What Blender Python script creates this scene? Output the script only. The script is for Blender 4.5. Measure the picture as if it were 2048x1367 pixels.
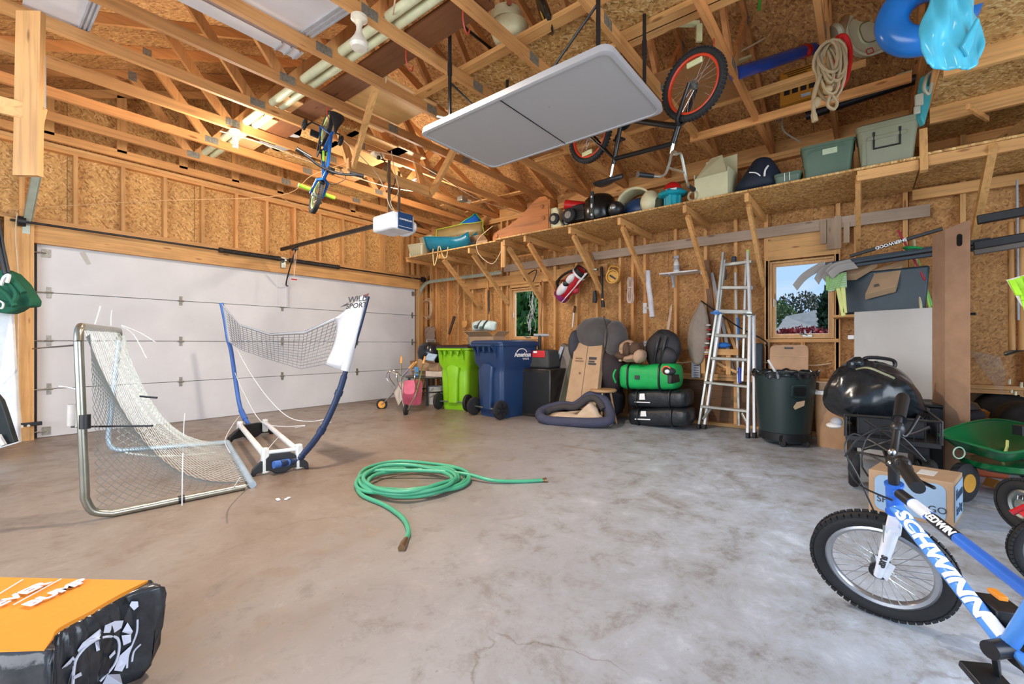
import bpy, math, random, re
from mathutils import Vector, Matrix, Euler
R = math.radians
random.seed(7)
for o in list(bpy.data.objects): bpy.data.objects.remove(o)
scene = bpy.context.scene
COL = scene.collection

# ------------------------------------------------------------ camera
YAW, FOC, CXP, CYP, EYE = R(38.65), 885.0, 1024.0, 687.0, 1.03
CA, SA = math.cos(YAW), math.sin(YAW)
cam = bpy.data.cameras.new('camera'); cam_o = bpy.data.objects.new('camera', cam); COL.objects.link(cam_o)
cam.sensor_width = 36; cam.lens = FOC/2048*36; cam.clip_start = .02; cam.clip_end = 300
cam.shift_y = (CYP-683.5)/2048
cam_o.location = (0, 0, EYE); cam_o.rotation_euler = (R(90), 0, YAW-R(90))
scene.camera = cam_o
scene.view_settings.view_transform = 'Standard'; scene.view_settings.look = 'None'
scene.view_settings.gamma = 1; scene.view_settings.use_curve_mapping = False
scene.view_settings.exposure = 0.14

# ------------------------------------------------------------ world: pale blue daytime sky with soft clouds
w = bpy.data.worlds.new('sky'); scene.world = w; w.use_nodes = True
nt = w.node_tree; bg = nt.nodes['Background']
tc = nt.nodes.new('ShaderNodeTexCoord'); mp = nt.nodes.new('ShaderNodeMapping'); mp.inputs['Scale'].default_value = (1, 1, 3)
nz = nt.nodes.new('ShaderNodeTexNoise'); nz.inputs['Scale'].default_value = 4; nz.inputs['Detail'].default_value = 6
cr = nt.nodes.new('ShaderNodeValToRGB'); cr.color_ramp.elements[0].position = .56; cr.color_ramp.elements[0].color = (.42, .64, .94, 1)
cr.color_ramp.elements[1].position = .80; cr.color_ramp.elements[1].color = (.80, .86, .96, 1)
nt.links.new(tc.outputs['Generated'], mp.inputs[0]); nt.links.new(mp.outputs[0], nz.inputs[0]); nt.links.new(nz.outputs[0], cr.inputs[0])
nt.links.new(cr.outputs[0], bg.inputs[0]); bg.inputs[1].default_value = 1.0

def lamp(name, kind, loc, energy, color, size=None, rot=None, sy=None):
    l = bpy.data.lights.new(name, kind); l.energy = energy; l.color = color
    if kind == 'AREA':
        l.size = size
        if sy: l.shape = 'RECTANGLE'; l.size_y = sy
    elif kind == 'POINT': l.shadow_soft_size = size
    elif kind == 'SUN': l.angle = size
    o = bpy.data.objects.new(name, l); COL.objects.link(o); o.location = loc
    if rot: o.rotation_euler = rot
    return o
WARM = (1, .87, .72)
# bulbs screwed under the trusses (two compact fluorescents, one reflector bulb) and one more behind the camera
sp_ = lamp('bulb_light', 'SPOT', (1.70, 2.69, 3.0), 330, WARM, None); sp_.data.spot_size = R(172); sp_.data.spot_blend = .5; sp_.data.shadow_soft_size = .07
lamp('bulb_light', 'POINT', (1.78, 5.02, 2.93), 46, WARM, .12)
lamp('bulb_light', 'POINT', (3.90, 4.86, 2.95), 60, WARM, .07)
lamp('bulb_light', 'POINT', (1.75, -.9, 2.95), 10, (1, .86, .68), .08)
# cool daylight from unseen bays behind the camera, plus an added fill at left
lamp('bay_fill', 'AREA', (1.2, -3.4, 1.4), 190, (.84, .91, 1), 4.4, (R(80), 0, R(12)), 2.2)
lamp('bay_fill', 'AREA', (-2.4, 2.6, 1.5), 175, (.96, .97, 1), 4.5, (R(94), 0, R(-90)), 2.4)  # soft fill added from the left to even out the room
# daylight falling through the two small windows
lamp('window_daylight', 'AREA', (6.85, .58, 2.95), 90, (.78, .88, 1), .9, (0, R(62), 0), 1.1)
lamp('window_daylight', 'AREA', (6.85, 4.5, 2.95), 60, (.82, .92, 1), .9, (0, R(62), 0), 1.0)
lamp('sun', 'SUN', (20, -10, 20), 2.2, (1, .95, .88), R(3), (R(38), 0, R(35)))

# ------------------------------------------------------------ placement helpers
def ray(x, y):
    t = (x-CXP)/FOC; return Vector((CA+t*SA, SA-t*CA, (CYP-y)/FOC))
def P(x, y, X=None, Y=None, Z=None, d=None):
    r = ray(x, y)
    if X is not None: d = X/r.x
    elif Y is not None: d = Y/r.y
    elif Z is not None: d = (Z-EYE)/r.z
    return Vector((0, 0, EYE))+r*d
def rng(a, b): return random.uniform(a, b)

# ------------------------------------------------------------ materials
MATS = {}
def base(name, col, rough=.6, metal=0, **k):
    m = bpy.data.materials.new(name); m.use_nodes = True
    b = m.node_tree.nodes['Principled BSDF']
    c = col if len(col) == 4 else (*col, 1)
    b.inputs['Base Color'].default_value = c; b.inputs['Roughness'].default_value = rough; b.inputs['Metallic'].default_value = metal
    if 'spec' in k: b.inputs['Specular IOR Level'].default_value = k['spec']
    if 'alpha' in k: b.inputs['Alpha'].default_value = k['alpha']
    if 'trans' in k: b.inputs['Transmission Weight'].default_value = k['trans']
    if 'emit' in k: b.inputs['Emission Color'].default_value = c; b.inputs['Emission Strength'].default_value = k['emit']
    if 'sheen' in k: b.inputs['Sheen Weight'].default_value = k['sheen']
    return m, m.node_tree, b
def srgb(r, g, b):
    f = lambda v: ((v/255+.055)/1.055)**2.4 if v/255 > .04045 else v/255/12.92
    return (f(r), f(g), f(b))
def N(nt, t, **k):
    n = nt.nodes.new(t)
    for a, v in k.items():
        if a in n.inputs: n.inputs[a].default_value = v
        else: setattr(n, a, v)
    return n
def ramp(nt, src, stops):
    c = nt.nodes.new('ShaderNodeValToRGB'); e = c.color_ramp.elements
    while len(e) < len(stops): e.new(.5)
    for i, (p, col) in enumerate(stops): e[i].position = p; e[i].color = (*col, 1)
    nt.links.new(src, c.inputs[0]); return c.outputs[0]
def coords(nt, scale=(1, 1, 1), rot=(0, 0, 0), rnd=False):
    tc = nt.nodes.new('ShaderNodeTexCoord'); mp = nt.nodes.new('ShaderNodeMapping')
    mp.inputs['Scale'].default_value = scale; mp.inputs['Rotation'].default_value = rot
    nt.links.new(tc.outputs['Object'], mp.inputs[0])
    if rnd:
        oi = nt.nodes.new('ShaderNodeObjectInfo'); mu = N(nt, 'ShaderNodeVectorMath', operation='SCALE'); mu.inputs[0].default_value = (13, 17, 11)
        nt.links.new(oi.outputs['Random'], mu.inputs['Scale']); nt.links.new(mu.outputs[0], mp.inputs['Location'])
    return mp.outputs[0]
def noise(nt, vec, scale, detail=4, rough=.55, dist=0):
    n = N(nt, 'ShaderNodeTexNoise', Scale=scale, Detail=detail, Roughness=rough, Distortion=dist); nt.links.new(vec, n.inputs['Vector']); return n.outputs[0]
def mix(nt, a, b, f, mode='MIX'):
    n = nt.nodes.new('ShaderNodeMix'); n.data_type = 'RGBA'; n.blend_type = mode
    for s, i in ((a, 6), (b, 7), (f, 0)):
        if hasattr(s, 'is_linked') or hasattr(s, 'links'): nt.links.new(s, n.inputs[i])
        elif i == 0: n.inputs[0].default_value = s
        else: n.inputs[i].default_value = (*s, 1)
    return n.outputs[2]
def bump(nt, b, h, strength=.2, dist=.01):
    n = N(nt, 'ShaderNodeBump', Strength=strength, Distance=dist); nt.links.new(h, n.inputs['Height']); nt.links.new(n.outputs[0], b.inputs['Normal'])

def plain(name, col, rough=.55, metal=0, var=.12, sc=9, bmp=.0, bsc=60, **k):
    if name in MATS: return MATS[name]
    c = srgb(*col); m, nt, b = base(name, c, rough, metal, **k)
    if var:
        v = coords(nt); n = noise(nt, v, sc, 5)
        nt.links.new(ramp(nt, n, [(.3, tuple(x*(1-var) for x in c)), (.7, tuple(min(1, x*(1+var)) for x in c))]), b.inputs['Base Color'])
        if bmp: bump(nt, b, noise(nt, v, bsc, 4), bmp, .006)
    MATS[name] = m; return m
def wood(name, col, axis, dark=.62, sc=1.0, rough=.62):
    key = name+axis
    if key in MATS: return MATS[key]
    c = srgb(*col); m, nt, b = base(key, c, rough)
    s = [34*sc]*3; s['xyz'.index(axis)] = 1.6*sc
    v = coords(nt, s, rnd=True); g = noise(nt, v, 1.0, 6, .6, .6)
    v2 = coords(nt, (1, 1, 1), rnd=True); big = noise(nt, v2, 2.2, 3)
    c1 = ramp(nt, g, [(.25, tuple(x*dark for x in c)), (.5, c), (.78, tuple(min(1, x*1.18) for x in c))])
    vo = N(nt, 'ShaderNodeTexVoronoi', Scale=1.0); s2 = [9]*3; s2['xyz'.index(axis)] = 2.4
    nt.links.new(coords(nt, s2, rnd=True), vo.inputs['Vector'])
    kn = ramp(nt, vo.outputs['Distance'], [(.07, (.35, .22, .14)), (.13, (1, 1, 1))])
    c2 = mix(nt, c1, kn, .8, 'MULTIPLY')
    oi = nt.nodes.new('ShaderNodeObjectInfo')
    tint = ramp(nt, oi.outputs['Random'], [(0, (.74, .68, .62)), (.35, (.95, .93, .9)), (.7, (1.0, 1.0, .98)), (1, (1.08, .9, .78))])
    c3 = mix(nt, c2, tint, .85, 'MULTIPLY')
    c4 = mix(nt, c3, ramp(nt, big, [(.35, (.80, .76, .72)), (.65, (1.05, 1.05, 1.05))]), .7, 'MULTIPLY')
    nt.links.new(c4, b.inputs['Base Color']); bump(nt, b, g, .25, .003)
    MATS[key] = m; return m
def osb(name, a, bcol, c, plane='yz', sc=1.0):
    if name in MATS: return MATS[name]
    A_, B_, C_ = srgb(*a), srgb(*bcol), srgb(*c); m, nt, b = base(name, B_, .7)
    cols = []
    base_v = coords(nt, rnd=True)
    wob = N(nt, 'ShaderNodeTexNoise', Scale=5.0, Detail=2.0); nt.links.new(base_v, wob.inputs['Vector'])
    for i, ang in enumerate((0, R(62), R(-50))):
        mp = nt.nodes.new('ShaderNodeMapping')
        if plane == 'yz': s, r = (16, 78, 30), (ang, 0, 0)
        elif plane == 'xz': s, r = (30, 16, 78), (0, ang, 0)
        else: s, r = (78, 30, 16), (0, 0, ang)
        mp.inputs['Rotation'].default_value = r; mp.vector_type = 'POINT'
        ad = N(nt, 'ShaderNodeVectorMath', operation='MULTIPLY_ADD'); ad.inputs[1].default_value = (.045, .045, .045)
        nt.links.new(wob.outputs['Color'], ad.inputs[0]); nt.links.new(base_v, ad.inputs[2])
        nt.links.new(ad.outputs[0], mp.inputs[0])
        m2 = nt.nodes.new('ShaderNodeMapping'); m2.inputs['Scale'].default_value = tuple(x*sc for x in s); nt.links.new(mp.outputs[0], m2.inputs[0])
        vo = N(nt, 'ShaderNodeTexVoronoi', Scale=1.0); nt.links.new(m2.outputs[0], vo.inputs['Vector']); cols.append(vo)
    sep = [nt.nodes.new('ShaderNodeSeparateColor') for _ in cols]
    for v, s in zip(cols, sep): nt.links.new(v.outputs['Color'], s.inputs[0])
    c1 = ramp(nt, sep[0].outputs[0], [(.0, A_), (.45, B_), (.8, B_), (1, C_)])
    c2 = ramp(nt, sep[1].outputs[1], [(.0, A_), (.4, B_), (.75, B_), (1, C_)])
    c3 = ramp(nt, sep[2].outputs[0], [(.0, tuple(x*.8 for x in A_)), (.5, B_), (1, C_)])
    f1 = ramp(nt, sep[1].outputs[2], [(.48, (0, 0, 0)), (.52, (1, 1, 1))])
    f2 = ramp(nt, sep[2].outputs[1], [(.68, (0, 0, 0)), (.72, (1, 1, 1))])
    k = mix(nt, mix(nt, c1, c2, f1), c3, f2)
    big = noise(nt, coords(nt, rnd=True), 1.6, 3)
    k = mix(nt, k, ramp(nt, big, [(.3, (.84, .80, .76)), (.7, (1.06, 1.06, 1.04))]), .8, 'MULTIPLY')
    nt.links.new(k, b.inputs['Base Color']); bump(nt, b, sep[0].outputs[1], .25, .002)
    MATS[name] = m; return m

LUM = (220, 168, 106)
def W(ax): return wood('lumber', LUM, ax)
def WD(ax): return wood('truss_lumber', (206, 150, 92), ax)
OSBW = osb('wall_osb', (158, 108, 60), (194, 142, 84), (214, 166, 106), 'yz')
OSBG = osb('gable_osb', (168, 118, 64), (214, 164, 98), (234, 192, 130), 'xz')
OSBR = osb('roof_osb', (146, 100, 58), (196, 146, 90), (222, 178, 120), 'xy')
OSBS = osb('shelf_osb', (150, 106, 54), (206, 160, 96), (236, 204, 146), 'xy')
CARD = plain('cardboard', (178, 146, 114), .8, var=.08)
WHITEP = plain('white_plastic', (226, 226, 222), .4)
BLK = plain('black_plastic', (26, 27, 30), .42)
RUB = plain('black_rubber', (32, 32, 34), .75, bmp=.3)
STEEL = plain('galvanised_steel', (150, 156, 152), .35, .85, var=.2)
CHROME = plain('chrome', (210, 212, 215), .18, 1, var=.05)
DKM = plain('dark_metal', (58, 58, 60), .4, .7)
DRUM = plain('white_paint', (222, 222, 222), .5)
COPE = plain('cable_cream', (214, 190, 158), .6)
ROPEM = plain('rope', (168, 146, 112), .9, bmp=.5, bsc=200)

# ------------------------------------------------------------ mesh builder
def frame_of(p, q, up=None):
    p, q = Vector(p), Vector(q); z = (q-p).normalized()
    up = Vector(up) if up is not None else (Vector((0, 0, 1)) if abs(z.z) < .95 else Vector((1, 0, 0)))
    x = up.cross(z)
    if x.length < 1e-6: x = Vector((0, 1, 0)).cross(z)
    x.normalize(); y = z.cross(x); return x, y, z
class MB:
    def __init__(s): s.v = []; s.f = []
    def add(s, vs, fs):
        n = len(s.v); s.v += [Vector(v) for v in vs]; s.f += [tuple(i+n for i in f) for f in fs]; return s
    def box(s, c, sz, rot=None, taper=1.0):
        c = Vector(c); a, b, d = [x/2 for x in sz]; vs = []
        for z in (-1, 1):
            t = taper if z > 0 else 1
            for x, y in ((-1, -1), (1, -1), (1, 1), (-1, 1)): vs.append(Vector((x*a*t, y*b*t, z*d)))
        if rot is not None:
            M = rot if isinstance(rot, Matrix) else Euler(rot).to_matrix(); vs = [M @ v for v in vs]
        return s.add([v+c for v in vs], [(3, 2, 1, 0), (4, 5, 6, 7), (0, 1, 5, 4), (1, 2, 6, 5), (2, 3, 7, 6), (3, 0, 4, 7)])
    def bar(s, p, q, w, h, up=None):
        x, y, z = frame_of(p, q, up); p, q = Vector(p), Vector(q); vs = []
        for e in (p, q):
            for a, b in ((-1, -1), (1, -1), (1, 1), (-1, 1)): vs.append(e+x*a*w/2+y*b*h/2)
        return s.add(vs, [(3, 2, 1, 0), (4, 5, 6, 7), (0, 1, 5, 4), (1, 2, 6, 5), (2, 3, 7, 6), (3, 0, 4, 7)])
    def bbar(s, p, q, w, h, bv=.004, up=None):
        x, y, z = frame_of(p, q, up); p, q = Vector(p), Vector(q); vs = []
        pr = [(-w/2+bv, -h/2), (w/2-bv, -h/2), (w/2, -h/2+bv), (w/2, h/2-bv), (w/2-bv, h/2), (-w/2+bv, h/2), (-w/2, h/2-bv), (-w/2, -h/2+bv)]
        for e in (p, q):
            for a, b in pr: vs.append(e+x*a+y*b)
        return s.add(vs, [tuple(range(7, -1, -1)), tuple(range(8, 16))]+[(i, (i+1) % 8, 8+(i+1) % 8, 8+i) for i in range(8)])
    def tube(s, pts, r, seg=8, closed=False, caps=True):
        pts = [Vector(p) for p in pts]; n = len(pts); rs = r if isinstance(r, (list, tuple)) else [r]*n
        ring = []; x = None
        for i, p in enumerate(pts):
            a = pts[(i-1) % n] if (closed or i > 0) else p; b = pts[(i+1) % n] if (closed or i < n-1) else p
            t = (b-a)
            if t.length < 1e-9: t = Vector((0, 0, 1))
            t.normalize()
            if x is None:
                x = Vector((0, 0, 1)).cross(t)
                if x.length < .1: x = Vector((1, 0, 0)).cross(t)
            x = (x-t*x.dot(t))
            if x.length < 1e-6: x = t.orthogonal()
            x.normalize(); y = t.cross(x)
            ring.append([p+x*math.cos(2*math.pi*k/seg)*rs[i]+y*math.sin(2*math.pi*k/seg)*rs[i] for k in range(seg)])
        vs = [v for g in ring for v in g]; fs = []
        m = n if closed else n-1
        for i in range(m):
            j = (i+1) % n
            for k in range(seg): fs.append((i*seg+k, i*seg+(k+1) % seg, j*seg+(k+1) % seg, j*seg+k))
        if caps and not closed: fs += [tuple(range(seg-1, -1, -1)), tuple((n-1)*seg+k for k in range(seg))]
        return s.add(vs, fs)
    def cyl(s, p, q, r, r2=None, seg=16):
        return s.tube([p, q], [r, r if r2 is None else r2], seg)
    def lathe(s, prof, c=(0, 0, 0), M=None, seg=24, sx=1, sy=1):
        c = Vector(c); vs = []; fs = []; n = len(prof)
        for r, z in prof:
            for k in range(seg):
                a = 2*math.pi*k/seg; v = Vector((r*math.cos(a)*sx, r*math.sin(a)*sy, z))
                vs.append((M @ v if M else v)+c)
        for i in range(n-1):
            for k in range(seg): fs.append((i*seg+k, i*seg+(k+1) % seg, (i+1)*seg+(k+1) % seg, (i+1)*seg+k))
        if prof[0][0] > 1e-5: fs.append(tuple(range(seg-1, -1, -1)))
        if prof[-1][0] > 1e-5: fs.append(tuple((n-1)*seg+k for k in range(seg)))
        return s.add(vs, fs)
    def ell(s, c, r, M=None, seg=16, rings=10):
        if not hasattr(r, '__len__'): r = (r, r, r)
        c = Vector(c); vs = []; fs = []
        for i in range(rings+1):
            ph = math.pi*i/rings
            for k in range(seg):
                a = 2*math.pi*k/seg; v = Vector((math.sin(ph)*math.cos(a)*r[0], math.sin(ph)*math.sin(a)*r[1], -math.cos(ph)*r[2]))
                vs.append((M @ v if M else v)+c)
        for i in range(rings):
            for k in range(seg): fs.append((i*seg+k, i*seg+(k+1) % seg, (i+1)*seg+(k+1) % seg, (i+1)*seg+k))
        return s.add(vs, fs)
    def torus(s, c, R_, r, M=None, seg=40, rs=8, flat=1.0):
        c = Vector(c); vs = []; fs = []
        for i in range(seg):
            a = 2*math.pi*i/seg
            for k in range(rs):
                b = 2*math.pi*k/rs; rr = R_+r*math.cos(b); v = Vector((rr*math.cos(a), rr*math.sin(a), r*flat*math.sin(b)))
                vs.append((M @ v if M else v)+c)
        for i in range(seg):
            for k in range(rs): fs.append((i*rs+k, i*rs+(k+1) % rs, ((i+1) % seg)*rs+(k+1) % rs, ((i+1) % seg)*rs+k))
        return s.add(vs, fs)
    def prism(s, poly, a, b=None, t=None):
        """poly: list of 3D points (planar); extruded by vector a"""
        poly = [Vector(p) for p in poly]; a = Vector(a); n = len(poly)
        return s.add(poly+[p+a for p in poly], [tuple(range(n-1, -1, -1)), tuple(range(n, 2*n))]+[(i, (i+1) % n, n+(i+1) % n, n+i) for i in range(n)])
    def grid(s, fn, nu, nv, thick=0, cu=False):
        vs = [Vector(fn(i/nu, j/nv)) for i in range(nu+1) for j in range(nv+1)]
        fs = [(i*(nv+1)+j, (i+1)*(nv+1)+j, (i+1)*(nv+1)+j+1, i*(nv+1)+j+1) for i in range(nu) for j in range(nv)]
        return s.add(vs, fs)
    def loft(s, rings, caps=True, closed=True):
        n = len(rings[0]); vs = [v for r in rings for v in r]; fs = []
        for i in range(len(rings)-1):
            for k in range(n if closed else n-1): fs.append((i*n+k, i*n+(k+1) % n, (i+1)*n+(k+1) % n, (i+1)*n+k))
        if caps: fs += [tuple(range(n-1, -1, -1)), tuple((len(rings)-1)*n+k for k in range(n))]
        return s.add(vs, fs)
def rrect(w, h, r, n=4):
    pts = []
    for cx, cy, a0 in ((w/2-r, h/2-r, 0), (-w/2+r, h/2-r, 90), (-w/2+r, -h/2+r, 180), (w/2-r, -h/2+r, 270)):
        for i in range(n+1):
            a = R(a0+90*i/n); pts.append((cx+r*math.cos(a), cy+r*math.sin(a)))
    return pts
def spline(pts, n=8, closed=False):
    pts = [Vector(p) for p in pts]; out = []; m = len(pts)
    for i in range(m if closed else m-1):
        if closed: a, b, c, d = pts[(i-1) % m], pts[i], pts[(i+1) % m], pts[(i+2) % m]
        else: a, b, c, d = pts[max(i-1, 0)], pts[i], pts[i+1], pts[min(i+2, m-1)]
        for k in range(n):
            t = k/n; out.append(.5*((2*b)+(c-a)*t+(2*a-5*b+4*c-d)*t*t+(3*b-a-3*c+d)*t**3))
    if not closed: out.append(pts[-1])
    return out

# ------------------------------------------------------------ scene graph helpers
OFF = {}
def tag(o, label=None, cat=None, group=None, kind=None):
    for k, v in (('label', label), ('category', cat), ('group', group), ('kind', kind)):
        if v: o[k] = v
    return o
def thing(name, label, cat, loc=(0, 0, 0), rot=None, group=None, world=False, kind=None):
    """an Empty at the base of a thing; world=True: its parts are written in scene coordinates"""
    o = bpy.data.objects.new(name, None); COL.objects.link(o); o.location = loc; o.empty_display_size = .1
    if rot is not None: o.rotation_euler = rot if hasattr(rot, '__len__') else (0, 0, rot)
    OFF[o] = Vector(loc) if world else Vector((0, 0, 0))
    return tag(o, label, cat, group, kind)
def struct(name, label=None, kind='structure', loc=(0, 0, 0)):
    o = bpy.data.objects.new(name, None); COL.objects.link(o); o.empty_display_size = .1; o.location = loc
    OFF[o] = Vector(loc); return tag(o, label, None, None, kind)
def ob(name, mb, mat, par=None, smooth=True, ang=38, label=None, solid=0, bevel=0, sub=0, kind=None):
    me = bpy.data.meshes.new(name); off = OFF.get(par, Vector((0, 0, 0)))
    me.from_pydata([v-off for v in mb.v], [], mb.f); me.materials.append(mat)
    o = bpy.data.objects.new(name, me); COL.objects.link(o)
    if par is not None: o.parent = par
    OFF[o] = off
    if smooth and not sub:
        me.shade_smooth(); me.set_sharp_from_angle(angle=R(ang))
    elif sub: me.shade_smooth()
    if solid: md = o.modifiers.new('s', 'SOLIDIFY'); md.thickness = solid; md.offset = 0
    if bevel: md = o.modifiers.new('b', 'BEVEL'); md.width = bevel; md.segments = 2; md.limit_method = 'ANGLE'
    if sub: md = o.modifiers.new('u', 'SUBSURF'); md.levels = md.render_levels = sub
    return tag(o, label, None, None, kind)
def dup(o, loc=None, rot=None, label=None, par=None):
    c = o.copy(); COL.objects.link(c); OFF[c] = OFF.get(o, Vector((0, 0, 0)))
    if loc is not None: c.location = loc
    if rot is not None: c.rotation_euler = rot if hasattr(rot, '__len__') else (0, 0, rot)
    if label: c['label'] = label
    if par is not None: c.parent = par
    for ch in list(o.children): dup(ch, par=c)
    return c
def text(s, M, mat, par, size=.05, ext=.0008, name='lettering', shear=0, bold=0, align='CENTER', sx=1):
    cu = bpy.data.curves.new('t', 'FONT'); cu.body = s; cu.size = size; cu.extrude = ext; cu.align_x = align; cu.align_y = 'CENTER'; cu.shear = shear; cu.offset = bold
    cu.resolution_u = 3
    t = bpy.data.objects.new('t', cu); COL.objects.link(t); bpy.context.view_layer.update()
    me = bpy.data.meshes.new_from_object(t); bpy.data.objects.remove(t)
    off = OFF.get(par, Vector((0, 0, 0)))
    me.transform(Matrix.Translation(-off) @ M @ Matrix.Diagonal((sx, 1, 1, 1))); me.materials.clear(); me.materials.append(mat)
    o = bpy.data.objects.new(name, me); COL.objects.link(o); o.parent = par; OFF[o] = off; return o
def MX(origin, xdir, ydir):
    x = Vector(xdir).normalized(); y = Vector(ydir); y = (y-x*y.dot(x)).normalized(); z = x.cross(y)
    M = Matrix((x, y, z)).transposed().to_4x4(); M.translation = Vector(origin); return M
def axis_of(p, q):
    d = Vector(q)-Vector(p); a = [abs(x) for x in d]; return 'xyz'[a.index(max(a))]
def board(name, p, q, w, h, par, up=None, mat=None, label=None):
    m = (mat or W)(axis_of(p, q)) if (mat is None or callable(mat)) else mat
    return ob(name, MB().bar(p, q, w, h, up), m, par, smooth=False, label=label)

# ============================================================ SETTING
WX, GY, ZP = 5.95, 7.0, 3.25          # stud faces of the right wall and the garage-door wall, plate height
# ---- concrete floor
def concrete():
    m, nt, b = base('concrete', (.4, .38, .36), .4)
    v = coords(nt)
    n1 = noise(nt, v, .5, 6, .6, .6); n2 = noise(nt, v, 4.6, 12, .74, .25); n3 = noise(nt, v, 42, 4); n4 = noise(nt, v, 9, 8, .75, .6)
    k = ramp(nt, n1, [(.34, srgb(122, 102, 86)), (.5, srgb(140, 124, 110)), (.66, srgb(152, 142, 132))])
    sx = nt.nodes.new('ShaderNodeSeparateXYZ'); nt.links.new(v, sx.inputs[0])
    # browner toward the garage door, scuffed at right with daylight sheen painted in grey-blue
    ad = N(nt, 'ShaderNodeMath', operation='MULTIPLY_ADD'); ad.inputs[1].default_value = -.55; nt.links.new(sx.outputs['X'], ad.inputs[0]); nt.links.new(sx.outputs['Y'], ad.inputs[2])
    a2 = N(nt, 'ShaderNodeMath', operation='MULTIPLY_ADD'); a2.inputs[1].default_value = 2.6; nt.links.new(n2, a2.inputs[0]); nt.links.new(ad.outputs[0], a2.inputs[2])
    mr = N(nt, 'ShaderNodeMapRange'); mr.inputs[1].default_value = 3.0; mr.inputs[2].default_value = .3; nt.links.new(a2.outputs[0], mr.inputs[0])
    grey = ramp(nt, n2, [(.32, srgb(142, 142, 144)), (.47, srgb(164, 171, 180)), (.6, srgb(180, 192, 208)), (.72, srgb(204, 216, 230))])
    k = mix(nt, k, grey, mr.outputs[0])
    k = mix(nt, k, ramp(nt, n2, [(.36, (.80, .77, .74)), (.46, (1, 1, 1)), (.56, (1, 1, 1)), (.68, (1.18, 1.18, 1.18))]), .8, 'MULTIPLY')
    k = mix(nt, k, ramp(nt, n4, [(.36, (.88, .87, .86)), (.46, (1, 1, 1)), (.58, (1, 1, 1)), (.64, (1.13, 1.14, 1.15))]), .8, 'MULTIPLY')
    st = N(nt, 'ShaderNodeTexVoronoi', Scale=.55); st.feature = 'DISTANCE_TO_EDGE'
    ds = N(nt, 'ShaderNodeVectorMath', operation='MULTIPLY_ADD'); dn = N(nt, 'ShaderNodeTexNoise', Scale=2.2, Detail=7.0); nt.links.new(v, dn.inputs['Vector'])
    ds.inputs[1].default_value = (.7, .7, 0); nt.links.new(dn.outputs['Color'], ds.inputs[0]); nt.links.new(v, ds.inputs[2]); nt.links.new(ds.outputs[0], st.inputs['Vector'])
    ck = ramp(nt, st.outputs['Distance'], [(.0, (.70, .64, .6)), (.0022, (1, 1, 1))])
    pres = ramp(nt, noise(nt, v, .9, 2), [(.5, (0, 0, 0)), (.56, (1, 1, 1))])
    k = mix(nt, k, mix(nt, k, ck, 1, 'MULTIPLY'), pres)
    k = mix(nt, k, ramp(nt, n3, [(.28, (.66, .6, .54)), (.33, (1, 1, 1)), (.70, (1, 1, 1)), (.74, (1.25, 1.25, 1.25))]), .7, 'MULTIPLY')
    dirt = ramp(nt, noise(nt, v, 1.1, 6, .65, 1.6), [(.33, (.74, .66, .58)), (.42, (1, 1, 1))]); k = mix(nt, k, dirt, .75, 'MULTIPLY')
    nt.links.new(k, b.inputs['Base Color'])
    nt.links.new(ramp(nt, n2, [(.35, (.60, .60, .60)), (.5, (.42, .42, .42)), (.7, (.30, .30, .30))]), b.inputs['Roughness'])
    bump(nt, b, n4, .10, .003); return m
fl = MB().box((2.2, 1.6, -.05), (8.6, 12.2, .1)); tag(ob('floor', fl, concrete(), None, False), None, None, None, 'structure')
ground = MB().box((16, 6, -.17), (60, 60, .1))
tag(ob('ground', ground, plain('lawn', (70, 92, 48), .9, var=.4, sc=3), None, False), 'green lawn outside the garage windows', None, None, 'structure')

# ---- garage-door wall (wall_back)
RX_ = 2.85
ztop_ = lambda X: 3.5+.42*(RX_-abs(X-RX_))
DX0, DX1, DZ = .533, 5.714, 2.126
wb = struct('wall_back', 'open stud wall with strand board sheathing above the white garage door')
x = -.45
def panel(par, x0, x1, z0, z1, y=GY+.09, mat=OSBG, name='sheathing_panel'):
    ob(name, MB().box(((x0+x1)/2, y+.008, (z0+z1)/2), (x1-x0-.004, .014, z1-z0-.004)), mat, par, False)
panel(wb, -.45, DX0-.04, 0, 1.22); panel(wb, -.45, DX0-.04, 1.22, DZ+.2); panel(wb, DX1+.04, 6.05, 0, 1.22); panel(wb, DX1+.04, 6.05, 1.22, DZ+.2)
x = -.45
while x < 6.05:
    x1 = min(x+1.22, 6.05); panel(wb, x, x1, DZ+.2, ZP+.05); x = x1
x = -.45
while x < 6.15:                                            # gable triangle above the plate, cut to the roof slope
    x1 = min(x+1.22, 6.15); top = lambda u: 3.42+.42*(2.85-abs(u-2.85)-0)
    pts = [(x, ZP+.05)]; us = [u for u in (x+.002, 2.85, x1-.002) if x <= u <= x1]
    poly = [Vector((x+.002, GY+.09, ZP+.054)), Vector((x1-.002, GY+.09, ZP+.054))]+[Vector((u, GY+.09, max(ZP+.06, top(u)+.15))) for u in sorted(us, reverse=True)]
    ob('sheathing_panel', MB().prism(poly, (0, .014, 0)), OSBG, wb, False); x = x1
for xs in [.42+.411*i for i in range(14)]: board('stud', (xs, GY+.045, 2.39), (xs, GY+.045, ZP-.09), .089, .038, wb)
for z in (ZP-.07, ZP-.03): board('plate', (-.45, GY+.045, z), (6.05, GY+.045, z), .038, .09, wb, (0, 1, 0))
board('plate', (-.45, GY+.045, 2.37), (6.05, GY+.045, 2.37), .038, .09, wb, (0, 1, 0))
board('header', (DX0-.1, GY+.03, 2.295), (DX1+.1, GY+.03, 2.295), .11, .07, wb, (0, 1, 0))
board('header', (DX0-.1, GY+.025, 2.18), (DX1+.1, GY+.025, 2.18), .125, .07, wb, (0, 1, 0))
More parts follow.
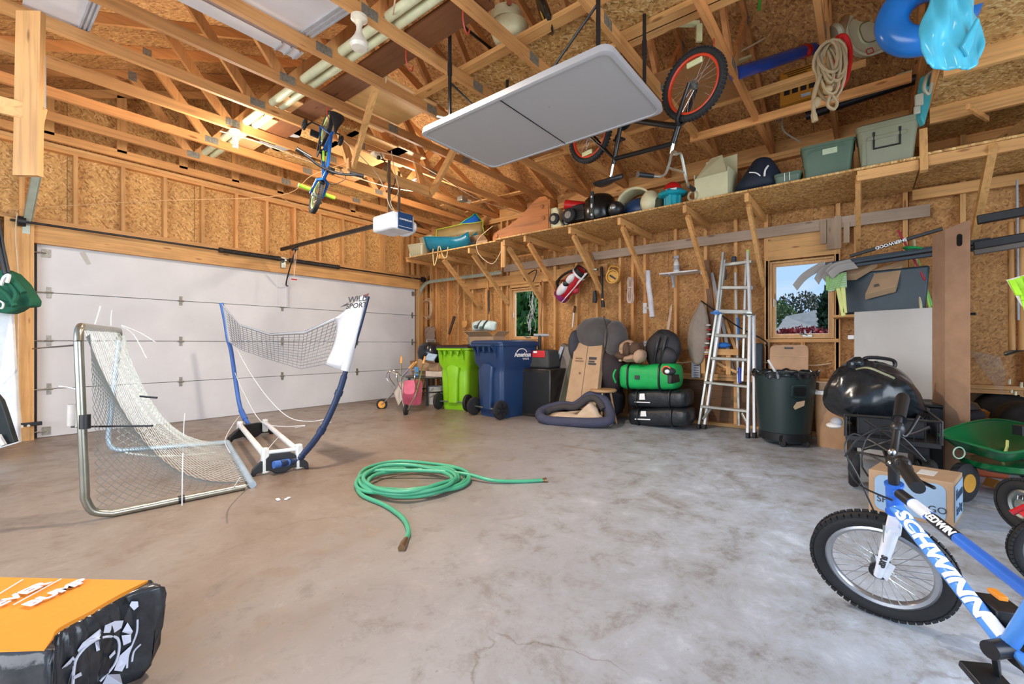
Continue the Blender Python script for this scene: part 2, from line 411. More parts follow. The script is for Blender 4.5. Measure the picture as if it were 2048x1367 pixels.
for xs in (-.42, -.02, .20, .245): board('stud', (xs, GY+.045, 0), (xs, GY+.045, 2.35), .089, .038, wb)
board('door_post', (.40, GY+.02, 0), (.40, GY+.02, 2.35), .14, .21, wb, (1, 0, 0)) if False else board('door_post', (.40, GY+.02, 0), (.40, GY+.02, 2.35), .21, .12, wb, (0, 1, 0))
for xs, ww in ((5.80, .11), (5.93, .06)): board('door_post', (xs, GY+.03, 0), (xs, GY+.03, 2.42), ww, .12, wb, (0, 1, 0))
for xs in (5.50, 5.62): board('stud', (xs, GY+.045, 2.39), (xs, GY+.045, ZP-.09), .089, .038, wb)

SEAL = plain('seal_brown', (120, 96, 70), .8)  # for sheets added behind the panels so no sky leaks through their gaps
ob('light_seal', MB().prism([(-.6, GY+.11, 2.1), (6.3, GY+.11, 2.1), (6.3, GY+.11, ztop_(6.3)+.05), (RX_, GY+.11, ztop_(RX_)+.05), (-.6, GY+.11, ztop_(-.6)+.05)], (0, .02, 0)), SEAL, wb, False)
ob('light_seal', MB().box((5.95, GY+.12, 1.1), (.44, .02, 2.2)), SEAL, wb, False); ob('light_seal', MB().box((-.05, GY+.12, 1.1), (1.06, .02, 2.2)), SEAL, wb, False)
# ---- right wall (wall_right) with its two windows
WIN = {1: (4.19, 4.79, 1.10, 1.97), 2: (.27, .88, 1.09, 1.985)}
wr = struct('wall_right', 'open stud wall with strand board sheathing and two small windows')
edges = sorted(set([round(-4+1.22*i, 3) for i in range(10)]+[7.09]+[e for wv in WIN.values() for e in wv[:2]]))
PLYD = wood('siding_ply', (126, 92, 60), 'y', .6)
for a, b_ in zip(edges, edges[1:]):
    if b_ > 7.1: continue
    mid = (a+b_)/2; spans = [(.64, ZP)]
    for (y0, y1, z0, z1) in WIN.values():
        if y0 <= mid <= y1: spans = [(.64, z0), (z1, ZP)]
    for z0, z1 in spans: ob('sheathing_panel', MB().box((WX+.1, mid, (z0+z1)/2), (.014, b_-a-.004, z1-z0-.002)), OSBW, wr, False)
    ob('siding_board', MB().box((WX+.1, mid, .32), (.014, b_-a-.004, .63)), PLYD, wr, False)
sk = MB().box((WX+.122, 1.6, .5), (.015, 11.2, 1.06))
for ya, yb, za, zb in ((-4, .27, 1.03, 3.3), (.88, 4.19, 1.03, 3.3), (4.79, 7.12, 1.03, 3.3), (.27, .88, 1.985, 3.3), (4.19, 4.79, 1.97, 3.3), (.27, .88, 1.03, 1.09), (4.19, 4.79, 1.03, 1.10)): sk.box((WX+.122, (ya+yb)/2, (za+zb)/2), (.015, yb-ya, zb-za))
ob('light_seal', sk, SEAL, wr, False)  # added layer that keeps outside light out of the wall seams
ob('eave_light_block', MB().box((WX+.10, 1.9, 3.37), (.03, 10.4, .22)), W('y'), wr, False)  # board added to close the eave gap against light from outside
STUDB = [6.86, 6.70, 6.36, 6.08, 5.70, 5.36, 5.00, 4.86, 4.12, 3.89, 3.49, 3.14, 2.77, 2.58, 2.40, 1.98, 1.60, 1.25, .92, .235, .08, -.31, -.72, -1.13, -1.54, -1.95]
for y in STUDB: board('stud', (WX+.045, y, .65), (WX+.045, y, ZP-.08), .089, .038, wr, (1, 0, 0)) if False else board('stud', (WX+.045, y, .65), (WX+.045, y, ZP-.08), .038, .089, wr, (1, 0, 0))
for y in (6.7, 5.9, 5.1, 4.3, 3.5, 2.7, 1.98, 1.60, 1.25, .5, -.31, -1.1): board('stud', (WX+.045, y, .04), (WX+.045, y, .57), .038, .089, wr, (1, 0, 0))
for z in (.59, .63): board('plate', (WX+.03, -2.2, z), (WX+.03, 7.0, z), .12, .036, wr, (0, 0, 1))
board('plate', (WX+.045, -2.2, .02), (WX+.045, 7.0, .02), .09, .038, wr, (0, 0, 1))
for z in (ZP-.06, ZP-.02): board('plate', (WX+.045, -2.2, z), (WX+.045, 7.05, z), .09, .038, wr, (0, 0, 1))
for k, (y0, y1, z0, z1) in WIN.items():
    board('window_header', (WX+.03, y0-.02, z1+.19), (WX+.03, y1+.02, z1+.19), .06, .34, wr, (0, 0, 1))
    for yy in (y0-.022, y1+.022): board('stud', (WX+.045, yy, .65), (WX+.045, yy, z1+.02), .038, .089, wr, (1, 0, 0))
    board('window_sill', (WX+.045, y0-.04, z0-.025), (WX+.045, y1+.04, z0-.025), .09, .038, wr, (0, 0, 1))
    board('stud', (WX+.045, (y0+y1)/2-.02, .65), (WX+.045, (y0+y1)/2-.02, z0-.045), .038, .089, wr, (1, 0, 0))
board('ledger', (WX-.015, 2.95, 2.12), (WX-.015, 5.85, 2.12), .03, .17, wr, (0, 0, 1))
GRB = wood('grey_board', (170, 150, 132), 'y', .86)
board('grey_board', (WX-.045, -.487, 2.33), (WX-.045, 4.9, 2.33), .018, .12, wr, (0, 0, 1), mat=GRB)
GRZ = wood('grey_board', (170, 146, 122), 'z', .84)
for yy, z0, z1, ww in ((.36, 2.12, 2.37, .06), (.30, 2.05, 2.38, .07), (.235, 2.05, 2.40, .06), (.16, 2.10, 2.32, .05)):
    board('batten', (WX-.062, yy, z0), (WX-.062, yy, z1), ww, .014, wr, (1, 0, 0), mat=GRZ)
board('batten', (WX-.02, 3.86, 2.02), (WX-.02, 3.86, 2.26), .05, .04, wr, (1, 0, 0))
PINE = wood('pine_frame', (222, 176, 122), 'z', .85)
GLASS, _, gb = base('window_glass', (1, 1, 1), .02, trans=1.0); gb.inputs['IOR'].default_value = 1.01
for k, (y0, y1, z0, z1) in WIN.items():
    wn = struct('window_%d' % k, None, loc=(WX+.08, (y0+y1)/2, z0))
    def ring(name, x0, x1, ya, yb, za, zb, t, mat):
        f = MB(); xc = (x0+x1)/2; dx = x1-x0
        f.box((xc, (ya+yb)/2, za+t/2), (dx, yb-ya, t)); f.box((xc, (ya+yb)/2, zb-t/2), (dx, yb-ya, t))
        f.box((xc, ya+t/2, (za+zb)/2), (dx, t, zb-za-2*t)); f.box((xc, yb-t/2, (za+zb)/2), (dx, t, zb-za-2*t))
        ob(name, f, mat, wn, False, bevel=.002)
    ring('window_frame', WX+.0, WX+.115, y0, y1, z0, z1, .018, PINE)
    ring('sash', WX+.05, WX+.10, y0+.018, y1-.018, z0+.018, z1-.018, .034, PINE)
    ring('gasket', WX+.066, WX+.074, y0+.050, y1-.050, z0+.050, z1-.050, .006, WHITEP)
    ob('pane', MB().box((WX+.078, (y0+y1)/2, (z0+z1)/2), (.004, y1-y0-.10, z1-z0-.10)), GLASS, wn, False)
    ob('crank', MB().box((WX+.03, (y0+y1)/2-.06, z0+.03), (.02, .09, .02)).tube([(WX+.02, (y0+y1)/2-.06, z0+.035), (WX-.0, (y0+y1)/2-.03, z0+.05), (WX-.01, (y0+y1)/2+.01, z0+.045)], .006, 6), STEEL, wn)
    ob('latch', MB().box((WX+.04, y1-.035, z0+.42), (.02, .012, .09)), WHITEP, wn, bevel=.003)

# ---- roof: sheathing, trusses (ceiling)
RX, SL = 2.85, .42
ztop = lambda X: 3.5+SL*(RX-abs(X-RX))          # centre line of the top chords
ce = struct('ceiling', 'gable roof of strand board sheets on timber trusses', loc=(RX, 2, 3.25))
nrm = 1/math.sqrt(1+SL*SL)
for side in (-1, 1):
    ys = [-3.2+1.22*2*i for i in range(5)]
    for i in range(3):
        for j, y0 in enumerate(ys):
            y0 = y0-(.0 if i % 2 else 1.22); y1 = min(y0+2.44, 7.12); y0 = max(y0, -3.3)
            if y1-y0 < .1: continue
            s0, s1 = i*1.22, min((i+1)*1.22, 3.75)
            a = RX+side*s0*nrm; b_ = RX+side*s1*nrm
            za, zb = ztop(a)+.052, ztop(b_)+.052
            poly = [(a, y0+.002, za), (b_, y0+.002, zb), (b_, y1-.002, zb), (a, y1-.002, za)]
            ob('roof_panel', MB().prism(poly, (0, 0, .014)), OSBR, ce, False)
for sd in (-1, 1): ob('light_seal', MB().prism([(RX, -3.3, ztop(RX)+.075), (RX+sd*3.5, -3.3, ztop(RX+3.5)+.075), (RX+sd*3.5, 7.2, ztop(RX+3.5)+.075), (RX, 7.2, ztop(RX)+.075)], (0, 0, .02)), SEAL, ce, False)  # added sheets over the roof panels, shutting sky out of the joints
PLATE = plain('nail_plate', (150, 146, 136), .45, .6, var=.3, sc=60)
TY = [6.96, 6.35, 5.74, 5.13, 4.52, 3.91, 3.30, 2.69, 2.08, 1.44, .86, .25, -.36, -.97, -1.58, -2.19, -2.8]
nodes_b = (1.77, 3.95); nodes_t = (1.2, 4.5)
for k, y in enumerate(TY):
    tr = bpy.data.objects.new('roof_truss', None); COL.objects.link(tr); tr.parent = ce; tr.empty_display_size = .1; OFF[tr] = OFF[ce]
    bd = lambda nm, p, q, wd=.038, h=.089: board(nm, p, q, wd, h, tr, (0, 0, 1) if abs(Vector(q).z-Vector(p).z) < 5 else None, mat=WD if k else W)
    bd('bottom_chord', (-.45, y, ZP+.045), (6.15, y, ZP+.045))
    bd('top_chord', (-.55, y, ztop(-.55)), (RX, y, ztop(RX))); bd('top_chord', (6.25, y, ztop(6.25)), (RX, y, ztop(RX)))
    zb = ZP+.06
    if k == 0:
        for xs in [.0+.61*i for i in range(11)]:
            if ztop(xs)-zb > .1: board('web', (xs, y, zb), (xs, y, ztop(xs)-.03), .038, .089, tr, (0, 1, 0), mat=W) if False else board('web', (xs, y, zb), (xs, y, ztop(xs)-.03), .089, .038, tr, (0, 1, 0), mat=W)
    else:
        for p, q in (((nodes_t[0], ztop(nodes_t[0])-.02), (nodes_b[0]-.03, zb)), ((nodes_b[0]+.03, zb), (RX-.03, ztop(RX)-.05)), ((RX+.03, ztop(RX)-.05), (nodes_b[1]-.03, zb)), ((nodes_b[1]+.03, zb), (nodes_t[1], ztop(nodes_t[1])-.02))):
            bd('web', (p[0], y, p[1]), (q[0], y, q[1]), .036, .085)
    for xs, zz, sx, sz in ((nodes_b[0], ZP+.06, .13, .07), (nodes_b[1], ZP+.06, .13, .07), (nodes_t[0], ztop(nodes_t[0])-.02, .07, .10), (nodes_t[1], ztop(nodes_t[1])-.02, .07, .10), (RX, ztop(RX)-.03, .12, .12), (2.86, ZP+.045, .12, .075)):
        if k == 0: continue
        m = MB().box((xs, y-.0205, zz), (sx, .003, sz))
        for i in range(5): m.box((xs-sx/2+sx*(i+.5)/5, y-.023, zz), (.006, .003, sz*.86))
        ob('nail_plate', m, PLATE, tr, False)

# ---- garage door
d1 = struct('door_1', 'white four-section sectional garage door', loc=(3.1, GY+.06, 0))
DW = plain('garage_door_white', (214, 214, 216), .55, var=.05, sc=3)
sec = DZ/4
for i in range(4):
    ob('door_panel', MB().box(((DX0+DX1)/2, GY+.085, sec*(i+.5)), (DX1-DX0, .045, sec-.006)), DW, d1, False, bevel=.003)
ob('door_light_seal', MB().box(((DX0+DX1)/2, GY+.125, DZ/2), (DX1-DX0+.16, .012, DZ+.04)), DKM, d1, False)  # dark sheet added behind the sections to stop light leaking between them
ob('strut', MB().box((3.13, GY+.058, DZ-sec/2), (.14, .012, sec-.01)).box((3.20, GY+.045, DZ-sec/2), (.012, .03, sec-.01)), DW, d1, False)
HX = (DX0+.09, 1.83, 3.13, 4.42, DX1-.07)
for z in (sec, 2*sec, 3*sec):
    for xs in HX:
        h = MB().box((xs, GY+.058, z+.035), (.035, .006, .05)).box((xs, GY+.058, z-.035), (.035, .006, .05)).cyl((xs-.035, GY+.05, z), (xs+.035, GY+.05, z), .009, seg=8)
        if xs in (HX[0], HX[-1]): h.cyl((xs, GY+.045, z), (xs+(-.13 if xs < 3 else .13), GY+.045, z), .006, seg=8)
        ob('hinge', h, PLATE, d1, False)
for z in (DZ-.10, .07):
    for xs, sg in ((HX[0]-.02, -1), (HX[-1]+.02, 1)):
        ob('roller_bracket', MB().box((xs, GY+.058, z), (.07, .006, .09)).cyl((xs, GY+.045, z), (xs+sg*.11, GY+.045, z), .007, seg=8), PLATE, d1, False)
# tracks
def track(pts, nm='track'):
    mb = MB()
    for a, b_ in zip(pts, pts[1:]): mb.bar(a, b_, .055, .012, (0, 0, 1) if abs(Vector(b_).x-Vector(a).x) < .3 and abs(Vector(b_).z-Vector(a).z) < 9 else None)
    ob(nm, mb, STEEL, d1, False)
def trackpath(X, side):
    z0 = 1.86; pts = [(X, GY+.02, .03), (X, GY+.02, z0)]
    for i in range(1, 9):
        a = R(90*i/8); pts.append((X, GY+.02-.38*(1-math.cos(a)), z0+.38*math.sin(a)))
    return pts, z0+.38
for X in (DX0-.07, DX1+.06):
    pts, zt = trackpath(X, 0)
    end = (X, 4.85, zt+.0) if X > 3 else tuple(P(78, 342, Y=6.5))
    mb = MB()
    allp = pts+[end]
    if X < 3: allp = pts[:2]+[(X, GY-.02, 2.3), end]
    for a, b_ in zip(allp, allp[1:]):
        mb.bar(a, b_, .052, .006, (1, 0, 0))
        for q in (-.026, .026):
            x_, y_, z_ = frame_of(a, b_, (1, 0, 0)); mb.bar(Vector(a)+x_*q-y_*.016, Vector(b_)+x_*q-y_*.016, .006, .034 if X > 3 else .055, (1, 0, 0))
    if X < 3:
        for q in (-.022, .018): mb.tube([(p[0]+q, p[1], p[2]) for p in allp], .009, 6)
    ob('track', mb, plain('track_steel', (176, 184, 168), .4, .25), d1, False)
    sg = -1 if X < 3 else 1
    ob('track_bracket', MB().box((X+sg*.045, GY-.01, 1.95), (.05, .012, .42)).box((X+sg*.04, GY, .25), (.07, .01, .06)).box((X+sg*.04, GY, 1.0), (.07, .01, .05)), STEEL, d1, False, bevel=.002)
ob('torsion_shaft', MB().cyl((DX0-.2, GY-.075, 2.315), (DX1+.14, GY-.075, 2.315), .013, seg=10), DKM, d1)
SPR = plain('spring_steel', (66, 62, 58), .5, .6, var=.3, sc=40)
for x0, x1 in ((2.25, 3.02), (3.20, 3.98)):
    mb = MB().cyl((x0, GY-.075, 2.315), (x1, GY-.075, 2.315), .026, seg=12)
    for i in range(60): mb.torus((x0+(x1-x0)*(i+.5)/60, GY-.075, 2.315), .028, .005, Matrix.Rotation(R(86), 3, 'Y'), 10, 4)
    for xx in (x0, x1): mb.cyl((xx-.02, GY-.075, 2.315), (xx+.02, GY-.075, 2.315), .036, seg=12)
    ob('torsion_spring', mb, SPR, d1)
ob('spring_bracket', MB().box((3.11, GY-.02, 2.27), (.07, .03, .16)).box((3.11, GY-.06, 2.30), (.03, .09, .03)), STEEL, d1, False, bevel=.002)
for X in (DX0-.12, DX1+.1):
    ob('cable_drum', MB().cyl((X-.03, GY-.075, 2.315), (X+.03, GY-.075, 2.315), .055, .05, 16), DKM, d1)
ob('lift_cable', MB().tube([(DX1+.1, GY-.06, 2.27), (DX1+.05, GY+.01, 2.1), (DX1+.04, GY+.03, .1)], .003, 5), DKM, d1)
ob('tape_strip', MB().prism([(P(159, 505, Y=GY+.06)), (P(169, 503, Y=GY+.06)), (P(182, 528, Y=GY+.06)), (P(174, 529, Y=GY+.06))], (0, -.002, 0)), plain('grey_tape', (188, 184, 176), .6), d1, False)

# ---- wall shelf along the right wall
sh = thing('wall_shelf', 'long strand board storage shelf on timber brackets high along the right wall', 'shelf', (5.4, 3.0, 2.46), world=True)
for y0, y1, dz in ((4.24, 6.35, -.022), (1.76, 4.24, 0), (-.36, 1.76, 0)):
    ob('shelf_board', MB().box((5.43, (y0+y1)/2, 2.56+dz), (1.02, y1-y0-.004, .018)), OSBS, sh, False)
board('edge_board', (4.94, 6.33, 2.505), (5.92, 6.33, 2.505), .03, .06, sh, (0, 0, 1))
BRK = [5.51, 4.83, 4.12, 3.74, 3.01, 2.32, 1.55, .94]
for y in BRK:
    dz = -.022 if y > 4.3 else 0
    board('bracket_arm', (4.96, y, 2.505+dz), (5.94, y, 2.505+dz), .038, .085, sh, (0, 0, 1))
    board('brace', (5.06, y, 2.455+dz), (5.93, y, 1.72), .038, .075, sh)
board('hanger', (5.0, 4.16, 2.15), (5.0, 4.16, 2.53), .07, .035, sh, (1, 0, 0))
board('bracket_arm', (4.96, .06, 2.505), (4.96, -.34, 2.505), .038, .085, sh, (0, 0, 1))
board('bracket_arm', (4.98, .05, 2.50), (5.94, .05, 2.50), .038, .06, sh, (0, 0, 1))
board('brace', (4.97, .055, 2.47), (5.93, .06, 1.80), .038, .075, sh)

# ---- storage loft at the right end
lo = thing('storage_loft', 'strand board storage loft on joists at the top right corner', 'loft', (5.0, -1.2, 2.88), world=True)
for x0 in (6.0, 5.12, 4.28, 3.45, 2.6): board('joist', (x0, -.42, 2.945), (x0, -3.1, 2.945), .04, .13, lo, (0, 0, 1))
for i in range(3):
    ob('deck_panel', MB().box((4.3, -.42-.61-1.22*i+.0, 3.02), (3.6, 1.216, .018)), OSBS, lo, False)
board('rim_board', (2.5, -.40, 3.02), (6.0, -.40, 3.02), .035, .04, lo, (0, 0, 1))
board('post', (4.93, -.37, 2.44), (4.99, -.37, 2.80), .05, .05, lo)
board('brace', (4.95, -.76, 2.55), (5.93, -.78, 1.95), .05, .09, lo)
board('brace', (5.0, -1.3, 2.93), (5.9, -.62, 2.62), .04, .09, lo)
board('beam', (4.98, -.35, 2.53), (4.98, -2.6, 2.53), .04, .085, lo, (0, 0, 1))
board('beam', (5.92, -.36, 2.50), (5.92, -2.6, 2.50), .04, .10, lo, (0, 0, 1))
ob('deck_panel', MB().box((5.45, -.9, 2.585), (1.0, 1.05, .018)), OSBS, lo, False)
board('cleat', P(1935, 213, Z=2.86), P(1975, 238, Z=2.86), .02, .04, lo, mat=W)

# ---- boards hung between trusses by the left (rail support) and over the opener
hb = thing('hanging_support_frame', 'timber frame hanging from the trusses at upper left', 'frame', P(60, 360, d=2.55), world=True)
a = P(62, 25, d=2.5); b_ = P(56, 352, d=2.5)
board('upright', a, b_, .10, .03, hb, (SA, -CA, 0), mat=LUMZ if False else W('z')) if False else ob('upright', MB().bar(a, b_, .14, .03, (CA, SA, 0)), W('z'), hb, False)
a = P(-60, 195, d=2.44); b_ = P(88, 232, d=2.52); ob('crosspiece', MB().bar(a, b_, .028, .09, (0, 0, 1)), W('x'), hb, False)
ob('backing_strip', MB().bar(P(84, 110, d=2.60), P(84, 215, d=2.60), .03, .02, (CA, SA, 0)), plain('grey_primer', (170, 168, 166), .6), hb, False)
of = thing('opener_support_frame', 'timber frame dropped below the trusses that carries the door opener', 'frame', P(720, 340, Z=2.8), world=True)

# ============================================================ THINGS HUNG FROM OR LYING ON THE TRUSSES
for nm, p, q, ww, h in (('brace', (2.28, 3.33, 3.31), (2.56, 4.16, 2.88), .038, .09), ('brace', (3.54, 3.62, 3.31), (3.62, 4.16, 2.88), .038, .09),
                        ('beam', (2.52, 4.20, 2.90), (3.66, 4.20, 2.90), .038, .11), ('post', (2.60, 4.25, 2.86), (2.60, 4.55, 3.5), .09, .038), ('post', (3.60, 4.25, 2.86), (3.60, 4.50, 3.5), .09, .038)):
    board(nm, p, q, ww, h, of)
# ---- garage door opener
op = thing('garage_door_opener', 'white and blue garage door opener hanging at the end of its black rail', 'opener', (3.14, 4.2, 2.28), world=True)
OPW = plain('opener_white', (222, 226, 234), .35); NAVY = plain('opener_blue', (30, 62, 104), .4)
ob('housing', MB().box((3.12, 4.24, 2.40), (.30, .40, .19)), OPW, op, bevel=.03)
ob('lamp_cover', MB().ell((3.30, 4.24, 2.39), (.09, .17, .095)), OPW, op)
ob('blue_panel', MB().box((3.13, 4.035, 2.40), (.20, .012, .185)), NAVY, op, bevel=.003)
LTW = plain('letter_white', (240, 240, 240), .5, var=0)
text('CHAMBERLAIN', MX((3.13, 4.027, 2.415), (1, 0, 0), (0, 0, 1)), LTW, op, .026)
ob('thin_line', MB().box((3.13, 4.028, 2.335), (.18, .002, .003)), LTW, op, False)
ob('rail', MB().bar((3.12, 4.44, 2.44), (3.06, 6.93, 2.46), .035, .045), DKM, op, False)
for xx, yy in ((3.0, 4.16), (3.27, 4.34)):
    ob('hanger_strap', MB().bar((xx, yy, 2.48), (xx, yy, 3.08), .028, .004, (0, 1, 0)).bar((xx+.014, yy, 2.48), (xx+.014, yy, 3.08), .004, .026, (0, 1, 0)), plain('strap_steel', (128, 110, 92), .5, .5), op, False)
ob('trolley', MB().box((3.07, 6.52, 2.42), (.05, .12, .05)), BLK, op, bevel=.005)
ob('door_arm', MB().tube(spline([(3.07, 6.5, 2.40), (3.09, 6.72, 2.16), (3.13, 6.93, 1.95), (3.2, 7.03, 1.93)], 5), .011, 6), DKM, op)
ob('release_cord', MB().tube([(3.05, 6.5, 2.40), (3.05, 6.5, 1.97)], .003, 5).tube([(3.09, 6.5, 2.40), (3.05, 6.5, 1.99)], .003, 5), plain('cord_pale', (228, 196, 170), .7), op)
ob('release_handle', MB().tube([(3.01, 6.5, 1.965), (3.09, 6.5, 1.965)], .009, 6), plain('red_plastic', (196, 32, 30), .4), op)
ob('power_cord', MB().tube(spline([(3.08, 4.2, 2.5), (3.02, 4.16, 2.7), (3.10, 4.18, 2.9), (3.05, 4.3, 3.1), (3.06, 4.4, 3.24)], 5), .005, 5), BLK, op)
ob('bell_wire', MB().tube(spline([(3.05, 4.12, 2.5), (2.96, 4.1, 2.56), (2.90, 4.15, 2.8), (2.75, 4.2, 2.98), (2.4, 4.25, 3.2)], 5), .005, 5), COPE, op)
ob('bell_wire', MB().tube(spline([(3.06, 4.12, 2.5), (2.98, 4.1, 2.60), (3.10, 4.12, 2.75), (3.02, 4.1, 3.0), (3.1, 4.25, 3.24)], 5), .005, 5), COPE, op)
# ---- lamps
GLS = plain('frosted_glass', (222, 214, 200), .25, var=.03); CER = plain('porcelain', (216, 206, 184), .3)
def lampthing(x, y, label, kind, cat='light bulb'):
    t = thing('ceiling_bulb', label, cat, (x, y, ZP))
    ob('holder', MB().lathe([(.055, 0), (.055, -.02), (.03, -.035), (.022, -.06), (0, -.06)], seg=20), CER, t)
    if kind == 'r': ob('bulb', MB().lathe([(.018, -.06), (.02, -.10), (.035, -.135), (.058, -.17), (.062, -.195), (.05, -.215), (0, -.222)], seg=24), GLS, t)
    else:
        m = MB().lathe([(.02, -.06), (.03, -.075), (.028, -.10), (.015, -.105), (0, -.105)], seg=16)
        pts = [(.022*math.cos(a*.55), .022*math.sin(a*.55), -.105-a*.0022) for a in range(0, 34)]
        m.tube(pts, .007, 6); ob('bulb', m, GLS, t)
    return t
lampthing(1.70, 2.69, 'large reflector floodlight bulb in a porcelain holder under a truss', 'r')
lampthing(1.80, 5.13, 'spiral bulb beside the small blue bicycle on a truss chord', 's')
lampthing(3.86, 4.74, 'spiral bulb just right of the garage door opener straps', 's')
ob_ = thing('junction_box', 'small double junction box between trusses behind the opener', 'electrical box', P(925, 398, Z=3.2), world=True)
c = P(925, 398, Z=3.2); ob('box', MB().box(c, (.12, .10, .07)), STEEL, ob_, bevel=.004); ob('conduit', MB().cyl(c+Vector((.06, 0, 0)), c+Vector((.16, 0, 0)), .03, seg=12), CER, ob_)
ob_ = thing('wall_socket_box', 'white outlet box on the truss above the opener', 'electrical box', (3.06, 4.45, 3.25), world=True)
ob('box', MB().box((3.06, 4.46, 3.235), (.14, .08, .035)), CER, ob_, bevel=.004); ob('plug', MB().box((3.06, 4.44, 3.20), (.03, .03, .04)), BLK, ob_)
def cable(name, pts, r, mat, label, cat='cable', n=6, seg=6, grp=None):
    o = ob(name, MB().tube(spline(pts, n), r, seg), mat); tag(o, label, cat, grp); return o
cable('electric_cable', [P(440, 262, Z=3.24), P(520, 285, Z=3.23), P(640, 330, Z=3.22), P(770, 372, Z=3.2), P(850, 385, Z=3.22)], .006, COPE, 'cream electric cable stapled under the trusses toward the opener')
cable('electric_cable', [P(735, 300, Z=3.25), P(815, 318, Z=3.25), P(880, 352, Z=3.25), P(960, 400, Z=3.25), P(1040, 425, Z=3.25)], .006, COPE, 'cream cable running along trusses right of the opener frame')
cable('pull_cord', [P(790, 0, Z=3.24), P(779, 90, d=3.7), P(770, 180, Z=3.26)], .005, COPE, 'pale cord hanging beside the reflector bulb')
RP = plain('string_tan', (206, 160, 112), .8)
cable('string_line', [P(35, 425, Y=6.85), P(40, 418, Y=6.85), P(300, 402, Y=6.3), P(558, 391, Y=5.8), P(625, 350, Z=3.0), P(712, 320, Z=2.9)], .004, RP, 'thin string stretched from the door track to the opener frame')
cable('string_line', [P(558, 391, Y=5.8), P(700, 480, Y=6.4), P(832, 560, Y=6.9)], .0035, RP, 'thin string sloping down to the right door post')
cable('door_sensor_wire', [P(35, 425, Y=6.9), P(31, 470, Y=6.92), P(37, 560, Y=6.92), P(37, 760, Y=6.92), P(43, 846, Y=6.92)], .006, COPE, 'pale wire running down the left door post')
t = thing('door_sensor', 'small safety sensor at the foot of the left door track', 'sensor', P(50, 851, Y=6.9), world=True)
c = P(48, 851, Y=6.88); ob('bracket', MB().box(c+Vector((.05, 0, .01)), (.16, .03, .04)), BLK, t, bevel=.004); ob('lens', MB().cyl(c+Vector((-.02, -.02, 0)), c+Vector((-.02, -.04, 0)), .015, seg=10).cyl(c+Vector((.03, -.02, 0)), c+Vector((.03, -.04, 0)), .012, seg=10), CER, t)

# ---- hooks
HK = plain('hook_red', (168, 62, 40), .5)
def hook(p, label):
    p = Vector(p); o = ob('screw_hook', MB().tube(spline([p, p+Vector((0, 0, -.07)), p+Vector((.03, .01, -.12)), p+Vector((.07, .02, -.12)), p+Vector((.085, .02, -.07))], 5), .006, 6), HK); tag(o, label, 'hook')
hook(P(655, 215, Z=3.26), 'red hook holding the rear wheel of the small blue bicycle')
hook(P(1180, 215, Z=3.27), 'red hook holding the rear wheel of the upside-down black bicycle')
hook(P(1428, 72, Z=3.27), 'red hook holding the orange-rimmed wheel')
hook(P(812, 100, Z=3.27), 'empty red hook on the truss right of the reflector bulb')
hook(P(926, 18, Z=3.27), 'empty red hook above the folding table crossbar')

# ---- folding table hung upside down
TBL = plain('table_grey', (186, 186, 186), .45, var=.04, sc=6)
def scuffed():
    m, nt, b = base('table_plastic', srgb(172, 172, 175), .42); v = coords(nt)
    n = noise(nt, v, 14, 6, .7, 1.5); n2 = noise(nt, v, 2.4, 2)
    mk = mix(nt, ramp(nt, n, [(.66, (0, 0, 0)), (.72, (1, 1, 1))]), ramp(nt, n2, [(.55, (0, 0, 0)), (.62, (1, 1, 1))]), 1, 'MULTIPLY')
    nt.links.new(mix(nt, srgb(172, 172, 175), srgb(104, 104, 108), mk), b.inputs['Base Color']); bump(nt, b, noise(nt, v, 300, 2), .15, .002); return m
ft = thing('folding_table', 'grey plastic folding table hung upside down from the trusses', 'table', (2.74, 1.96, 2.70))
TX, TYY = .90, 1.66
def slab(par, y0, y1, nm):
    pts = [(a, b) for a, b in rrect(TX, TYY, .07, 5)]
    pl = [Vector((a, min(max(b, y0), y1), 0)) for a, b in pts]
    m = MB(); o2 = [Vector((p.x*.985, p.y*.992 if abs(p.y) > .1 else p.y, .045)) for p in pl]; i0 = [Vector((p.x*.94, p.y*.965 if abs(p.y) > .1 else p.y, -.004)) for p in pl]; i1 = [Vector((p.x*.97, p.y*.982 if abs(p.y) > .1 else p.y, -.004)) for p in pl]; i2 = [Vector((p.x*.93, p.y*.96 if abs(p.y) > .1 else p.y, .002)) for p in pl]
    m.loft([i2, i0, i1, pl, o2]); ob(nm, m, SCUF, par, ang=30)
SCUF = scuffed()
slab(ft, -.83, -.0008, 'table_half'); slab(ft, .0008, .83, 'table_half')
for sy in (-.72, .55):
    lg = MB()
    for sx in (-.37, .33): lg.tube([(sx, sy, .04), (sx, sy, .90)], .014, 8); lg.tube([(sx, sy, .40), (sx, sy, .5)], .018, 8)
    lg.tube([(-.37, sy, .86), (.33, sy, .86)], .012, 8); ob('leg_frame', lg, DKM, ft)
    ob('leg_brace', MB().tube([(-.37, sy, .35), (-.37, sy*.5, .06)], .008, 6), DKM, ft)
ob('hinge_latch', MB().tube([(-.39, .55, .06), (-.44, .62, .08)], .01, 6), STEEL, ft)

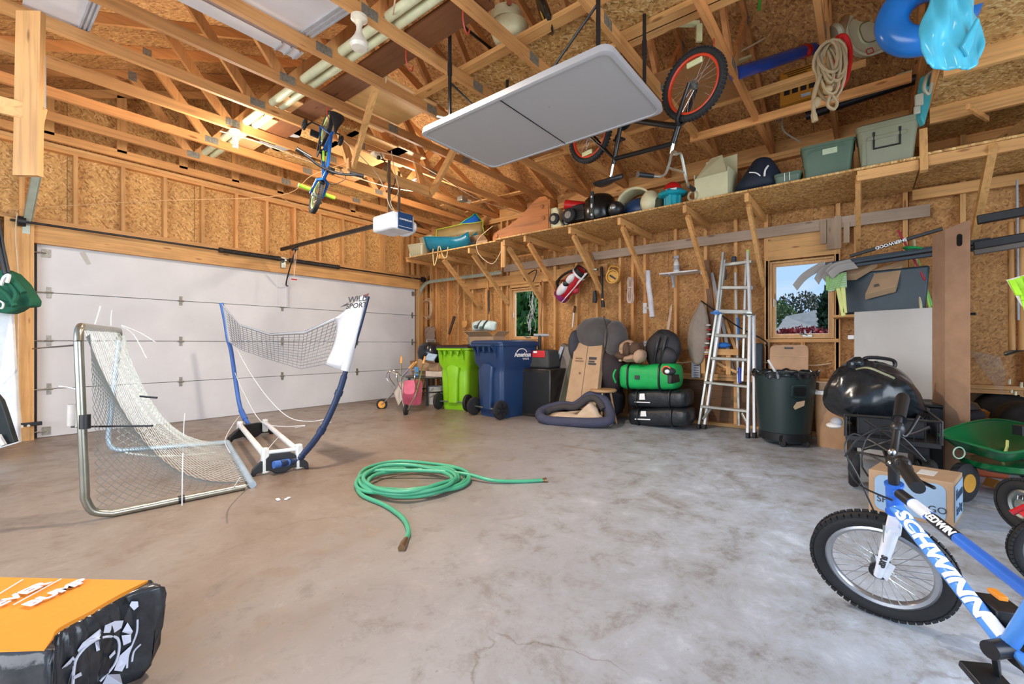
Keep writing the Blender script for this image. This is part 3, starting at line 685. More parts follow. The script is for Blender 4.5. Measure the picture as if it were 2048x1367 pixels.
# ---- bicycles
def wheel(par, c, r, tire, rimc, nspk=20, name='front_wheel', tr=.024, M=None, white=0):
    M = M or Matrix.Rotation(R(90), 3, 'X'); c = Vector(c)
    w_ = ob(name, MB().torus(c, r-tr, tr, M, 44, 10), RUB, par)
    if nspk > 12:
        kb = MB(); 
        for i in range(54):
            a = 2*math.pi*i/54
            for sd in (-.6, .6): kb.box(c+M @ Vector((math.cos(a)*(r-tr*.16), math.sin(a)*(r-tr*.16), sd*tr)), (tr*.42, tr*.7, tr*.5), M @ Matrix.Rotation(a, 3, 'Z'))
        ob('tread', kb, RUB, w_, False, kind='stuff')
    ob('rim', MB().torus(c, r-2.15*tr, tr*.55, M, 44, 8, 1.2), rimc, w_)
    sp = MB()
    for i in range(nspk):
        a = 2*math.pi*i/nspk; b_ = a+(.45 if i % 2 else -.45); zz = .022*(1 if i % 4 < 2 else -1)
        sp.tube([c+M @ Vector((math.cos(b_)*.02, math.sin(b_)*.02, zz)), c+M @ Vector((math.cos(a)*(r-2.3*tr), math.sin(a)*(r-2.3*tr), 0))], .0012 if r < .3 else .0014, 4, caps=False)
    ob('spokes', sp, CHROME, w_, kind='stuff')
    ob('hub', MB().cyl(c+M @ Vector((0, 0, -.04)), c+M @ Vector((0, 0, .04)), .016, seg=12).cyl(c+M @ Vector((0, 0, -.026)), c+M @ Vector((0, 0, -.02)), .03, seg=14).cyl(c+M @ Vector((0, 0, .02)), c+M @ Vector((0, 0, .026)), .03, seg=14), STEEL, w_)
    return w_
def bicycle(t, r, wb, fr, rimf, rimr, forkm, tr=.024, seatm=None, bar='bmx', train=False, grip=None, k=1.0):
    grip = grip or BLK; seatm = seatm or BLK
    wheel(t, (wb, 0, r), r, RUB, rimf, 24, 'front_wheel', tr); wheel(t, (0, 0, r), r, RUB, rimr, 24, 'rear_wheel', tr)
    bb = Vector((.36*wb, 0, r*.98)); ht = Vector((wb-.17*k, 0, r+.36*k)); hb_ = Vector((wb-.125*k, 0, r+.25*k)); st = Vector((.27*wb, 0, r+.30*k))
    f = MB().tube([bb, hb_], .019*k+.004, 10).tube([st, ht], .015*k+.004, 10).tube([bb, st+Vector((-.01, 0, .04))], .016*k+.003, 10).tube([ht, hb_], .022*k, 12)
    for s in (-1, 1): f.tube([bb+Vector((0, s*.03, 0)), (0, s*.055, r)], .010*k+.002, 8).tube([st, (0, s*.055, r)], .008*k+.002, 8)
    ob('frame', f, fr, t)
    fk = MB(); cr_ = Vector((wb-.105*k, 0, r+.21*k))
    for s in (-1, 1): fk.tube([hb_, cr_+Vector((0, s*.045, 0)), (wb, s*.055, r)], [.015*k+.003, .015*k+.003, .009*k+.002], 8)
    ob('fork', fk, forkm, t)
    sm = ht+Vector((-.02*k, 0, .07*k)); hbm = MB().tube([ht, sm], .014, 8).tube([sm, sm+Vector((.05*k, 0, .015))], .014, 8); c = sm+Vector((.05*k, 0, .015))
    W2 = .30*k+.03
    if bar == 'bmx':
        pts = lambda s: spline([c, c+Vector((0, s*.06*k, .0)), c+Vector((-.01, s*.14*k, .17*k)), c+Vector((-.05*k, W2*.72*s, .19*k)), c+Vector((-.08*k, s*W2, .19*k))], 4)
        for s in (-1, 1): hbm.tube(pts(s), .0105, 8)
        hbm.tube([c+Vector((-.008, .12*k, .12*k)), c+Vector((-.008, -.12*k, .12*k))], .008, 6)
        ends = [c+Vector((-.05*k, W2*.72*s, .19*k)) for s in (-1, 1)]; tips = [c+Vector((-.085*k, s*(W2+.03), .19*k)) for s in (-1, 1)]
    else:
        for s in (-1, 1): hbm.tube(spline([c, c+Vector((0, s*.08, .01)), c+Vector((-.03, s*W2*.8, .03)), c+Vector((-.05, s*W2, .03))], 4), .011, 8)
        ends = [c+Vector((-.035, W2*.66*s, .028)) for s in (-1, 1)]; tips = [c+Vector((-.055, s*(W2+.03), .03)) for s in (-1, 1)]
    ob('handlebar', hbm, forkm if bar == 'bmx' else DKM, t)
    for a, b_ in zip(ends, tips): ob('grip', MB().cyl(a, b_, .017, .018, 12).cyl(b_, b_+(b_-a).normalized()*.006, .022, seg=12), grip, t)
    sp = st+Vector((-.015, 0, .04)); top = sp+Vector((-.03*k, 0, .10*k))
    ob('seat_post', MB().tube([sp, top], .011, 8), CHROME, t)
    sm = MB(); prof = [(-.14, .075), (-.10, .085), (-.03, .06), (.05, .028), (.11, .018), (.13, .008)]; rings = []
    for x_, wd in prof: rings.append([top+Vector((x_*k, math.cos(a)*wd*k, .03*k+math.sin(a)*.022*k-(0 if wd > .04 else .004))) for a in [2*math.pi*q/12 for q in range(12)]])
    sm.loft(rings); ob('seat', sm, seatm, t)
    ck = MB().cyl(bb+Vector((0, -.045, 0)), bb+Vector((0, .045, 0)), .02, seg=12); a = Vector((.09*k+.03, 0, -.09*k-.02))
    ck.bar(bb+Vector((0, .05, 0)), bb+a+Vector((0, .06, 0)), .012, .022).bar(bb+Vector((0, -.05, 0)), bb-a+Vector((0, -.06, 0)), .012, .022); ob('crank', ck, DKM, t)
    ob('chain_guard', MB().lathe([(.0, .036), (.07*k+.01, .036), (.075*k+.01, .040), (.07*k+.01, .044), (0, .044)], bb, Matrix.Rotation(R(90), 3, 'X'), 26), DKM, t)
    for s in (1, -1): ob('pedal', MB().box(bb+s*a+Vector((0, s*.11, 0)), (.07*k+.01, .075, .02)), BLK, t, bevel=.004)
    if train:
        for s in (-1, 1):
            ob('training_wheel', MB().torus((-.02, s*.17, .055), .035, .018, Matrix.Rotation(R(90), 3, 'X'), 20, 8).cyl((-.02, s*.15, .055), (-.02, s*.19, .055), .025, seg=14), RUB, t)
            ob('stabiliser_arm', MB().tube([(0, s*.06, r), (-.01, s*.13, r-.01), (-.02, s*.15, .055)], .008, 6), grip, t)
    return t
ORIM = plain('orange_rim', (214, 66, 34), .4); GBLK = plain('gloss_black', (20, 20, 20), .25)
def orient(o, origin, fwd, up):
    x = Vector(fwd).normalized(); z = Vector(up); z = (z-x*z.dot(x)).normalized(); y = z.cross(x)
    M = Matrix((x, y, z)).transposed().to_4x4(); o.rotation_euler = M.to_euler(); o.location = Vector(origin)
# upside-down BMX: front wheel near, rear wheel hidden behind the table
fw, rw = P(1385, 168, d=3.2), P(1178, 268, d=4.0)
t = thing('bmx_bicycle', 'black bicycle with orange rims hung upside down under the trusses', 'bicycle')
bicycle(t, .245, (fw-rw).length, GBLK, ORIM, ORIM, GBLK)
CHROME2 = plain('chrome_bar', (220, 220, 205), .2, .9)
orient(t, rw+Vector((0, 0, .245)), fw-rw, (0.05, -.05, -1))
for ch in t.children:
    if ch.name.startswith('handlebar'): ch.data.materials[0] = CHROME2
REFL = plain('reflector', (216, 220, 170), .3)
ob('wheel_reflector', MB().box(((fw-rw).length+.02, .01, .10), (.12, .02, .04)), REFL, t, bevel=.008); ob('wheel_reflector', MB().box((-.03, .01, .40), (.12, .02, .04)), REFL, t, bevel=.008)
# small blue bicycle hung by its rear wheel
BL = plain('bike_blue', (26, 92, 168), .25, .3); LIME = plain('lime', (156, 214, 44), .4); LIMER = plain('lime_rim', (200, 222, 140), .4)
t = thing('kids_bicycle', 'small blue and lime bicycle with training wheels hung by its rear wheel', 'bicycle')
rw, fw = P(652, 262, d=4.2), P(632, 396, d=4.05)
bicycle(t, .165, (fw-rw).length, BL, LIMER, LIMER, BL, .02, BLK, 'flat', True, BLK, .72)
KU = Vector((-.52, -.80, 0))+Vector((SA, -CA, 0))*.42
orient(t, rw-KU.normalized()*.165, fw-rw, KU)
ob('decal', MB().tube([Vector((.30, .018, .26)), Vector((.42, .018, .31))], .010, 6).tube([Vector((.30, -.018, .26)), Vector((.42, -.018, .31))], .010, 6), LIME, t)
ob('front_peg', MB().cyl((.66*1, -.16, .165), (.66, -.06, .165), .018, seg=10).cyl((.66, .16, .165), (.66, .06, .165), .018, seg=10), LIME, t)
ob('brake_cable', MB().tube(spline([(.5, .1, .42), (.62, .14, .50), (.68, .06, .42), (.6, .02, .32)], 5), .003, 5), BLK, t)

# ---- things laid across the trusses
PLYB = wood('pale_ply', (226, 184, 122), 'x', .9, .4); PLYC = wood('cabinet_panel', (232, 186, 130), 'y', .84, .5); BROWNP = plain('brown_board', (160, 112, 66), .6, var=.1)
def lay(name, label, x, y, sx, sy, mat, cat='board', z=ZP+.105, rot=0, th=.018, rnd=.0):
    p = P(x, y, Z=z); t_ = [(a, b) for a, b in rrect(sx, sy, rnd or .004, 3 if rnd else 1)]
    o = ob(name, MB().prism([(a, b, 0) for a, b in t_], (0, 0, th)), mat, None, False); o.location = p; o.rotation_euler = (0, 0, R(rot)); tag(o, label, cat); return o
lay('plywood_sheet', 'pale plywood sheet across trusses behind the opener frame brace', 765, 215, .62, .9, PLYB, 'plywood')
lay('plywood_sheet', 'second pale plywood sheet right above the opener', 730, 300, .7, .75, PLYB, 'plywood')
lay('stored_board', 'light cabinet door lying flat left of the small blue bicycle, nearest the bulb', 578, 214, .26, .34, PLYC, 'board', rot=4, rnd=.02)
lay('stored_board', 'ridged light cabinet door across trusses above the opener', 800, 315, .42, .50, PLYC, 'board', rot=3, rnd=.02)
lay('stored_board', 'light cabinet panel across trusses right of the spiral bulb', 535, 258, .26, .52, PLYC, 'board', rot=-4)
lay('stored_board', 'narrow light cabinet panel behind the spiral bulb', 487, 290, .26, .40, PLYC, 'board', rot=0)
lay('stored_board', 'light cabinet panel at the small bicycle handlebar', 706, 348, .34, .50, PLYC, 'board')
lay('strand_board_sheet', 'strand board sheet across trusses behind the small blue bicycle seat', 650, 265, .5, .6, OSBS, 'board')
lay('strand_board_sheet', 'strand board offcut across trusses above the door wall', 600, 330, .9, .5, OSBS, 'board')
lay('strand_board_sheet', 'strand board offcut across trusses left of the opener', 700, 385, .8, .5, OSBS, 'board')
GRYP = plain('grey_panel', (170, 172, 178), .5)
lay('stored_sheet', 'grey panel standing behind the small bicycle rear wheel', 556, 290, .28, .30, GRYP, 'board', rot=20, rnd=.04)
lay('stored_sheet', 'rounded grey panel behind the truss left of the small bicycle', 582, 262, .20, .30, GRYP, 'board', rot=-20, rnd=.06)
for i, (x, y, sx, sy, rt) in enumerate(((905, 418, .5, .10, 0), (955, 432, .6, .10, 0), (1000, 395, .1, 1.1, 4), (880, 445, .5, .12, 0))):
    o = lay('loose_plank', ('short pale plank over the trusses right of the opener', 'pale plank over the trusses above the sleds', 'long pale plank along the trusses above the wooden bed end', 'pale plank end above the grey tote')[i], x, y, sx, sy, W('x'), 'plank', rot=rt)
WV = plain('vinyl_white', (214, 208, 210), .5, var=.04)
def siding(label, x, y, sx, sy, rot=0, z=ZP+.11):
    t_ = thing('vinyl_siding', label, 'siding', P(x, y, Z=z), R(rot))
    ob('sheet', MB().box((0, 0, 0), (sx, sy, .006)).box((0, 0, .02), (sx*.9, sy*.9, .02)), WV, t_, False)
    m = MB()
    for k_ in (-.47, -.40, -.33): m.box((sx*k_*-1, 0, -.008), (.012, sy, .014))
    ob('ribs', m, GRYP, t_, False)
siding('white vinyl siding sheets laid over the trusses at the top left corner', 122, 14, .34, .55)
siding('white vinyl siding strip slid along a truss near the top edge', 462, 42, 1.0, .13)
siding('white vinyl siding sheets over the trusses left of the reflector bulb', 590, 12, .5, .55, 5)
DSP = plain('downspout', (208, 210, 176), .45)
for i, (xx, lb) in enumerate(((1.93, 'pale tube lying along the trusses, left of its pair'), (2.02, 'pale tube lying along the trusses, right of its pair'))):
    o = ob('downspout', MB().cyl((xx, 2.1, ZP+.12), (xx-.05, 6.5, ZP+.12), .036, seg=12), DSP); tag(o, lb, 'tube')
o = ob('stored_plank', MB().box((2.2, 3.7, ZP+.115), (.22, 3.4, .035)), wood('brown_plank', (120, 76, 46), 'y')); tag(o, 'dark brown plank lying along the trusses beside the pale tubes', 'plank')
pf = thing('truss_platform', 'strand board platform on boards laid over the trusses above the folding table', 'platform', (2.9, 1.8, ZP+.09), world=True)
ob('deck', MB().box((2.98, 1.55, ZP+.145), (.5, 3.5, .016)), OSBS, pf, False)
for xx, y0, y1 in ((2.70, -.1, 3.3), (3.24, -.1, 2.7), (3.16, .2, 1.45)): board('runner', (xx, y0, ZP+.112), (xx, y1, ZP+.112), .09, .04, pf, (0, 0, 1))
pf2 = thing('plywood_stack', 'brown plywood boards over the trusses behind the hanging black bicycle', 'plywood', (4.1, 1.6, ZP+.09), world=True)
for i, (xa, xb, ya, yb) in enumerate(((3.75, 4.55, .9, 2.1), (3.65, 4.5, 2.15, 3.4))): ob('plywood_sheet', MB().box(((xa+xb)/2, (ya+yb)/2, ZP+.10+.004*i), (xb-xa, yb-ya, .015)), BROWNP, pf2, False)
for yy0, yy1, xx in ((.2, 3.3, 4.62), (.0, .9, 4.7)): board('batten', (xx, yy0, ZP+.112), (xx, yy1, ZP+.112), .05, .04, pf2, (0, 0, 1))
board('batten', (5.0, -.3, ZP+.02), (5.0, 1.5, ZP+.02), .035, .08, pf2, (0, 0, 1))
# cream domed container and black reel on the platform
CRM = plain('cream_plastic', (214, 208, 168), .4)
c = P(1020, 66, d=3.5)
t = thing('poultry_feeder', 'cream round plastic container with a domed lid on the truss platform', 'container', c-Vector((0, 0, .15)), world=True)
ob('body', MB().lathe([(.0, -.07), (.10, -.07), (.13, -.05), (.15, -.0), (.145, .05), (.12, .07)], c, seg=28), CRM, t); ob('upper_drum', MB().lathe([(.12, .07), (.125, .09), (.122, .15), (.10, .16), (0, .165)], c+Vector((-.02, .02, 0)), seg=28), CRM, t)
ob('spout', MB().cyl(c+Vector((-.10, -.07, .14)), c+Vector((-.13, -.10, .12)), .02, seg=12), plain('spout_rust', (150, 70, 40), .6), t)
c = P(1090, 28, d=3.25)
t = thing('black_sled', 'black plastic disc with a gold round label above the folding table', 'sled', c, world=True)
M_ = Matrix.Rotation(R(60), 3, 'X') @ Matrix.Rotation(R(25), 3, 'Y')
ob('disc', MB().lathe([(0, -.02), (.13, -.02), (.16, .0), (.13, .02), (.05, .03), (0, .03)], c, M_, 28, 1.0, .8), GBLK, t); ob('label', MB().lathe([(.0, -.022), (.034, -.024), (0, -.026)], c, M_, 20), plain('gold_label', (196, 156, 70), .4), t)
ob('handle', MB().tube([c+Vector((.12, -.02, .02)), c+Vector((.3, -.08, .05))], .014, 8), BLK, t)
for pth, lb in ((((1400, 62), (1400, 85), (1396, 52), (1372, 62)), 'pale plastic bracket under the loft boards behind the orange rim'),):
    a = P(1398, 48, d=3.5); o = ob('plastic_bracket', MB().bar(a, a+Vector((0, 0, -.14)), .045, .02, (CA, SA, 0)).bar(a, a+Vector((-.10, .16, .02)), .04, .03), REFL); tag(o, lb, 'bracket')
a, b_ = P(1470, 125, d=4.2), P(1500, 114, d=4.2); o = ob('plastic_strip', MB().bar(a, b_, .05, .02), REFL); tag(o, 'pale plastic strip right of the orange-rimmed wheel', 'strip')
cable('electric_cable', [P(1305, 162, d=4.3), P(1345, 150, d=4.3), P(1430, 118, d=4.3), P(1480, 103, d=4.2), P(1560, 60, d=4.2), P(1632, 32, d=4.0)], .009, COPE, 'cream cable looping across behind the orange-rimmed wheel')
a, b_ = P(1520, -10, d=3.4), P(1518, 20, d=3.4); o = ob('green_bungee', MB().cyl(a, b_, .012, seg=8), plain('green_cord', (70, 170, 60), .5)); tag(o, 'green cord end hanging at the top edge', 'cord')

# ============================================================ THINGS ON THE WALL SHELF (top z = 2.57)
SZ, SZL = 2.569, 2.547
TOTE = plain('tote_grey', (134, 136, 112), .45, var=.05); TOTEG = plain('tote_green', (84, 106, 88), .45, var=.06); CLR = plain('cloudy_plastic', (176, 172, 144), .35, var=.06)
def tub(par, c, sx, sy, h, mat, taper=.86, rim=.02, nm='body', rr=.04, M=None, lidm=None, rings=6):
    """open container: tapered rounded box with a rolled rim"""
    c = Vector(c); M = M or Matrix.Identity(3); m = MB(); L = []
    def ring(k, z, inset=0): return [c+M @ Vector((a, b_, z)) for a, b_ in rrect(sx*k-inset, sy*k-inset, rr*k, 4)]
    L = [ring(taper, 0), ring(taper+(1-taper)*.5, h*.5), ring(1, h-.03), ring(1, h-.028), ring(1+rim*2, h-.025), ring(1+rim*2, h), ring(1, h), ring(1, h, .02), ring(taper+(1-taper)*.5, h*.5, .015), ring(taper, .012, .012)]
    m.loft(L); return ob(nm, m, mat, par, ang=40)
def cbox(name, label, c, sx, sy, sz, rz=0, mat=None, cat='cardboard box', flaps=(), tape=True, grp=None, openb=False):
    """cardboard box, origin at its base; flaps: list of (side, angle, length) with side in 'xXyY'"""
    mat = mat or CARD; t = thing(name, label, cat, c, R(rz) if not hasattr(rz, '__len__') else rz, grp); w_ = .006
    if flaps or openb:
        m = MB().box((0, 0, .004), (sx, sy, .008))
        for s in (-1, 1): m.box((s*(sx/2-w_/2), 0, sz/2), (w_, sy, sz)); m.box((0, s*(sy/2-w_/2), sz/2), (sx-2*w_, w_, sz))
        ob('carton', m, mat, t, False)
        for sd, an, ln in flaps:
            s = 1 if sd in 'XY' else -1
            if sd in 'xX': a = Vector((s*sx/2, 0, sz)); d = Vector((s*math.sin(R(an)), 0, math.cos(R(an)))); wv = Vector((0, sy/2, 0))
            else: a = Vector((0, s*sy/2, sz)); d = Vector((0, s*math.sin(R(an)), math.cos(R(an)))); wv = Vector((sx/2, 0, 0))
            nn = d.cross(wv).normalized()*.005
            ob('flap', MB().prism([a-wv, a+wv, a+wv*.97+d*ln, a-wv*.97+d*ln], nn), mat, t, False)
    else:
        ob('carton', MB().box((0, 0, sz/2), (sx, sy, sz)), mat, t, False, bevel=.004)
        if tape: ob('tape', MB().box((0, 0, sz+.001), (sx*1.002, .05, .002)), plain('tape_tan', (196, 164, 124), .3), t, False)
    return t
def at(x, y, X=None, Z=SZ, **k):
    p = P(x, y, X=X) if X else P(x, y, **k); return Vector((p.x, p.y, Z if Z is not None else p.z))
# grey see-through bins at the left end
for (px, lb, sx, sy, h, X, rz) in ((842, 'cloudy grey plastic bin at the left end of the shelf', .34, .34, .22, 5.12, 10), (868, 'taller cloudy grey bin behind the blue sled', .42, .36, .40, 5.42, -6)):
    t = thing('storage_bin', lb, 'storage bin', at(px, 500, X=X, Z=SZL), R(rz)); tub(t, (0, 0, 0), sx, sy, h, CLR, .84)
    m = MB()
    for i in range(5): m.box((-sx/2*.94, -sy*.3+sy*.15*i, h*.5), (.006, .02, h*.7))
    ob('ribs', m, CLR, t, False)
ob_ = ob('white_tub', MB().lathe([(0, 0), (.045, 0), (.05, .07), (.0, .072)], at(824, 512, X=5.0, Z=SZL), seg=16), WHITEP); tag(ob_, 'small white tub at the left corner of the shelf', 'tub')
# sleds
def sled(label, c, L_, W_, H_, mat, rimm, rz, tilt=0, roll=0):
    t = thing('snow_sled', label, 'sled', c, (R(roll), R(tilt), R(rz))); m = MB()
    def f(u, v):
        x = (u-.5)*L_; w_ = W_*.5*(1-.55*max(0, u-.6)**1.2*2) ; y = (v*2-1)*w_; e = abs(v*2-1)**4
        return (x, y, H_*(.08+.9*e*(1-.2*u))+max(0, u-.7)**2*H_*4)
    m.grid(f, 14, 12); ob('shell', m, mat, t, solid=.006)
    edge = [f(0, i/8) for i in range(9)]+[f(i/14, 1) for i in range(1, 15)]+[f(1, 1-i/8) for i in range(1, 9)]+[f(1-i/14, 0) for i in range(1, 14)]
    ob('rim', MB().tube(edge, .009, 6, closed=True), rimm, t); return t
TEAL = plain('sled_blue', (18, 104, 130), .2); GRN = plain('green_rim', (40, 180, 90), .35); YGR = plain('lime_rim2', (170, 200, 50), .4)
sled('dark blue glossy sled with a cream rope at the shelf edge', at(905, 492, X=5.15, Z=SZL+.02), .82, .42, .26, TEAL, TEAL, -78, 4, 12)
sled('tan and lime rimmed sled lying on edge behind the dark blue sled', at(922, 468, X=5.40, Z=SZL+.26), .85, .40, .2, plain('tan_shell', (150, 130, 84), .4), YGR, -70, -8, -42)
sled('bright blue sled with green rim standing up at the back', at(940, 448, X=5.55, Z=SZL+.42), .55, .34, .14, plain('sled_azure', (20, 96, 190), .25), GRN, -60, -38, -30)
cable('sled_rope', [at(872, 478, X=4.98, Z=None), at(866, 500, X=4.95, Z=None), at(868, 530, X=4.90, Z=None), at(874, 515, X=4.92, Z=None), at(878, 490, X=4.95, Z=None), at(886, 512, X=4.93, Z=None), at(893, 514, X=4.93, Z=None), at(896, 494, X=4.96, Z=None)], .007, plain('cream_rope', (216, 196, 140), .7), 'cream rope hanging from the dark blue sled over the shelf edge', 'rope')
cable('electric_cable', [at(985, 452, X=4.9, Z=None), at(955, 480, X=4.86, Z=None), at(958, 508, X=4.86, Z=None), at(985, 527, X=4.88, Z=None), at(1003, 500, X=4.92, Z=None)], .005, COPE, 'cream wire looping below the shelf by the hanger board')
o = cbox('cardboard_box', 'flat open cardboard box behind the sleds on the shelf', at(965, 465, X=5.45, Z=SZL), .34, .4, .16, 10, flaps=(('x', 60, .12),))
# wooden bed end
t = thing('bed_end_panel', 'scroll shaped wooden bed end standing on the shelf', 'bed end', at(1040, 455, X=5.0), 0, world=False)
WDK = wood('oak_dark', (180, 112, 54), 'y', .4, .5)
prof = [(-.52, 0), (-.52, .06), (-.50, .11), (-.40, .145), (-.25, .17), (-.08, .235), (.08, .33), (.22, .43), (.34, .485), (.44, .475), (.49, .42), (.50, .3), (.50, 0)]
prof = [(-a, b_) for a, b_ in prof]
m = MB().prism([(0, a, b_) for a, b_ in prof[::-1]], (.03, 0, 0)); ob('panel', m, WDK, t, False, bevel=.005)
for (a, b_) in ((-.38, .34), (-.40, .18), (.44, .06)): ob('bolt_slot', MB().lathe([(0, 0), (.028, 0), (.03, .01), (.018, .014), (0, .014)], (-.001, a, b_), Matrix.Rotation(R(-90), 3, 'Y'), 14), WDK, t)
ob('side_rail', MB().box((.10, -.50, .21), (.2, .025, .42)), WDK, t, False)
t.rotation_euler = (0, 0, R(0))
# toys and bits
def toywheel(par, c, r, w_=.05, ax='Y', nm='wheel'):
    M_ = Matrix.Rotation(R(90), 3, 'X') if ax == 'Y' else Matrix.Rotation(R(90), 3, 'Y')
    o = ob(nm, MB().lathe([(0, -w_/2), (r*.8, -w_/2), (r, -w_*.3), (r, w_*.3), (r*.8, w_/2), (0, w_/2)], c, M_, 22), RUB, par); ob('hubcap', MB().lathe([(0, -w_/2-.004), (r*.5, -w_/2-.004), (r*.5, w_/2+.004), (0, w_/2+.004)], c, M_, 16), STEEL, o)
t = thing('toy_car', 'cream plastic ride-on toy body standing on end beside the bed end', 'toy', at(1105, 455, X=5.02), 0)
ob('body', MB().prism([(0, .13, 0), (0, .12, .06), (0, .10, .07), (0, .10, .26), (0, .05, .30), (0, -.06, .30), (0, -.09, .24), (0, -.10, .12), (0, -.14, .05), (0, -.14, 0)], (.16, 0, 0)), CRM, t, bevel=.012)
toywheel(t, (-.02, -.04, .14), .075, .05, 'X')
t = thing('toy_truck', 'red and black toy truck lying behind the cream toy body', 'toy', at(1150, 440, X=5.10), 0)
RED = plain('toy_red', (190, 26, 28), .35)
ob('body', MB().box((.05, -.02, .14), (.2, .30, .14)).box((.05, -.06, .24), (.18, .2, .1)), BLK, t, bevel=.02)
ob('hood', MB().cyl((.0, .14, .33), (.05, -.25, .24), .065, .05, 16), RED, t)
toywheel(t, (-.08, .04, .15), .095, .07, 'X'); toywheel(t, (-.05, -.22, .18), .065, .05, 'X'); toywheel(t, (.02, .13, .10), .08, .06, 'X')
t = thing('black_drum', 'black round case with a white strip label on the shelf', 'case', at(1200, 420, X=5.12), 0)
ob('drum', MB().lathe([(0, 0), (.16, 0), (.20, .06), (.21, .17), (.19, .29), (.14, .34), (0, .36)], seg=28), GBLK, t)
ob('band', MB().box((-.205, .0, .18), (.03, .045, .34)), plain('band_dark', (52, 60, 56), .4), t, bevel=.01)
for z_ in (.06, .17, .28): ob('stud', MB().ell((-.225, 0, z_), (.006, .012, .028 if z_ == .17 else .014)), WHITEP, t)
t = thing('booster_seat', 'white curved plastic child seat on its side on the shelf', 'child seat', at(1275, 405, X=5.2), 0)
sw = MB(); 
def seatf(u, v):
    a = R(-20+200*u); return (.30*(v-.5)*(1-.3*abs(u-.5)), .21*math.cos(a), .16+.17*math.sin(a))
sw.grid(seatf, 18, 6); ob('shell', sw, CRM, t, solid=.022)
ob('side', MB().ell((-.10, -.20, .13), (.10, .12, .14)), CRM, t); ob('dark_lining', MB().ell((.03, 0, .12), (.12, .2, .13)), NAVY, t)
t = thing('black_helmet', 'black ball with a grey hub beside the white child seat', 'toy', at(1232, 418, X=5.02), 0)
ob('ball', MB().ell((0, 0, .10), .10), BLK, t); ob('cap', MB().ell((-.09, 0, .11), (.02, .04, .04)), STEEL, t)
t = thing('sand_toy', 'teal and red castle bucket toy on the shelf', 'toy', at(1345, 400, X=5.05), 0)
TL = plain('teal_toy', (28, 160, 176), .4)
ob('tower', MB().lathe([(0, 0), (.075, 0), (.08, .12), (.14, .13), (.17, .15), (.12, .19), (0, .19)], seg=8), TL, t, ang=20)
for i in range(4): ob('column', MB().cyl((.075*math.cos(i*1.57), .075*math.sin(i*1.57), 0), (.08*math.cos(i*1.57), .08*math.sin(i*1.57), .13), .02, seg=8), TL, t)
ob('dome', MB().ell((0, 0, .19), (.10, .10, .10)), RED, t); ob('label', MB().box((-.13, -.03, .165), (.01, .12, .02)), WHITEP, t)
for (px, rr, lb) in ((1386, .05, 'grey ring of plastic beside the white carton'),):
    o = ob('plastic_ring', MB().torus(at(px, 393, X=4.97)+Vector((0, 0, rr+.012)), rr, .012, Matrix.Rotation(R(90), 3, 'Y'), 24, 8), plain('ring_grey', (170, 160, 130), .5)); tag(o, lb, 'ring')
t = thing('glass_jar', 'dark glass jar between the child seat and the castle toy', 'jar', at(1318, 408, X=5.08), 0); ob('jar', MB().lathe([(0, 0), (.05, 0), (.055, .12), (.04, .15), (0, .15)]), plain('jar_dark', (70, 74, 60), .15), t)
t = thing('dark_bottle', 'black flat bottle lying at the shelf back by the castle toy', 'bottle', at(1318, 378, X=5.5), 0); ob('bottle', MB().ell((0, 0, .1), (.06, .14, .09)), BLK, t)
# white carton with raised flap
WCARD = plain('white_card', (206, 204, 166), .75, var=.04)
c = at(1432, 390, X=5.10)
t = cbox('white_carton', 'white cardboard carton with raised flaps on the shelf', c, .30, .34, .235, -6, WCARD, flaps=(('X', 2, .27), ('Y', 4, .05), ('y', 5, .05)))
ob('raised_flap', MB().prism([(-.15, .16, .235), (-.15, -.16, .235), (-.02, -.07, .47), (.02, .06, .48)], (.004, 0, 0)), WCARD, t, False)
t = thing('dark_bag', 'navy blue bag with white strap marks between carton and green tub', 'bag', at(1518, 372, X=5.12), 0)
NAVB = plain('navy_fabric', (22, 34, 52), .7, bmp=.4)
m = MB(); rings = []
for z_, a, b_, s in ((0, .16, .24, 0), (.1, .17, .24, 0), (.2, .14, .16, -.02), (.3, .10, .11, -.03), (.36, .05, .06, -.02)): rings.append([Vector((a*math.cos(q), b_*math.sin(q)+s, z_)) for q in [2*math.pi*i/14 for i in range(14)]])
m.loft(rings); ob('body', m, NAVB, t, sub=1)
ob('strap', MB().tube(spline([(-.16, .06, .18), (-.165, .0, .16), (-.17, -.04, .12)], 4), .006, 6).tube(spline([(-.12, -.10, .22), (-.155, -.08, .17), (-.165, -.075, .11)], 4), .009, 6), LTW, t)
t = thing('green_tub', 'small shallow green plastic tub beside the green tote', 'tub', at(1577, 358, X=5.05), 0); tub(t, (0, 0, 0), .20, .22, .10, TOTEG, .9)
ob('drips', MB().tube([(-.104, .02, .095), (-.098, .02, .02)], .004, 5).tube([(-.104, -.02, .095), (-.098, -.02, .02)], .004, 5), WHITEP, t)
def tote(label, c, sx, sy, h, mat, rz, lid, handle):
    t = thing('storage_tote', label, 'storage tote', c, R(rz)); tub(t, (0, 0, 0), sx, sy, h, mat, .86)
    if lid: ob('lid', MB().loft([[Vector((a, b_, h)) for a, b_ in rrect(sx*1.05, sy*1.05, .04)], [Vector((a, b_, h+.02)) for a, b_ in rrect(sx*1.05, sy*1.05, .04)], [Vector((a, b_, h+.035)) for a, b_ in rrect(sx*.96, sy*.96, .04)]]), mat, t)
    return t
t = tote('green plastic tote with a faded label near the right end of the shelf', at(1655, 345, X=5.12), .34, .40, .30, TOTEG, 2, False, 0)
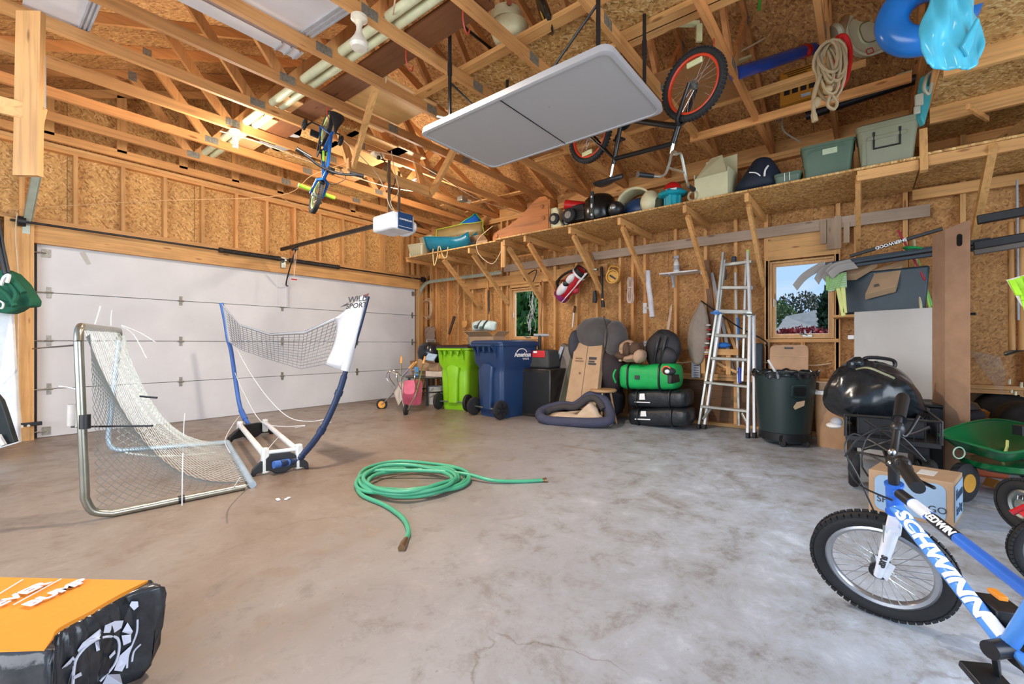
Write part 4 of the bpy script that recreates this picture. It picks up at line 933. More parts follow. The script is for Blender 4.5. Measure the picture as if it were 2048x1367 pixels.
ob('handle_rib', MB().tube(spline([(-.155, .16, .19), (-.17, .13, .24), (-.174, 0, .25), (-.174, -.13, .25)], 4), .007, 6), TOTEG, t); ob('label', MB().box((-.171, -.02, .215), (.004, .11, .05), (0, R(-6), 0)), plain('label_pale', (176, 190, 160), .6), t)
t = tote('beige lidded tote with a black latch at the right end of the shelf', at(1772, 322, X=5.10), .36, .40, .33, TOTE, 0, True, 0)
ob('latch', MB().tube([(-.178, .085, .28), (-.172, .085, .14), (-.172, -.085, .14), (-.178, -.085, .28)], .009, 6), BLK, t)
ob('latch_plate', MB().box((-.178, 0, .23), (.01, .26, .03)).box((-.17, .15, .14), (.008, .03, .26)), TOTE, t, bevel=.003)
cable('grey_hose', [at(1600, 283, X=5.1, Z=None), at(1568, 262, X=5.2, Z=None), at(1565, 235, X=5.3, Z=None), at(1582, 215, X=5.35, Z=None)], .008, plain('hose_grey', (130, 128, 116), .5), 'thin grey tube curling up out of the green tote', 'tube')
cable('grey_hose', [at(1553, 245, X=5.3, Z=None), at(1578, 221, X=5.35, Z=None)], .006, plain('hose_grey', (130, 128, 116), .5), 'short grey stick leaning left of the curling tube', 'tube')

# ============================================================ THINGS HIGH UP AT THE RIGHT
# blue tube with red strap
BLU = plain('tube_blue', (26, 70, 160), .25)
a, b_ = P(1470, 148, d=3.75), P(1672, 82, d=4.35)
t = thing('blue_tube', 'thick glossy blue tube with a red strap lying over the trusses', 'tube', a, world=True)
ob('tube', MB().cyl(a, b_, .055, seg=20), BLU, t); q = a.lerp(b_, .63); q2 = a.lerp(b_, .68); ob('strap', MB().cyl(q, q2, .059, seg=20), RED, t); ob('buckle', MB().box(a.lerp(b_, .655)+Vector((-.03, -.04, -.04)), (.04, .03, .05)), RED, t, bevel=.004)
a, b_ = P(1612, 232, X=5.4), P(1832, 158, X=5.4); o = ob('black_pipe', MB().cyl(a, b_, .045, seg=14), BLK); tag(o, 'long black pipe above the totes', 'pipe')
a, b_ = P(1690, 168, X=5.6), P(1835, 140, X=5.6); o = ob('white_pipe', MB().cyl(a, b_, .012, seg=10), REFL); tag(o, 'thin pale stick lying on the upper batten above the black pipe', 'stick')
o = ob('upper_batten', MB().bar(P(1520, 245, X=5.85), P(1845, 125, X=5.85), .04, .10), W('y')); tag(o, 'timber batten fixed along the wall above the totes', 'batten', None)
# yellow tool carton
YC = plain('yellow_card', (206, 146, 44), .6, var=.05)
c = P(1602, 200, X=5.2)
t = thing('tool_carton', 'yellow tool carton with black print above the green tote', 'cardboard box', c, R(0))
ob('carton', MB().box((.12, 0, .19), (.24, .36, .38)), YC, t, False, bevel=.003); ob('black_band', MB().box((-.001, 0, .355), (.004, .362, .05)), BLK, t, False)
YM = MX((-.004, 0, .355), (0, -1, 0), (0, 0, 1)); text('DEWALT', YM, plain('yellow_ink', (236, 176, 30), .6, var=0), t, .05)
m = MB(); 
for i in range(4): m.box((-.002, .12-.07*i, .12), (.003, .05, .06))
ob('pictures', m, BLK, t, False); m = MB()
for i in range(5): m.box((-.002, .03-.012*(i % 2), .31-.02*i), (.003, .24-.04*(i % 3), .006))
ob('print', m, BLK, t, False); ob('sticker', MB().box((-.003, -.04, .04), (.003, .08, .03)), plain('sticker_blue', (190, 208, 226), .6), t, False)
# white sled lid
WS = plain('sled_cream', (206, 208, 176), .35, var=.04)
c = P(1748, 62, d=3.9); t = thing('white_sled', 'white plastic sled with rounded end hung under the roof', 'sled', c, world=True)
ux = (P(1812, 40, d=3.9)-P(1690, 85, d=3.9)).normalized(); uz = Vector((0, 0, 1)); uz = (uz-ux*uz.dot(ux)).normalized(); un = ux.cross(uz)
def ring2(w_, h_, r_, z_, dx=0): return [c+ux*(a+dx)+uz*b_+un*z_ for a, b_ in rrect(w_, h_, r_, 6)]
ob('shell', MB().loft([ring2(.50, .38, .16, -.03), ring2(.52, .40, .17, 0), ring2(.54, .42, .18, .03), ring2(.50, .38, .16, .034), ring2(.46, .34, .14, .01), ring2(.30, .20, .07, .006), ring2(.28, .18, .06, .02)]), WS, t, ang=30)
g = MB().tube(ring2(.28, .18, .06, .024), .004, 5, closed=True); ob('centre_groove', g, plain('groove', (110, 116, 84), .5), t)
ob('red_badge', MB().tube([c+ux*a+uz*b_+un*.036 for a, b_ in [(-.13+p*1.0, -.165+q_) for p, q_ in rrect(.06, .045, .012)]], .004, 5, closed=True), RED, t)
# rope bundle on a board, red loop, buoy
bdp = P(1655, 95, d=3.3); o = ob('rope_hanger_board', MB().bar(P(1642, -20, d=3.3), P(1654, 128, d=3.3), .05, .04, (CA, SA, 0)), W('z')); tag(o, 'timber board hanging down behind the rope bundle', 'board')
t = thing('rope_bundle', 'coiled tan rope bundle hanging at the right below the trusses', 'rope', P(1650, 245, d=3.2), world=True)
rp = []; top = P(1655, 95, d=3.2)
for k_ in range(9):
    w_ = rng(.03, .10); h_ = rng(.22, .42); ph = rng(0, 3); ox = rng(-.05, .05)
    loop = [top+Vector((SA, -CA, 0))*(ox+w_*math.sin(a))+Vector((CA, SA, 0))*(.04*math.cos(a+ph)-.05)+Vector((0, 0, -h_/2+h_/2*math.cos(a))) for a in [2*math.pi*i/16 for i in range(16)]]
    ob('rope_loop', MB().tube(loop, .011, 6, closed=True), ROPEM, t)
def P3(x, y): return P(x, y, d=3.14)
ob('rope_end', MB().tube(spline([P3(1640, 150), P3(1628, 190), P3(1627, 225), P3(1630, 243)], 5), [.014]*11+[.02]*5, 7), ROPEM, t); ob('rope_end', MB().tube(spline([P3(1668, 160), P3(1660, 190), P3(1655, 210), P3(1668, 218), P3(1674, 205), P3(1664, 190)], 5), .011, 7), ROPEM, t)
ob('knot', MB().ell(P3(1632, 205), (.03, .03, .04)).ell(P3(1656, 180), (.035, .03, .03)), ROPEM, t)
t = thing('ski_rope_handle', 'red padded tow handle loop hanging right of the rope bundle', 'tow handle', P(1682, 175, d=3.3), world=True)
P4 = lambda x, y: P(x, y, d=3.25)
ob('loop', MB().tube(spline([P4(1672, 80), P4(1668, 120), P4(1672, 160), P4(1682, 174), P4(1694, 150), P4(1700, 105), P4(1690, 74)], 6, True), .018, 8), RED, t)
ob('netting', MB().tube(spline([P4(1684, 95), P4(1690, 120), P4(1682, 135), P4(1688, 150)], 4), .014, 6), ROPEM, t)
t = thing('grey_float', 'round grey float with a hole on a wooden rod above the tow handle', 'float', P(1675, 62, d=3.3), world=True)
c = P(1672, 66, d=3.3); ob('disc', MB().lathe([(0, -.02), (.06, -.02), (.072, 0), (.06, .02), (0, .02)], c, Matrix.Rotation(R(60), 3, 'X') @ Matrix.Rotation(R(20), 3, 'Y'), 22), plain('float_grey', (170, 168, 144), .5), t); ob('rod', MB().cyl(c+Vector((.03, -.02, 0)), P(1690, 38, d=3.5), .035, .03, 14), ROPEM, t)
# inflatable ring and aqua bag
INF = plain('inflatable_blue', (24, 112, 196), .22, var=.1, sc=4)
c = P(1880, -2, d=2.55); t = thing('inflatable_ring', 'deep blue inflatable ring hanging behind the aqua bag', 'inflatable', c, world=True)
Mi = Matrix.Rotation(YAW, 3, 'Z') @ Matrix.Rotation(R(-35), 3, 'Z') @ Matrix.Rotation(R(90), 3, 'Y'); ob('ring', MB().torus(c+Vector((.1, .05, .0)), .16, .085, Mi, 48, 14), INF, t)
AQ = plain('aqua_vinyl', (74, 176, 204), .18, var=.14, sc=8)
c = P(1900, 60, d=2.3); t = thing('aqua_bag', 'crumpled aqua vinyl float hanging at the top right', 'inflatable', c, world=True)
rt = Vector((SA, -CA, 0)); fw_ = Vector((CA, SA, 0)); m = MB()
def cf(u, v):
    prof = [(0, .10), (.25, .13), (.5, .17), (.75, .20), (.92, .20), (1, .17)]
    k_ = min(len(prof)-2, int(u*5)); a, b_ = prof[k_], prof[k_+1]; w_ = a[1]+(b_[1]-a[1])*(u*5-k_)
    x = (v-.5)*w_*1.9*.86; wr_ = .012*math.sin(v*13+u*5)+.006*math.sin(v*31-u*9)+.004*math.sin(u*17+v*9); return c+rt*x+fw_*(wr_+.05*math.cos((v-.5)*3.1)*-1)+Vector((0, 0, .22-.41*u-.05*math.sin(v*3.14)*u+.03*(v > .9)))
m.grid(cf, 18, 28); ob('vinyl', m, AQ, t, solid=.012, sub=1)
ob('fin', MB().prism([P(1925, 90, d=2.22), P(1958, 32, d=2.2), P(1962, 42, d=2.2), P(1938, 112, d=2.22)], fw_*.02), AQ, t, bevel=.006)
TLV = plain('teal_vest', (52, 146, 152), .6)
t = thing('life_vest', 'teal and grey life vest hanging at the loft edge', 'life vest', P(1852, 240, d=3.4), world=True)
P5 = lambda x, y, d=3.4: P(x, y, d=d)
ob('panel', MB().prism([P5(1850, 150), P5(1872, 138), P5(1868, 170), P5(1862, 205), P5(1850, 250), P5(1842, 232), P5(1843, 190)], fw_*.05), TLV, t, bevel=.01)
ob('strap', MB().tube(spline([P5(1872, 140, 3.35), P5(1856, 150, 3.35), P5(1848, 175, 3.35), P5(1857, 188, 3.35), P5(1864, 165, 3.35)], 5), .012, 6), plain('vest_grey', (160, 158, 140), .6), t); ob('buckle', MB().box(P5(1838, 200, 3.35), (.03, .05, .09)).box(P5(1834, 220, 3.35), (.02, .04, .06)), plain('vest_grey', (160, 158, 140), .6), t, bevel=.008)

# ============================================================ THINGS ON AND AGAINST THE RIGHT WALL
ORW = plain('ash_wood', (214, 158, 88), .5)
def W5(x, y, X=5.9): return P(x, y, X=X)
def pole(name, label, a, b_, r, mat, cat='pole', r2=None, extra=None):
    a, b_ = Vector(a), Vector(b_); t = thing(name, label, cat, a, world=True); ob('shaft', MB().cyl(a, b_, r, r2 or r, 12), mat, t); return t
# wire coil, plastic bag
t = thing('wire_coil', 'coil of pale wire hanging right of the garage door post', 'wire coil', W5(858, 618, 5.85), world=True)
for i in range(5):
    c = W5(852+2*i, 617, 5.85); ob('wire_loop', MB().torus(c, .17+.02*(i % 3), .005, Matrix.Rotation(R(90), 3, 'Y') @ Matrix.Rotation(R(10*i), 3, 'X'), 30, 5), COPE, t)
PBAG = plain('clear_bag', (150, 126, 110), .15, alpha=.75)
c = W5(862, 675, 5.84); t = thing('plastic_bag', 'clear crumpled plastic bag of parts hanging above the kettle grill', 'plastic bag', c-Vector((0, 0, .2)), world=True)
m = MB(); m.grid(lambda u, v: c+Vector((-.03-.05*math.sin(u*3.14)*math.sin(v*3.14)+.012*math.sin(u*23+v*11), .15-.30*v, .22-.44*u)), 14, 12); ob('film', m, PBAG, t, solid=.004); text('mt', MX(c+Vector((-.11, .0, -.14)), (0, -1, 0), (0, 0, 1)), LTW, t, .07, bold=.002)
# spade, broom poles
t = pole('spade', 'orange wooden toy-sized spade hanging blade down on the wall', W5(928, 558), W5(929, 640), .012, ORW, 'spade')
c = W5(929.5, 641); bl = [(.065, 0), (.065, -.07), (.05, -.105), (.02, -.122), (-.02, -.122), (-.05, -.105), (-.065, -.07), (-.065, 0)]
ob('blade', MB().prism([c+Vector((0, a, b_)) for a, b_ in bl], (-.012, 0, 0)), ORW, t)
t = pole('broom', 'broom with brown head leaning diagonally left of the spade', W5(892, 690, 5.7), W5(922, 585, 5.9), .012, plain('pole_brown', (170, 116, 66), .5), 'broom'); a, b_ = W5(898, 668, 5.72), W5(909, 632, 5.78); ob('sleeve', MB().cyl(a, b_, .022, .03, 10), plain('sleeve_dark', (60, 36, 24), .6), t)
t = pole('paint_pole', 'thin pole with black sleeve behind the changing bag', W5(979, 640), W5(975, 560), .011, ORW); ob('sleeve', MB().cyl(W5(978, 628), W5(977, 580), .014, seg=10), BLK, t)
# string lights over window 1
t = thing('string_lights', 'tangled white string lights hanging over the far window', 'string lights', W5(1062, 590, 5.85), world=True)
for k_ in range(6):
    x0 = 1052+rng(0, 20); pts = [W5(x0+rng(-3, 3)+(-4 if j > 4 else 0), 583+j*(rng(9, 11)), 5.84) for j in range(9)]
    m = MB().tube(spline(pts, 3), .0028, 5)
    for p in pts[1:]: m.ell(p+Vector((-.01, rng(-.015, .015), 0)), (.004, .004, .009), None, 6, 4)
    ob('light_strand', m, plain('strand_white', (214, 210, 214), .5), t)
cable('extension_cord', [W5(1058, 565, 5.84), W5(1048, 556, 5.84), W5(1060, 545, 5.84), W5(1073, 540, 5.84), W5(1069, 556, 5.84), W5(1063, 568, 5.84)], .009, BLK, 'black cord coiled above the far window', 'cord')
cable('electric_cable', [W5(1083, 560, 5.9), W5(1086, 600, 5.9), W5(1081, 640, 5.9), W5(1084, 690, 5.9), W5(1083, 730, 5.9)], .006, plain('cable_brown', (150, 92, 66), .6), 'brown cable running down the stud right of the far window')
# golf bag
t = thing('golf_bag', 'red white and purple golf bag hanging diagonally under the shelf braces', 'golf bag', W5(1140, 570, 5.75), world=True)
a, b_ = W5(1120, 594, 5.80), W5(1164, 541, 5.72); ax = (b_-a).normalized(); L_ = (b_-a).length; xx, yy, zz = frame_of(a, b_, (1, 0, 0))
Mg = Matrix((xx, yy, zz)).transposed()
GR = plain('golf_red', (176, 22, 34), .5); GW = plain('golf_white', (218, 216, 218), .5); GP = plain('golf_purple', (132, 36, 92), .5)
ob('body', MB().lathe([(0, 0), (.095, 0), (.12, L_*.1), (.125, L_*.6), (.105, L_*.9), (.105, L_)], a, Mg, 20, 1, .85), GR, t)
ob('base_cup', MB().lathe([(.098, -.015), (.125, .0), (.13, L_*.16), (.0, L_*.17)], a, Mg, 20, 1, .85), GP, t); ob('top_cuff', MB().lathe([(.108, L_*.88), (.114, L_*.9), (.114, L_*1.02), (.09, L_*1.02), (.08, L_*.96), (0, L_*.96)], a, Mg, 20, 1, .9), BLK, t)
ob('cuff_trim', MB().lathe([(.11, L_*.84), (.118, L_*.85), (.118, L_*.9), (.11, L_*.91)], a, Mg, 20, 1, .9), GW, t)
for q, sc_, mt in ((.32, (.07, .05, .14), GW), (.68, (.055, .05, .10), GW), (.5, (.05, .05, .07), BLK)): ob('pocket', MB().ell(a+ax*L_*q-Vector((.095, 0, 0))+yy*0+Vector((0, .02, 0)), sc_, Mg, 14, 8), mt, t)
for s_ in (-.06, -.085): ob('stand_leg', MB().cyl(a-ax*.05+Vector((-.06, s_-.02, -.05)), b_+Vector((-.05, s_-.03, -.05)), .009, seg=8), GW, t)
ob('shoulder_strap', MB().tube(spline([a+ax*L_*.9+Vector((0, .06, .06)), a+ax*L_*.7+Vector((-.02, .14, .10)), a+ax*L_*.35+Vector((-.02, .16, .12)), a+ax*L_*.15+Vector((0, .10, .04))], 5), .02, 8), BLK, t)
ob('purple_flap', MB().ell(a+ax*L_*.33+Vector((0, -.14, -.03)), (.05, .07, .06)), plain('flap_pink', (178, 40, 60), .6), t)
# cable reel
RLM = plain('reel_yellow', (222, 168, 76), .45)
c = W5(1226, 553, 5.84); t = thing('cable_reel', 'yellow plastic cord reel hanging on a stud', 'cord reel', c, world=True)
Mr = Matrix.Rotation(R(-90), 3, 'Y')
ob('rim', MB().lathe([(.085, -.03), (.10, -.03), (.102, 0), (.10, .03), (.085, .03), (.082, 0), (.085, -.03)], c, Mr, 28), RLM, t); ob('hub', MB().lathe([(0, -.01), (.078, -.01), (.078, .012), (.03, .02), (0, .02)], c, Mr, 24), RLM, t)
ob('handle', MB().tube([c+Vector((0, .092, .03)), c+Vector((0, .055, .14)), c+Vector((0, .02, .155)), c+Vector((0, -.06, .135)), c+Vector((0, -.098, .115)), c+Vector((0, -.098, .0))], .012, 8), RLM, t)
ob('crank', MB().box(c+Vector((-.04, -.01, -.01)), (.012, .10, .022), (R(35), 0, 0)), DKM, t)
# black rod, white rope, paper roll etc.
t = pole('pump', 'black hanging tool with brass collar left of the yellow reel', W5(1205, 613, 5.82), W5(1203, 533, 5.86), .020, BLK, 'tool'); ob('collar', MB().cyl(W5(1205, 600, 5.82), W5(1205, 597, 5.82), .026, seg=12), plain('brass', (196, 140, 90), .3, .8), t); ob('foot', MB().cyl(W5(1206, 614, 5.82), W5(1206, 602, 5.82), .03, .024, 12), BLK, t)
t = thing('bellows', 'dark slender object hung on the stud behind a brace', 'tool', W5(1190, 595, 5.86), world=True); ob('body', MB().prism([W5(1188, 583), W5(1193, 580), W5(1195, 600), W5(1193, 606), W5(1187, 605)], (-.04, 0, 0)), BLK, t, bevel=.006)
t = thing('clamp', 'metal corner clamp on a short post under the grey board', 'clamp', W5(1189, 538, 5.8), world=True)
a, b_ = W5(1176, 505, 5.84), W5(1191, 538, 5.80); ob('post', MB().bar(a, b_, .05, .04), W('z'), t, False); ob('jaw', MB().box(W5(1190, 539, 5.78), (.05, .08, .03)).box(W5(1187, 542, 5.76), (.03, .03, .05)), STEEL, t, bevel=.004)
t = thing('white_rope_hank', 'hank of white rope hanging on a stud right of the yellow reel', 'rope', W5(1260, 612, 5.85), world=True)
WRM = plain('white_rope', (212, 188, 172), .8)
for k_ in range(5):
    x0 = 1260+rng(-2, 2); c = W5(x0, 580, 5.85)
    ob('loop', MB().tube([c+Vector((-.01*math.sin(a*2+k_), (.025+.01*k_)*math.sin(a)*(.5+.5*abs(math.cos(a))), .18*math.cos(a))) for a in [2*math.pi*i/18 for i in range(18)]], .007, 6, closed=True), WRM, t)
ob('wrap', MB().torus(W5(1260, 575, 5.85), .026, .012, None, 14, 6), WRM, t)
t = thing('paper_roll', 'white roll of paper hung crookedly on the wall', 'roll', W5(1300, 630, 5.72), world=True)
PAP = plain('paper_white', (216, 212, 214), .7)
ob('roll', MB().tube([W5(1295, 541, 5.75), W5(1297, 570, 5.75), W5(1301, 600, 5.73), W5(1304, 634, 5.70)], .034, 14), PAP, t); ob('peg', MB().cyl(W5(1288, 615, 5.9), W5(1300, 616, 5.76), .012, seg=8).box(W5(1290, 616, 5.88), (.02, .05, .14)), WHITEP, t)
# little corner shelf with spray bottle
t = thing('small_shelf', 'small white shelf on a metal bracket under the grey board', 'shelf', W5(1360, 545, 5.8), world=True)
z_ = W5(1360, 545, 5.8).z; y0, y1 = W5(1322, 545, 5.8).y, W5(1398, 540, 5.8).y
ob('shelf_board', MB().box((5.84, (y0+y1)/2, z_), (.22, y0-y1, .016)), DRUM, t, False); ob('bracket', MB().bar((5.93, y0-.12, z_), (5.93, y0-.12, z_-.17), .03, .012, (1, 0, 0)).tube(spline([(5.76, y0-.12, z_-.01), (5.86, y0-.12, z_-.03), (5.92, y0-.12, z_-.13)], 4), .012, 6), GRYP, t)
ob('switch_box', MB().box((5.85, y1-.03, z_), (.05, .04, .085)), WHITEP, t, bevel=.004)
c = Vector((5.82, W5(1353, 540, 5.82).y, z_+.009)); t = thing('spray_bottle', 'white spray bottle standing on the small shelf', 'spray bottle', c)
ob('bottle', MB().lathe([(0, 0), (.038, 0), (.04, .02), (.04, .10), (.034, .13), (.018, .16), (.014, .175), (0, .175)], seg=18), WHITEP, t); ob('trigger_head', MB().box((0, .0, .20), (.022, .06, .04)).box((0, .035, .175), (.008, .012, .05), (R(20), 0, 0)), GRYP, t, bevel=.006); ob('label', MB().lathe([(.0405, .03), (.0405, .09)], seg=18), GRYP, t)
for (a, b_, w_, lb) in ((W5(1334, 672, 5.8), W5(1343, 608, 5.9), .03, 'pale pointed stake leaning behind the black backpack'),):
    o = ob('stake', MB().tube([a, a.lerp(b_, .85), b_], [.018, .016, .003], 6), plain('stake_wood', (222, 190, 160), .6)); tag(o, lb, 'stake')
t = pole('white_stick', 'white stick with dark tip above the beanbag', W5(1145, 655, 5.8), W5(1148, 620, 5.9), .011, WHITEP, 'stick'); ob('tip', MB().cyl(W5(1148, 625, 5.88), W5(1150, 612, 5.92), .018, seg=10), plain('tip_brown', (78, 44, 30), .6), t)
t = thing('wall_outlet', 'white electrical outlet on a stud above the tan blanket', 'outlet', W5(1291, 687, 5.94), world=True); c = W5(1291, 687, 5.93); ob('box', MB().box(c, (.03, .05, .085)), GRYP, t, bevel=.003); ob('receptacle', MB().box(c+Vector((-.017, 0, .02)), (.006, .028, .025)).box(c+Vector((-.017, 0, -.02)), (.006, .028, .025)), WHITEP, t, bevel=.003)
cable('electric_cable', [W5(1335, 722, 5.9), W5(1365, 725, 5.9), W5(1400, 722, 5.92), W5(1520, 724, 5.93), W5(1620, 730, 5.93), W5(1662, 726, 5.93)], .007, COPE, 'cream cable running low through the studs behind the ladder')
# umbrella / windsock bag
t = thing('sack', 'grey fabric sack with a red striped edge hanging left of the ladder', 'sack', W5(1402, 735, 5.7), world=True)
GF = plain('grey_fabric', (150, 136, 122), .8, bmp=.3, bsc=30); rings = []
for (y_, x0, x1) in ((601, 1402, 1405), (615, 1394, 1412), (640, 1380, 1418), (670, 1374, 1420), (695, 1374, 1417), (715, 1380, 1410), (730, 1388, 1402)):
    a, b_ = W5(x0, y_, 5.78), W5(x1, y_, 5.78); c = (a+b_)/2; hw = (a-b_).length/2
    rings.append([c+Vector((math.cos(q)*hw*.45*(1+.15*math.sin(5*q)), math.sin(q)*hw*(1+.06*math.sin(7*q)), 0)) for q in [2*math.pi*i/20 for i in range(20)]])
MBs = MB().loft(rings); ob('cloth', MBs, GF, t, sub=1)
for i in range(8):
    a = W5(1418-i*.3, 650+i*9, 5.72); ob('stripe', MB().ell(a+Vector((-.03, -.012*math.sin(i*.9), 0)), (.035, .03, .011)), plain('flag_red', (176, 34, 44), .7) if i % 2 else LTW, t)
t = thing('grey_louvre', 'grey ribbed plastic strip below the fabric sack', 'plastic strip', W5(1392, 735, 5.85), world=True); m = MB()
a = W5(1392, 735, 5.85); ob('panel', MB().box(a+Vector((0, 0, -.03)), (.03, .11, .20)), GRYP, t, bevel=.006)
for k_ in range(6): m.box(a+Vector((-.018, -.01, .03-.03*k_)), (.006, .06, .008))
ob('slots', m, DKM, t, False)
# boards leaning behind the ladder
for i, (x0, y0, x1, y1, w_, mt, lb) in enumerate(((1452, 740, 1415, 530, .05, W('z'), 'timber slat leaning furthest left behind the ladder'), (1466, 745, 1424, 545, .035, GRYP, 'grey slat leaning beside the timber slat behind the ladder'), (1472, 700, 1450, 640, .035, W('z'), 'short orange slat leaning behind the ladder'), (1430, 690, 1412, 520, .07, plain('slat_brown', (120, 84, 56), .6), 'brown board leaning behind the brace left of the ladder'))):
    o = ob('loose_board', MB().bar(W5(x0, y0, 5.86-.01*i), W5(x1, y1, 5.92-.005*i), w_, .018, (1, 0, 0)), mt, None, False); tag(o, lb, 'slat')
# roller pole
t = pole('roller_pole', 'white and blue extension pole standing behind the ladder', W5(1478, 850, 5.8), W5(1471, 545, 5.9), .014, WHITEP)
PBL = plain('pole_blue', (70, 130, 200), .4); ob('blue_grip', MB().cyl(W5(1477, 680, 5.86), W5(1475, 635, 5.87), .019, seg=12), PBL, t); ob('blue_sleeve', MB().cyl(W5(1480, 765, 5.82), W5(1479, 735, 5.83), .02, seg=12), plain('sleeve_violet', (60, 80, 190), .4), t)
cable('black_rod', [W5(1402, 601, 5.75), W5(1440, 628, 5.75), W5(1480, 655, 5.75), W5(1520, 675, 5.78), W5(1535, 686, 5.78), W5(1530, 690, 5.78)], .009, BLK, 'thin black rod with a hooked end crossing behind the ladder', 'rod')
for (x, y, w_, h_, lb) in ((1443, 548, .05, .05, 'round black wall hook left of the ladder top'), (1468, 520, .05, .09, 'dark blue clip on the wall behind the ladder top'), (1450, 548, .03, .14, 'black strap hanging behind the ladder top')):
    c = W5(x, y, 5.9); o = ob('wall_clip', MB().box(c, (.04, w_, h_)), plain('clip_blue', (44, 62, 84), .5), None, bevel=.01); tag(o, lb, 'hook')
wbn = thing('small_sawhorse', 'low timber rack standing on the wall ledge behind the ladder', 'rack', W5(1430, 745, 5.75), world=True)
a, b_ = W5(1398, 700, 5.8), W5(1478, 702, 5.8); a.z = b_.z = .93; ob('top_rail', MB().bar(a, b_, .08, .07), W('y'), wbn, False)
for q in (.12, .75): p = a.lerp(b_, q); board('leg', p, Vector((p.x, p.y, .66)), .05, .04, wbn)
ob('brace', MB().bar(a.lerp(b_, .3)+Vector((0, 0, -.1)), a.lerp(b_, .95)+Vector((0, 0, -.24)), .02, .03), W('y'), wbn, False)
c = W5(1512, 715, 5.85); t = thing('blue_bin', 'dark slate blue panel box behind the ladder right rail', 'box', c, world=True); ob('shell', MB().box(c+Vector((0, 0, -.0)), (.1, .14, .34)), plain('slate_blue', (48, 62, 74), .5), t, bevel=.01)
ob_ = ob('blue_cloth', MB().ell(W5(1446, 690, 5.8), (.05, .09, .035)), plain('cloth_blue', (40, 110, 190), .7)); tag(ob_, 'small blue cloth on the timber rack behind the ladder', 'cloth')
# cutting board
t = thing('serving_tray', 'tan plastic board with a handle slot leaning below the near window', 'tray', P(1577, 740, X=5.75), world=True)
a = P(1577, 722, X=5.76); TANP = plain('tan_plastic', (186, 142, 102), .45)
un = Vector((0, -1, 0)); up_ = Vector((.12, 0, 1)).normalized(); sk_ = lambda u, v: a+un*u*1.0+up_*v+Vector((0, 0, 0))
ob('board', MB().prism([sk_(p+.03*q_*0, q_) for p, q_ in rrect(.37, .36, .05, 4)], Vector((.03, 0, 0))), TANP, t, bevel=.006); ob('handle_slot', MB().box(sk_(.0, .15), (.045, .08, .018)), DKM, t, bevel=.003)
ob('ridge', MB().tube([sk_(-.17, .06), sk_(.17, .05)], .006, 6), plain('tan_light', (214, 176, 140), .4), t)

# ---- aluminium multi-position ladder
ALU = plain('aluminium', (184, 184, 176), .36, .55, var=.12); ALUW = plain('ladder_white', (222, 222, 222), .35, .1)
ld = thing('stepladder', 'aluminium folding stepladder leaning by the near window', 'ladder', P(1450, 862, Z=0), world=True)
LB, RB = P(1398, 850, X=5.62), P(1500, 868, X=5.40)                       # feet of the front section
LB.z = .03; RB.z = .03
LT, RT = P(1447, 505, X=5.80), P(1496, 505, X=5.76)
LM, RM = P(1434, 625, X=5.73), P(1500, 628, X=5.64)
def rail(a, b_, mt, nm='rail', w_=.028, h_=.07): ob(nm, MB().bbar(a, b_, w_, h_, .004, (1, 0, .2)), mt, ld, False)
rail(LB, LM, ALU); rail(LM, LT, ALU); rail(RB+Vector((0, .02, 0)), RM, ALUW); rail(RM, RT, ALUW)
LB2, LM2 = LB+Vector((.02, -.06, 0)), LM+Vector((.02, -.045, 0)); rail(LB2+Vector((0, 0, .0)), LM2, ALUW); rail(RB+Vector((.06, -.035, 0)), RM+Vector((.04, -.03, .0)), ALUW)
rail(P(1424, 755, X=5.72), P(1450, 520, X=5.82), ALU); rail(P(1486, 762, X=5.68), P(1493, 520, X=5.80), ALU)
for (xl, yl, xr, yr, X, hh) in ((1404, 812, 1500, 822, 5.52, .03), (1411, 764, 1499, 773, 5.56, .03), (1424, 716, 1496, 719, 5.62, .035), (1432, 670, 1496, 672, 5.66, .04), (1434, 622, 1499, 624, 5.68, .05), (1443, 575, 1503, 575, 5.72, .04), (1446, 530, 1505, 523, 5.76, .04)):
    a, b_ = P(xl, yl, X=X+.06), P(xr, yr, X=X-.02); ob('rung', MB().bbar(a, b_, .07, hh, .006, (0, 0, 1)), ALU, ld, False)
RUBF = plain('foot_black', (24, 24, 26), .5)
for p in (LB, LB2, RB+Vector((0, .02, 0)), RB+Vector((.06, -.035, 0))): ob('foot', MB().box((p.x, p.y, .03), (.08, .035, .06)), RUBF, ld, bevel=.006)
for a, b_ in ((P(1406, 838, X=5.62), P(1422, 815, X=5.58)), (P(1496, 850, X=5.44), P(1484, 826, X=5.5))): ob('gusset', MB().bbar(a, b_, .02, .03, .004), ALU, ld, False)
for p in (LM, RM): ob('hinge_lock', MB().cyl(p+Vector((-.05, 0, 0)), p+Vector((.03, 0, 0)), .03, seg=14).tube([p+Vector((-.05, .06, 0)), p+Vector((-.05, -.06, -.01))], .012, 6), PBL if p is LM else STEEL, ld)
ob('green_tip', MB().bar(P(1497, 530, X=5.74), P(1496, 500, X=5.76), .03, .05), plain('tip_green', (190, 226, 120), .4), ld, bevel=.004)

